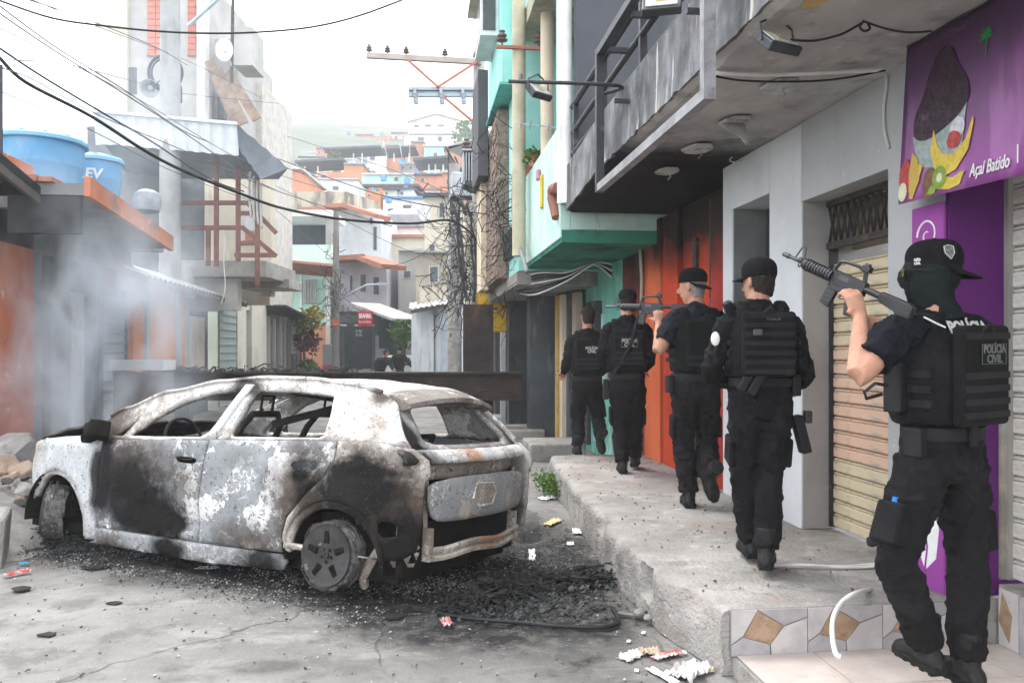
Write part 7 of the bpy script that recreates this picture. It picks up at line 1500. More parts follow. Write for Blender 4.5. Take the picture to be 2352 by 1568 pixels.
# ---- nearest officer (masked, aiming)
d5 = 3.52
J5 = dict(pel=(2165, 1035), chest=(2160, 820, .02), neck=(2148, 724), head=(2142, 630, .02), shL=(2052, 772, -.12), shR=(2235, 770, .14), elL=(1972, 866, -.22), wrL=(1976, 724, -.03), elR=(2150, 830, .42), wrR=(2040, 752, .22),
          hipL=(2118, 1065, -.05), hipR=(2205, 1065, .05), knL=(2060, 1290, -.10), anL=(2128, 1480, -.02), toeL=(2080, 1560, .12), knR=(2222, 1300, 0.02), anR=(2222, 1520, -.06), toeR=(2160, 1560, .12))
stock5, muz5 = aD(2098, 716, 3.36), aD(1800, 583, 3.93)
rx5 = (muz5-stock5).normalized()
t5, P5, F5 = person('person', 'nearest officer in black cap and face mask aiming a rifle upwards', J5, 1.03, d5, ground=.10, face=R(-62), ears=False, pocket=.075, vox=.010, skinvox=.0062, sleeve=.62, smat=f_shirt, vestb=1.06, cap=dict(brim=R(112), btilt=-.22, len=.085), plate=(.31, .40), text=(patch_g, True, .03), textz=.085, rows=7, platet=.06,
    handL=dict(d=(-.30, .20, 1), n=V((-.1, 1, .1)), side=1, curl=(.55, 1.0, .8), thumb=(.62, .1, .80), tc=.0), handR=dict(d=(-.75, .4, .15), n=(-.2, -.6, -.1), side=-1, curl=(.8, 1.0, .7), thumb=(-.1, -.3, 1)), trouser=1.0, group='police officers in black')
s5 = 1.03
mb = MB(); H_ = F5['H']; rows = [(-.20, .088, .095, -.03), (-.15, .074, .080, -.018), (-.11, .072, .085, .0), (-.06, .073, .097, .010), (-.01, .081, .106, .002), (.03, .084, .109, -.002), (.06, .082, .106, -.004)]
limb(mb, [H_(0, y, z) for z, a, b_, y in rows], [(a*s5, b_*s5) for z, a, b_, y in rows], F5['hx'], 20, 3); limb(mb, [H_(0, .1, .03), H_(0, .122, -.02), H_(0, .10, -.05)], [.014*s5, .018*s5, .012*s5], F5['hx'], 8, 2)
bal = fuse(mb, .006*s5, bal_m, 'balaclava', t5, 2, lambda p: .004*(1-2*abs(fnoise((p.x*16-p.z*10, p.y*16, p.z*22), 1.)))); 
gls = MB().tube([H_(-.083, .0, .012), H_(-.082, .07, .016), H_(-.05, .115, .014), H_(0, .122, .014)], .004*s5, 5).build('glasses_arm', f_pouch, t5); MB().obox(H_(-.045, .118, .006), .055*s5, .006*s5, .035*s5, Matrix((F5['hx'], F5['hy'], F5['hz'])).transposed()).build('lens', M('smoked_lens', (.10, .11, .03), rough=.15, bump=0), gls)
R5, Q5 = rifle('black carbine aimed up and left by the nearest masked officer', stock5, muz5, (0, 0, 1))
# cap emblem and tiny lettering
cc5 = H_(0, -.006, .035); nside = (V((0, 0, CAMH))-cc5); nside.z = 0; nside.normalize(); xs_ = V((-nside.y, nside.x, 0))
def capdir(a): return (nside*math.cos(a)+xs_*math.sin(a)).normalized()
nd = capdir(.55); e_ = cc5+nd*.102*s5+V((0, 0, .045*s5)); ex = V((-nd.y, nd.x, 0)); eu = (V((0, 0, 1))+nd*-.35).normalized(); en = ex.cross(eu)
shield = [(-.022, .028), (0, .034), (.022, .028), (.022, -.005), (0, -.036), (-.022, -.005)]
MB().prism([(u*s5*.9, v*s5*.9) for u, v in shield], lambda u, v: e_+ex*u+eu*v, en*.006).build('shield_emblem', M('emblem_grey', (.22, .22, .21), (.05, .05, .05), 130, .6, 0), t5)
MB().tube([e_+ex*u*s5*.9+eu*v*s5*.9+en*.007 for u, v in shield], .0015, 4, closed=True).build('emblem_border', patch_w, t5)
nd = capdir(-.62); e_ = cc5+nd*.103*s5+V((0, 0, .012*s5)); ex = V((-nd.y, nd.x, 0))
for w_, dz in (('POLÍCIA', .008), ('CIVIL', -.007)): lettering(w_, .015*s5, e_+nd*.004+V((0, 0, dz*s5)), ex, V((0, 0, 1)), patch_w, t5, bold=.0006, depth=.001, width=.030*s5)
# white lettering on the back of the tee shirt, slings, pouches, radio lead
bk = F5['nk']-F5['up']*.055*s5-F5['fwd']*.112*s5+F5['X']*.05*s5
lettering('POLÍCIA', .075*s5, bk, F5['X'], (F5['up']+F5['fwd']*.45), patch_w, t5, bold=.003, depth=.001, width=.26*s5)
MB().tube([aD(2122, 728, 3.29), aD(2150, 742, 3.255), aD(2172, 752, 3.235)], .0035, 5).build('sling_edge', patch_w, t5)
pouch(F5, 'belt_pouch', (-.195, -.01, .05), (.05, .08, .12), f_pouch); pouch(F5, 'radio_pouch', (-.235, .05, .27), (.05, .08, .20)); pouch(F5, 'belt_loop', (-.02, -.145, .08), (.05, .012, .09), f_web)
MB().tube([aD(2038, 885, 3.30), aD(2010, 880, 3.25), aD(1985, 900, 3.25), aD(1990, 915, 3.25), aD(2025, 905, 3.3)], .007, 6).build('radio_lead', f_pouch, t5, smooth=True)
# water bottle in the thigh pocket
ax5 = (P5['knL']-P5['hipL']).normalized(); xp5 = -frame_of(P5['hipL'], P5['hipR']); xp5 = (xp5-ax5*xp5.dot(ax5)).normalized(); bu = (-ax5+xp5*.05).normalized(); q = P5['hipL'].lerp(P5['knL'], .66)+xp5*.092*s5-ax5*.048*s5
bt = thing('water_bottle', 'clear water bottle with blue cap in the thigh pocket of the nearest officer', 'bottle', q)
MB().tube([q-bu*.12, q+bu*.0, q+bu*.025, q+bu*.035], [.024, .024, .016, .013], 14).build('body', M('clear_plastic', (.55, .6, .62), rough=.15, bump=0), bt, smooth=True); MB().tube([q+bu*.035, q+bu*.06], .0155, 14).build('cap', M('blue_cap', (.02, .16, .62), rough=.35, bump=0), bt, smooth=True)
# ---- second officer (black uniform, holster)
d4 = 4.68
J4 = dict(pel=(1747, 908), chest=(1745, 768, .02), neck=(1742, 694), head=(1742, 650, .03), shL=(1672, 752), shR=(1815, 752), elL=(1632, 852, .02), wrL=(1678, 885, .30), elR=(1846, 862, .02), wrR=(1822, 885, .30), hipL=(1715, 925), hipR=(1780, 925), knL=(1708, 1085, .14), anL=(1722, 1238, .26), toeL=(1700, 1280, .5), knR=(1768, 1090, .06), anR=(1760, 1262, -.06), toeR=(1765, 1300, .20))
t4, P4, F4 = person('person', 'officer in long-sleeved black uniform with thigh holster walking away second from camera', J4, .99, d4, face=R(-20), hair=hair_d, cap=dict(brim=R(-30), len=.07), vestb=1.02, rows=7, plate=(.30, .36), group='police officers in black', vox=.010)
pouch(F4, 'magazine_pouch', (-.12, -.14, .10), (.05, .04, .15), f_pouch, None, .5); pouch(F4, 'magazine_pouch', (-.07, -.15, .08), (.05, .04, .15), f_pouch, None, .5); pouch(F4, 'belt_pouch', (.19, -.03, .06), (.05, .07, .12)); pouch(F4, 'vest_buckle', (-.08, -.215, .36), (.05, .02, .035), M('buckle_grey', (.09, .09, .09), rough=.5))
ho = pouch(F4, 'thigh_holster', (.225, -.02, -.22), (.055, .09, .22), f_pouch, None, -.25); pouch(F4, 'pistol_grip', (.26, -.03, -.12), (.04, .06, .07), gun_m, ho)
ar = aD(1643, 778, d4-.085); rotA = Matrix((F4['X'], F4['fwd'], F4['up'])).transposed(); mb = MB(); ball(mb, ar, .026, .012, .040, (F4['X']-F4['fwd']*.6), (F4['fwd']+F4['X']*.6), 8); mb.build('arm_badge', patch_w, t4, smooth=True)
MB().obox(aD(1676, 714, d4-.04), .05, .05, .12, (R(15), R(-25), 0)).build('shoulder_radio', f_pouch, t4, bevel=.012); lettering('POLÍCIA', .03, F4['nk']-F4['up']*.10-F4['fwd']*.185+F4['X']*.03, F4['X'], F4['up'], patch_g, t4, depth=.001, width=.075)
# ---- third officer (short sleeves, aiming left)
d3 = 6.64
J3 = dict(pel=(1597, 890), chest=(1600, 775, .02), neck=(1598, 700), head=(1590, 660, .02), shL=(1548, 738, -.03), shR=(1650, 738, .03), elL=(1512, 808, -.10), wrL=(1514, 742, .10), elR=(1655, 800, .25), wrR=(1598, 738, .36), hipL=(1574, 900), hipR=(1622, 900), knL=(1570, 1020, .10), anL=(1582, 1133, .0), toeL=(1572, 1155, .25), knR=(1624, 1015, .16), anR=(1630, 1085, -.18), toeR=V((0, 0, 0)))
st3, mz3 = aD(1590, 706, 6.78), aD(1392, 704, 7.22)
J3['toeR'] = aD(1636, 1140, d3-.16)
t3, P3, F3 = person('person', 'grey-haired officer in dark short-sleeved shirt and vest aiming a rifle to the left', J3, 1.08, d3, face=R(-42), hair=hair_g, cap=dict(brim=R(135), btilt=-.25, len=.05), sleeve=.66, smat=fabric('dark_navy_shirt', (.032, .036, .048)), vmat=fabric('green_black_vest', (.017, .020, .019)), rows=2, plate=(.28, .34), tmat=fabric('brown_black_trousers', (.026, .022, .024)), upR=V((.1, -.85, .45)).normalized(), group='police officers in black',
    handL=dict(d=(0, .3, 1), n=(.3, .9, -.1), side=1, curl=(.9, 1., .7)), handR=dict(d=(-.8, .4, .2), n=(0, -.6, 0), side=-1))
rifle('black carbine aimed level to the left by the grey-haired officer', st3, mz3)
tag(MB().tube([P3['wrL']+V((math.cos(a)*.034, math.sin(a)*.034, -.02)) for a in [2*math.pi*i/12 for i in range(12)]], .008, 5, closed=True).build('wrist_band', f_pouch, t3), None, None); pouch(F3, 'belt_pouch', (-.20, 0, .03), (.05, .08, .13)); 
# ---- fourth officer
d2 = 8.42
J2 = dict(pel=(1440, 882), chest=(1438, 785, .02), neck=(1440, 727), head=(1441, 697, .02), shL=(1400, 760), shR=(1480, 760), elL=(1381, 820, .02), wrL=(1400, 850, .28), elR=(1494, 822, .02), wrR=(1478, 850, .28), hipL=(1422, 892), hipR=(1460, 892), knL=(1424, 985, .08), anL=(1430, 1062, -.02), toeL=(1425, 1085, .2), knR=(1458, 985, .16), anR=(1458, 1048, .28), toeR=(1462, 1065, .5))
t2, P2, F2 = person('person', 'officer in black cap whose vest lettering is crossed by a sling, fourth from the camera', J2, 1.04, d2, face=R(0), hair=hair_d, cap=dict(brim=R(0), strap=True), text=(patch_w, True, 0), textz=.045, rows=7, group='police officers in black', vox=.012, skinvox=.009)
MB().tube([F2['nk']-F2['fwd']*.14+F2['X']*.10, F2['ch']-F2['fwd']*.235+F2['X']*.03+F2['up']*.03, F2['ch']-F2['fwd']*.235-F2['X']*.02-F2['up']*.10, F2['pel']-F2['fwd']*.15-F2['X']*.15+F2['up']*.12], .02, 6).build('rifle_sling', f_web, t2, smooth=True)
pouch(F2, 'holster', (-.21, 0, -.05), (.05, .08, .2))
# ---- farthest officer of the line
d1 = 9.95
J1 = dict(pel=(1348, 885), chest=(1347, 803, .02), neck=(1349, 757), head=(1350, 729, .02), shL=(1315, 785), shR=(1382, 785), elL=(1300, 838, .0), wrL=(1294, 855, .22), elR=(1390, 840, .02), wrR=(1375, 862, .28), hipL=(1333, 893), hipR=(1365, 893), knL=(1328, 968, .10), anL=(1327, 1024, .0), toeL=(1320, 1042, .25), knR=(1374, 965, .18), anR=(1379, 1000, -.14), toeR=(1382, 1035, -.12))
t1, P1, F1 = person('person', 'bareheaded dark-haired officer farthest along the pavement line', J1, 1.02, d1, face=R(-6), hair=hair_d, text=(patch_w, False, .04), textz=.06, rows=6, upR=V((.1, -.85, .4)).normalized(), group='police officers in black', vox=.013, skinvox=.010)
a, b_ = aD(1300, 852, d1+.3), aD(1272, 862, d1+.55); rifle('small dark rifle held low by the farthest officer of the line', a+V((.25, -.15, .08)), b_)
# ---- two officers by the white car, far down the street
dF = 30.
def far_person(label, px, pyh, px2, lean, seed):
    k = FPX/dF; u = lambda x, y, d=0: (px+x*k, pyh+y*k, d)
    J = dict(pel=u(0, .85), chest=u(lean*.5, .45, .02), neck=u(lean*.8, .20), head=u(lean, .08), shL=u(-.19+lean*.7, .30), shR=u(.19+lean*.7, .30), elL=u(-.30+lean*.4, .55), wrL=u(-.18, .75, -.15), elR=u(.34+lean*.4, .52), wrR=u(.50+lean*.2, .72, -.1), hipL=u(-.1, .88), hipR=u(.1, .88), knL=u(-.12, 1.3), anL=u(-.14, 1.68), toeL=u(-.14, 1.76, -.2), knR=u(.14, 1.3), anR=u(.14, 1.68), toeR=u(.14, 1.76, -.2))
    return person('person', label, J, 1., dF, face=R(170 if lean == 0 else 75), hair=hair_d, cap=dict(brim=R(170)) if lean == 0 else None, vox=.03, skinvox=.022, ground=0, rows=1, smat=fabric('far_uniform', (.05, .06, .06)), group='officers by the far white car')
far_person('officer in dark uniform facing the camera beside the far white car', 917, 800, 0, 0, 1); far_person('officer leaning over at the far white car door', 868, 806, 0, .30, 2)
tag(MB().tube([aD(1150, 860, 20), aD(1152, 838, 20), aD(1150, 828, 20)], [.28, .24, .08], 12).build('dark_sack', f_black, smooth=True), 'dark rounded shape half hidden behind the steel plate', 'sack')
# far white car
fc = thing('parked_car', 'white car far down the street behind the two officers', 'car', aD(905, 860, 31.5)); cw = M('car_white', (.72, .74, .76), rough=.3, bump=0)
c_ = aD(915, 880, 32.0); prof = [(-.85, .0), (-.88, .45), (-.80, .62), (-.62, .95), (-.45, 1.05), (.45, 1.05), (.62, .95), (.80, .62), (.88, .45), (.85, .0)]
MB().prism([(c_.x+u, .28+v*.98) for u, v in prof], lambda u, v: (u, c_.y, v), (0, 4, 0)).build('body', cw, fc, bevel=.06, seg=3); MB().prism([(c_.x-.58, .93), (c_.x-.42, 1.24), (c_.x+.42, 1.24), (c_.x+.58, .93)], lambda u, v: (u, c_.y-.02, v), (0, .05, 0)).build('windscreen', glz, fc)
for sx_ in (-.62, .62): MB().lathe((c_.x+sx_, c_.y+.6, .3), [(.0, -.1), (.3, -.1), (.3, .1), (.0, .1)], 18, 'X').build('wheel', f_sole, fc, smooth=True); MB().obox(V((c_.x+sx_, c_.y-.03, .72)), .25, .06, .12).build('headlight', gal, fc, bevel=.02)
MB().obox(V((c_.x, c_.y-.04, .5)), 1.0, .05, .14).build('grille', dk_wall, fc)
# ================================================================ RUBBLE, DEBRIS, LITTER
def rock(g, c, r, mat, par_=None, name='stone', flat=.75):
    mb = MB(); vs_ = []; n = 26; from_pts = []
    for i in range(n):
        z = 1-2*(i+.5)/n; a = i*2.39996; q = math.sqrt(1-z*z); k = r*g.uniform(.72, 1.12); from_pts.append(V((math.cos(a)*q*k*g.uniform(.9, 1.2), math.sin(a)*q*k, z*k*flat)))
    bm = bmesh.new(); rz = Matrix.Rotation(g.uniform(0, 6.3), 3, 'Z') @ Matrix.Rotation(g.uniform(-.5, .5), 3, 'X')
    for p in from_pts: bm.verts.new(V(c)+rz@p)
    bmesh.ops.convex_hull(bm, input=bm.verts); loose = [v for v in bm.verts if not v.link_faces]; bmesh.ops.delete(bm, geom=loose, context='VERTS')
    me = bpy.data.meshes.new(name); bm.to_mesh(me); bm.free(); me.materials.append(mat); return link(name, me, par_, False, r*.06, 1)
g = random.Random(21)
stone_m = [M('rubble_grey', (.27, .255, .24), (.19, .18, .17), 5, .95, .5, 30, layers=[((.09, .085, .08), 6, (1, 1, 1), .54, .68, .7)]), M('rubble_brown', (.33, .25, .19), (.24, .18, .14), 5, .95, .5, 30), M('rubble_dark', (.11, .105, .10), (.07, .066, .063), 6, .95, .5, 30)]
rp = thing('rubble_pile', 'heap of broken stones and bricks at the left edge beside the car front', 'rubble', (-4.0, 7.6, 0))
base = MB(); n = 18; vs_ = []
for j in range(n+1):
    for i in range(n+1):
        x = -5.3+2.5*i/n; y = 6.3+2.9*j/n; h = .62*math.exp(-((x+4.25)/.75)**2-((y-7.9)/.75)**2)+.25*math.exp(-((x+3.6)/.6)**2-((y-7.2)/.55)**2); vs_.append((x, y, h-.05+.05*fnoise((x, y, 0), 4)*(h > .05)))
base.add(vs_, [(j*(n+1)+i, j*(n+1)+i+1, (j+1)*(n+1)+i+1, (j+1)*(n+1)+i) for j in range(n) for i in range(n)]); base.build('earth', stone_m[0], rp, smooth='all', fix=False)
for (px, py, d, r, m_) in ((35, 1035, 8.6, .26, 0), (8, 1030, 8.8, .2, 0), (70, 1050, 8.5, .2, 2), (15, 1075, 8.3, .2, 1), (55, 1085, 8.2, .16, 1), (20, 1115, 8.0, .17, 1), (60, 1120, 7.9, .14, 0), (5, 1145, 7.8, .18, 1), (40, 1150, 7.7, .15, 1), (70, 1150, 7.6, .12, 2)): rock(g, aD(px, py, d), r, stone_m[m_], rp)
for k in range(46):
    c = aD(g.uniform(-20, 110), g.uniform(1090, 1215), g.uniform(7.0, 8.2)); c.z = max(.02, min(c.z, .6)); rock(g, c, g.uniform(.03, .10), stone_m[g.choice((0, 1, 1, 2))], rp)
blk_ = tag(MB().obox(aZ(-75, 1300, 0)+V((0, .1, .17)), .42, .5, .42, (0, R(4), R(20))).build('concrete_block', concrete, bevel=.03), 'grey concrete block standing at the lower left edge', 'block')
# ---- ash and charred scraps round the car
ash_d = M('ash_dark', (.04, .038, .037), (.02, .019, .019), 10, .9, .5, 40); ash_w = M('ash_pale', (.40, .39, .375), (.28, .27, .26), 10, .95, .4, 40); ash_g = M('ash_green_black', (.035, .042, .042), (.06, .062, .06), 8, .6, .4, 40)
def scraps(name, label, mat, n, fn, size, seed, flat=.35, cat='debris'):
    g = random.Random(seed); mb = MB()
    for _ in range(n):
        c, k = fn(g); a = g.uniform(0, 6.3); r = size*g.uniform(.35, 1.3)*k; m = g.choice((3, 4, 5)); up_ = V((g.gauss(0, .45), g.gauss(0, .45), 1)).normalized(); u = up_.orthogonal().normalized(); w_ = up_.cross(u); poly = [c+(u*math.cos(a+2*math.pi*i/m)*g.uniform(.4, 1.3)+w_*math.sin(a+2*math.pi*i/m)*g.uniform(.3, .9))*r for i in range(m)]
        mb.add(poly+[p+up_*r*flat*g.uniform(.3, 1) for p in poly], [tuple(range(m))[::-1], tuple(range(m, 2*m))]+[(i, (i+1) % m, m+(i+1) % m, m+i) for i in range(m)])
    return tag(mb.build(name, mat, fix=False), label, cat, None, 'stuff')
CM = car.matrix_world.copy()
def along_car(g, w=.10, x0=-1.9, x1=1.7, y=.86, out=.16):
    x = g.uniform(x0, x1); p = CM @ V((x, y+abs(g.gauss(0, out))-.1, 0)); p.z = abs(g.gauss(0, .014)); return p, 1.
def at_px(px, py, sx, sy, zs=.012):
    def f_(g):
        p = aZ(px+g.gauss(0, sx), py+g.gauss(0, sy), 0); p.z = abs(g.gauss(0, zs)); return p, 1.
    return f_
def mixed(fs_): return lambda g: g.choice(fs_)(g)
heap = lambda px, py, sx, sy, hz: at_px(px, py, sx, sy, hz)
scraps('charred_scraps', 'black charred scraps scattered on the road round the burnt car', ash_d, 9000, mixed([along_car, at_px(1100, 1320, 130, 30, .012), at_px(700, 1315, 90, 16, .03), at_px(900, 1340, 130, 16, .025), at_px(1150, 1290, 120, 40, .012), at_px(1180, 1370, 110, 22, .02), at_px(200, 1260, 90, 20, .03), at_px(450, 1295, 120, 10, .02)]), .010, 1)
scraps('pale_ash', 'pale grey ash flakes scattered round the burnt car wheels', ash_w, 5200, mixed([along_car, at_px(660, 1305, 60, 14, .03), at_px(720, 1335, 70, 12, .025), at_px(880, 1335, 90, 12, .02), at_px(200, 1245, 70, 18, .03), at_px(350, 1270, 120, 10, .015), at_px(1150, 1280, 110, 45, .008), at_px(1000, 1350, 90, 12, .015)]), .0085, 2)
scraps('melted_plastic', 'greenish black melted plastic flakes on the road before the kerb', ash_g, 2200, mixed([at_px(1230, 1385, 85, 18, .008), at_px(1130, 1395, 80, 14, .012), at_px(190, 1255, 60, 18, .03), at_px(1290, 1350, 70, 15, .02), at_px(820, 1345, 60, 10, .02)]), .022, 3, .12)
def pebble(g):
    p = aZ(g.uniform(-100, 1500), 1180+400*g.random()**1.3, 0); p.z = .002; return p, 1.
scraps('road_grit', 'small dark grit and crumbs strewn over the road', stone_m[2], 420, pebble, .010, 4, .8)
scraps('road_grit', 'small pale crumbs and paper bits strewn over the road', ash_w, 300, pebble, .009, 5, .6)
def pav(g): 
    p = V((g.uniform(1.5, 2.7), g.uniform(4.0, 9.4), .33)); return p, 1.
scraps('pavement_grit', 'dark grit and crumbs on the raised pavement', stone_m[2], 220, pav, .012, 6, .6)
# charred heap by the kerb and bent cable loop
def ridge(pts, r, name, label, seed, mat=ash_d):
    g = random.Random(seed); mb = MB(); P_ = [aZ(x, y, 0) for x, y in pts]
    for _ in range(420):
        i = g.randrange(len(P_)-1); c = P_[i].lerp(P_[i+1], g.random()); q = c+V((g.gauss(0, r*.8), g.gauss(0, r*.6), abs(g.gauss(0, r*.5)))); pts_ = [q]
        for k in range(3): q = q+V((g.gauss(0, r*.7), g.gauss(0, r*.5), g.gauss(0, r*.22))); q.z = max(.004, q.z); pts_.append(q)
        mb.tube(pts_, g.uniform(.003, .014), 4)
    return tag(mb.build(name, mat, fix=False), label, 'debris', None, 'stuff')
ridge([(1060, 1395), (1130, 1372), (1220, 1352), (1320, 1340), (1395, 1335)], .075, 'charred_heap', 'long low heap of charred upholstery on the road by the kerb', 31); ridge([(640, 1300), (720, 1330), (800, 1350)], .07, 'charred_heap', 'charred rag heap under the rear wheel', 32, ash_d); ridge([(80, 1245), (180, 1255), (300, 1250)], .09, 'charred_heap', 'charred heap under the front of the car', 33, ash_g)
cable('bent_cable', [aZ(x, y, .014) for x, y in ((1000, 1405), (1080, 1420), (1180, 1428), (1290, 1438), (1380, 1440), (1415, 1432), (1418, 1415), (1405, 1395))], .012, M('wet_black_rubber', (.02, .022, .023), rough=.25, bump=.05), 'bent black rubber strip lying on the road before the kerb', 'rubber strip', n=8)
cable('wood_lath', [aZ(1420, 1408, .012), aZ(1498, 1418, .012)], .012, M('old_lath', (.2, .18, .15), rough=.9), 'thin grey wooden lath on the road against the kerb', 'lath')
for k, (px, py, r, lab) in enumerate(((262, 1383, .045, 'small dark oval scrap on the road left of the rear wheel'), (222, 1298, .11, 'flat dark disc lying near the car sill'), (905, 1412, .07, 'flat black scrap on the road right of the rear wheel'), (110, 1455, .05, 'dark twig-like scrap at the lower left of the road'), (50, 1350, .07, 'charred twisted strip at the left edge of the road'))):
    c = aZ(px, py, .008); g = random.Random(k); pts = [(c.x+r*math.cos(a)*g.uniform(.7, 1.2), c.y+r*.8*math.sin(a)*g.uniform(.6, 1.2)) for a in [i*.63 for i in range(10)]]; tag(MB().prism(pts, lambda u, v: (u, v, .004), (0, 0, .005)).build('flat_scrap', ash_d), lab, 'scrap')
# ---- litter
def crumple(name, label, c, w_, h_, mat, seed, amp=.5, cat='litter', lift=.0):
    g = random.Random(seed); n = 12; a = g.uniform(0, 3.1); vs_ = []; ca, sa = math.cos(a), math.sin(a)
    for j in range(n+1):
        for i in range(n+1):
            u, v = (i/n-.5)*w_, (j/n-.5)*h_; k = 1+.35*fnoise((i*.3, j*.3, seed), 1); z = .7*amp*min(w_, h_)*abs(fnoise((i*.45, j*.45, seed+5), 1))+.006; vs_.append((c.x+(u*ca-v*sa)*k, c.y+(u*sa+v*ca)*k, c.z+z+lift))
    return tag(MB().add(vs_, [(j*(n+1)+i, j*(n+1)+i+1, (j+1)*(n+1)+i+1, (j+1)*(n+1)+i) for j in range(n) for i in range(n)]).build(name, mat, smooth=True, solid=.0015), label, cat)
p_w = M('paper_white', (.70, .69, .68), (.6, .58, .57), 9, .7, .15); p_r = M('paper_red', (.50, .06, .06), (.62, .5, .48), 14, .6, .1); p_y = M('plastic_yellow', (.52, .40, .12), (.6, .55, .4), 12, .5, .1); p_t = M('card_tan', (.5, .40, .30), rough=.8); p_mix = M('printed_bag', (.72, .70, .69), (.62, .58, .56), 7, .5, .1, layers=[((.55, .08, .07), 9, (1, 1, 1), .60, .63, .9), ((.6, .42, .05), 12, (1, 1, 1), .64, .66, .9), ((.08, .25, .5), 14, (1, 1, 1), .67, .69, .9)])
G = lambda px, py: aZ(px, py, 0)
crumple('red_paper', 'red torn paper on the road beside white scraps near the step', G(1530, 1507), .17, .06, p_r, 1); crumple('torn_card', 'tan torn card among white papers near the kerb', G(1492, 1500), .10, .08, p_t, 2, .8); crumple('white_paper', 'crumpled white paper left of the red paper', G(1450, 1508), .15, .08, p_w, 3, .7); crumple('plastic_bag', 'large white printed plastic bag at the bottom beside the step', G(1585, 1548), .20, .14, p_mix, 4, .9); crumple('white_strip', 'flat white strip beside the plastic bag at the bottom', G(1520, 1552), .22, .05, p_w, 5, .3); crumple('yellow_wrapper', 'yellow wrapper touching the white plastic bag', G(1625, 1540), .06, .05, p_y, 6, .9)
crumple('yellow_bag', 'dirty yellow plastic bag lying in the gutter behind the car', G(1268, 1200), .26, .10, p_y, 7, .5); crumple('white_tray', 'white tray with red stain in the gutter near the weeds', G(1260, 1146), .20, .13, p_w, 8, .5); crumple('white_rag', 'white flattened rag beside the car rear corner', G(1222, 1275), .32, .05, p_w, 9, .3); crumple('white_cup', 'crushed white and red can before the car tyre debris', G(1025, 1432), .12, .06, p_r, 10, 1.); crumple('brown_wrapper', 'brown and white wrapper in the wet gutter', G(1325, 1222), .18, .08, p_mix, 11, .5); crumple('grey_rag', 'grey scrap of plastic in the gutter by the kerb', G(1310, 1250), .1, .06, p_w, 12, .4)
crumple('red_bottle', 'small red and white bottle lying near the left block', G(38, 1318), .16, .05, p_r, 13, .8); crumple('blue_cap', 'small blue plastic scrap near the front wheel', G(55, 1295), .06, .04, M('blue_plastic', (.05, .3, .55)), 14, .6); crumple('white_scrap', 'small white scrap on the road below the car sill', G(478, 1305), .14, .06, p_w, 15, .4)
crumple('white_scrap', 'white paper scrap on the pavement beside the grey wall', V((2.55, 6.0, .325)), .10, .06, p_w, 16, .6); crumple('white_scrap', 'white scrap on the tiled step behind the officer', V((2.45, 3.72, .1)), .08, .06, p_w, 17, .4)
for k in range(9): crumple('paper_bit', 'tiny white paper bit among the litter near the step', G(1440+random.Random(k).uniform(-20, 160), 1490+random.Random(k+50).uniform(-40, 60)), .035, .02, p_w, 40+k, .5).__setitem__('group', 'paper bits near the step')
# white cable tie strip on pavement and bent white conduit
cable('white_conduit', [aX(2015, 1352, 2.62), aD(1975, 1358, 4.05), aD(1938, 1378, 3.95), aD(1915, 1415, 3.85), aD(1912, 1460, 3.75), aD(1920, 1500, 3.68), aD(1932, 1508, 3.66)], .012, wire_w, 'curved white plastic conduit springing from the pavement over the step', 'conduit', n=8)
for k in range(3): cable('white_cable', [V((1.99+.25*i, 4.55-.02*i+.03*math.sin(i*2+k), .328+.004*k+.01*(i % 2))) for i in range(4)], .007, wire_w, 'thin white cable on the pavement behind the second officer, %s strand' % ('nearest', 'middle', 'farthest')[k], 'cable', 'white cables on the pavement')
# weeds at the kerb
wd = thing('kerb_weeds', 'green weeds growing from the kerb corner behind the car', 'weeds', aZ(1268, 1130, 0)); rng = random.Random(3); mb = MB(); c = aZ(1270, 1125, .06)
for _ in range(60):
    b0 = c+V((rng.gauss(0, .05), rng.gauss(0, .14), 0)); b0.z = .02; q = b0; pts = [q]; d_ = V((rng.gauss(-.15, .3), rng.gauss(0, .3), 1)).normalized()
    for k in range(3): q = q+d_*rng.uniform(.04, .09); d_ = (d_+V((rng.gauss(-.1, .25), rng.gauss(0, .25), -.15))).normalized(); pts.append(q)
    mb.tube(pts, [.004, .003, .002, .001], 4)
    for k in (1, 2, 3): leaves(mb, pts[k], 3, .03, .05, rng, .3, .3)
mb.build('foliage', M('weed_green', (.13, .22, .05), (.08, .15, .03), 20, .6, .1), wd, fix=False)
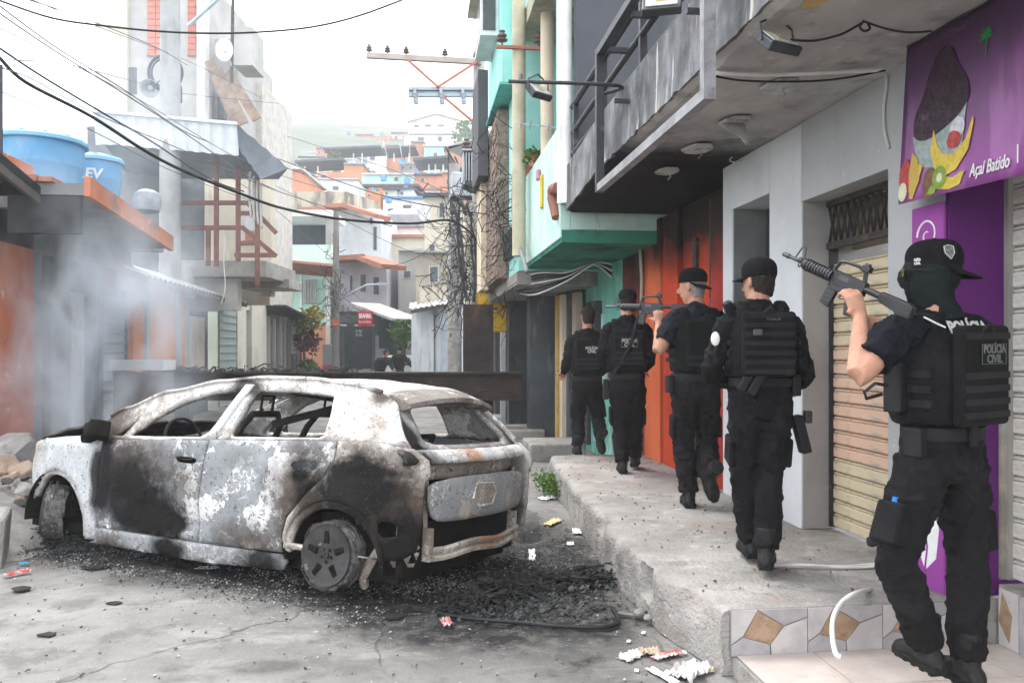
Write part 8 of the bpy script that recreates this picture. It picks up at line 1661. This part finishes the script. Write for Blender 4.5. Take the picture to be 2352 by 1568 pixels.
# smashed concrete crumbs at the broken kerb
for k in range(6): g = random.Random(70+k); tag(rock(g, V((1.36+g.uniform(-.05, .1), 4.6+g.uniform(-.4, .5), .03)), g.uniform(.02, .045), stone_m[0]), 'small concrete crumb broken from the kerb', 'stone', 'crumbs below the kerb')

# ================================================================ AIR: haze and smoke
def vol_mat(name, col, dens, noisy=None, aniso=0.):
    m = bpy.data.materials.new(name); m.use_nodes = True; t = m.node_tree; t.nodes.clear(); b = NB(m); out = b.new('ShaderNodeOutputMaterial'); v = b.new('ShaderNodeVolumePrincipled'); v.inputs['Color'].default_value = (*col, 1); v.inputs['Density'].default_value = dens; v.inputs['Anisotropy'].default_value = aniso
    if noisy:
        sc_, lo, hi, st = noisy; tc = b.new('ShaderNodeTexCoord'); co = tc.outputs['Object']; ln = b.new('ShaderNodeVectorMath', operation='LENGTH'); b.link(co, ln.inputs[0])
        f_ = b.math('MULTIPLY', b.ramp(b.noise(b.mapping(co, st), sc_, 3, .6, .6), lo, hi), b.ramp(ln.outputs['Value'], 1., .25)); b.link(b.math('MULTIPLY', f_, dens), v.inputs['Density'])
    b.link(v.outputs[0], out.inputs['Volume']); return m
hz = MB().box(-430, 430, -70, 440, -3, 118).build('haze', vol_mat('haze_air', (.93, .96, 1.), .0014)); tag(hz, 'pale haze filling the air over the street and hillside', 'haze', None, 'stuff')
def smoke(label, c, rad, dens, noisy, rot=0.):
    bm = bmesh.new(); bmesh.ops.create_icosphere(bm, subdivisions=3, radius=1.); me = bpy.data.meshes.new('smoke'); bm.to_mesh(me); bm.free(); me.materials.append(vol_mat('smoke_'+label[:12], (.86, .92, 1.), dens, noisy)); o = bpy.data.objects.new('smoke', me); C.objects.link(o); o.location = c; o.scale = rad; o.rotation_euler = (0, rot, 0); return tag(o, label, 'smoke', None, 'stuff')
smoke('thick bluish smoke drifting between the car and the left shops', aD(190, 770, 10.2), (1.8, 1.2, 2.4), 2.4, (2.6, .46, .68, (1, 1, .85)))
smoke('thin smoke rising past the concrete pole and tin awning', aD(260, 330, 14.5), (4.2, 2.6, 4.0), .12, (1.6, .40, .66, (1, 1, .6)))
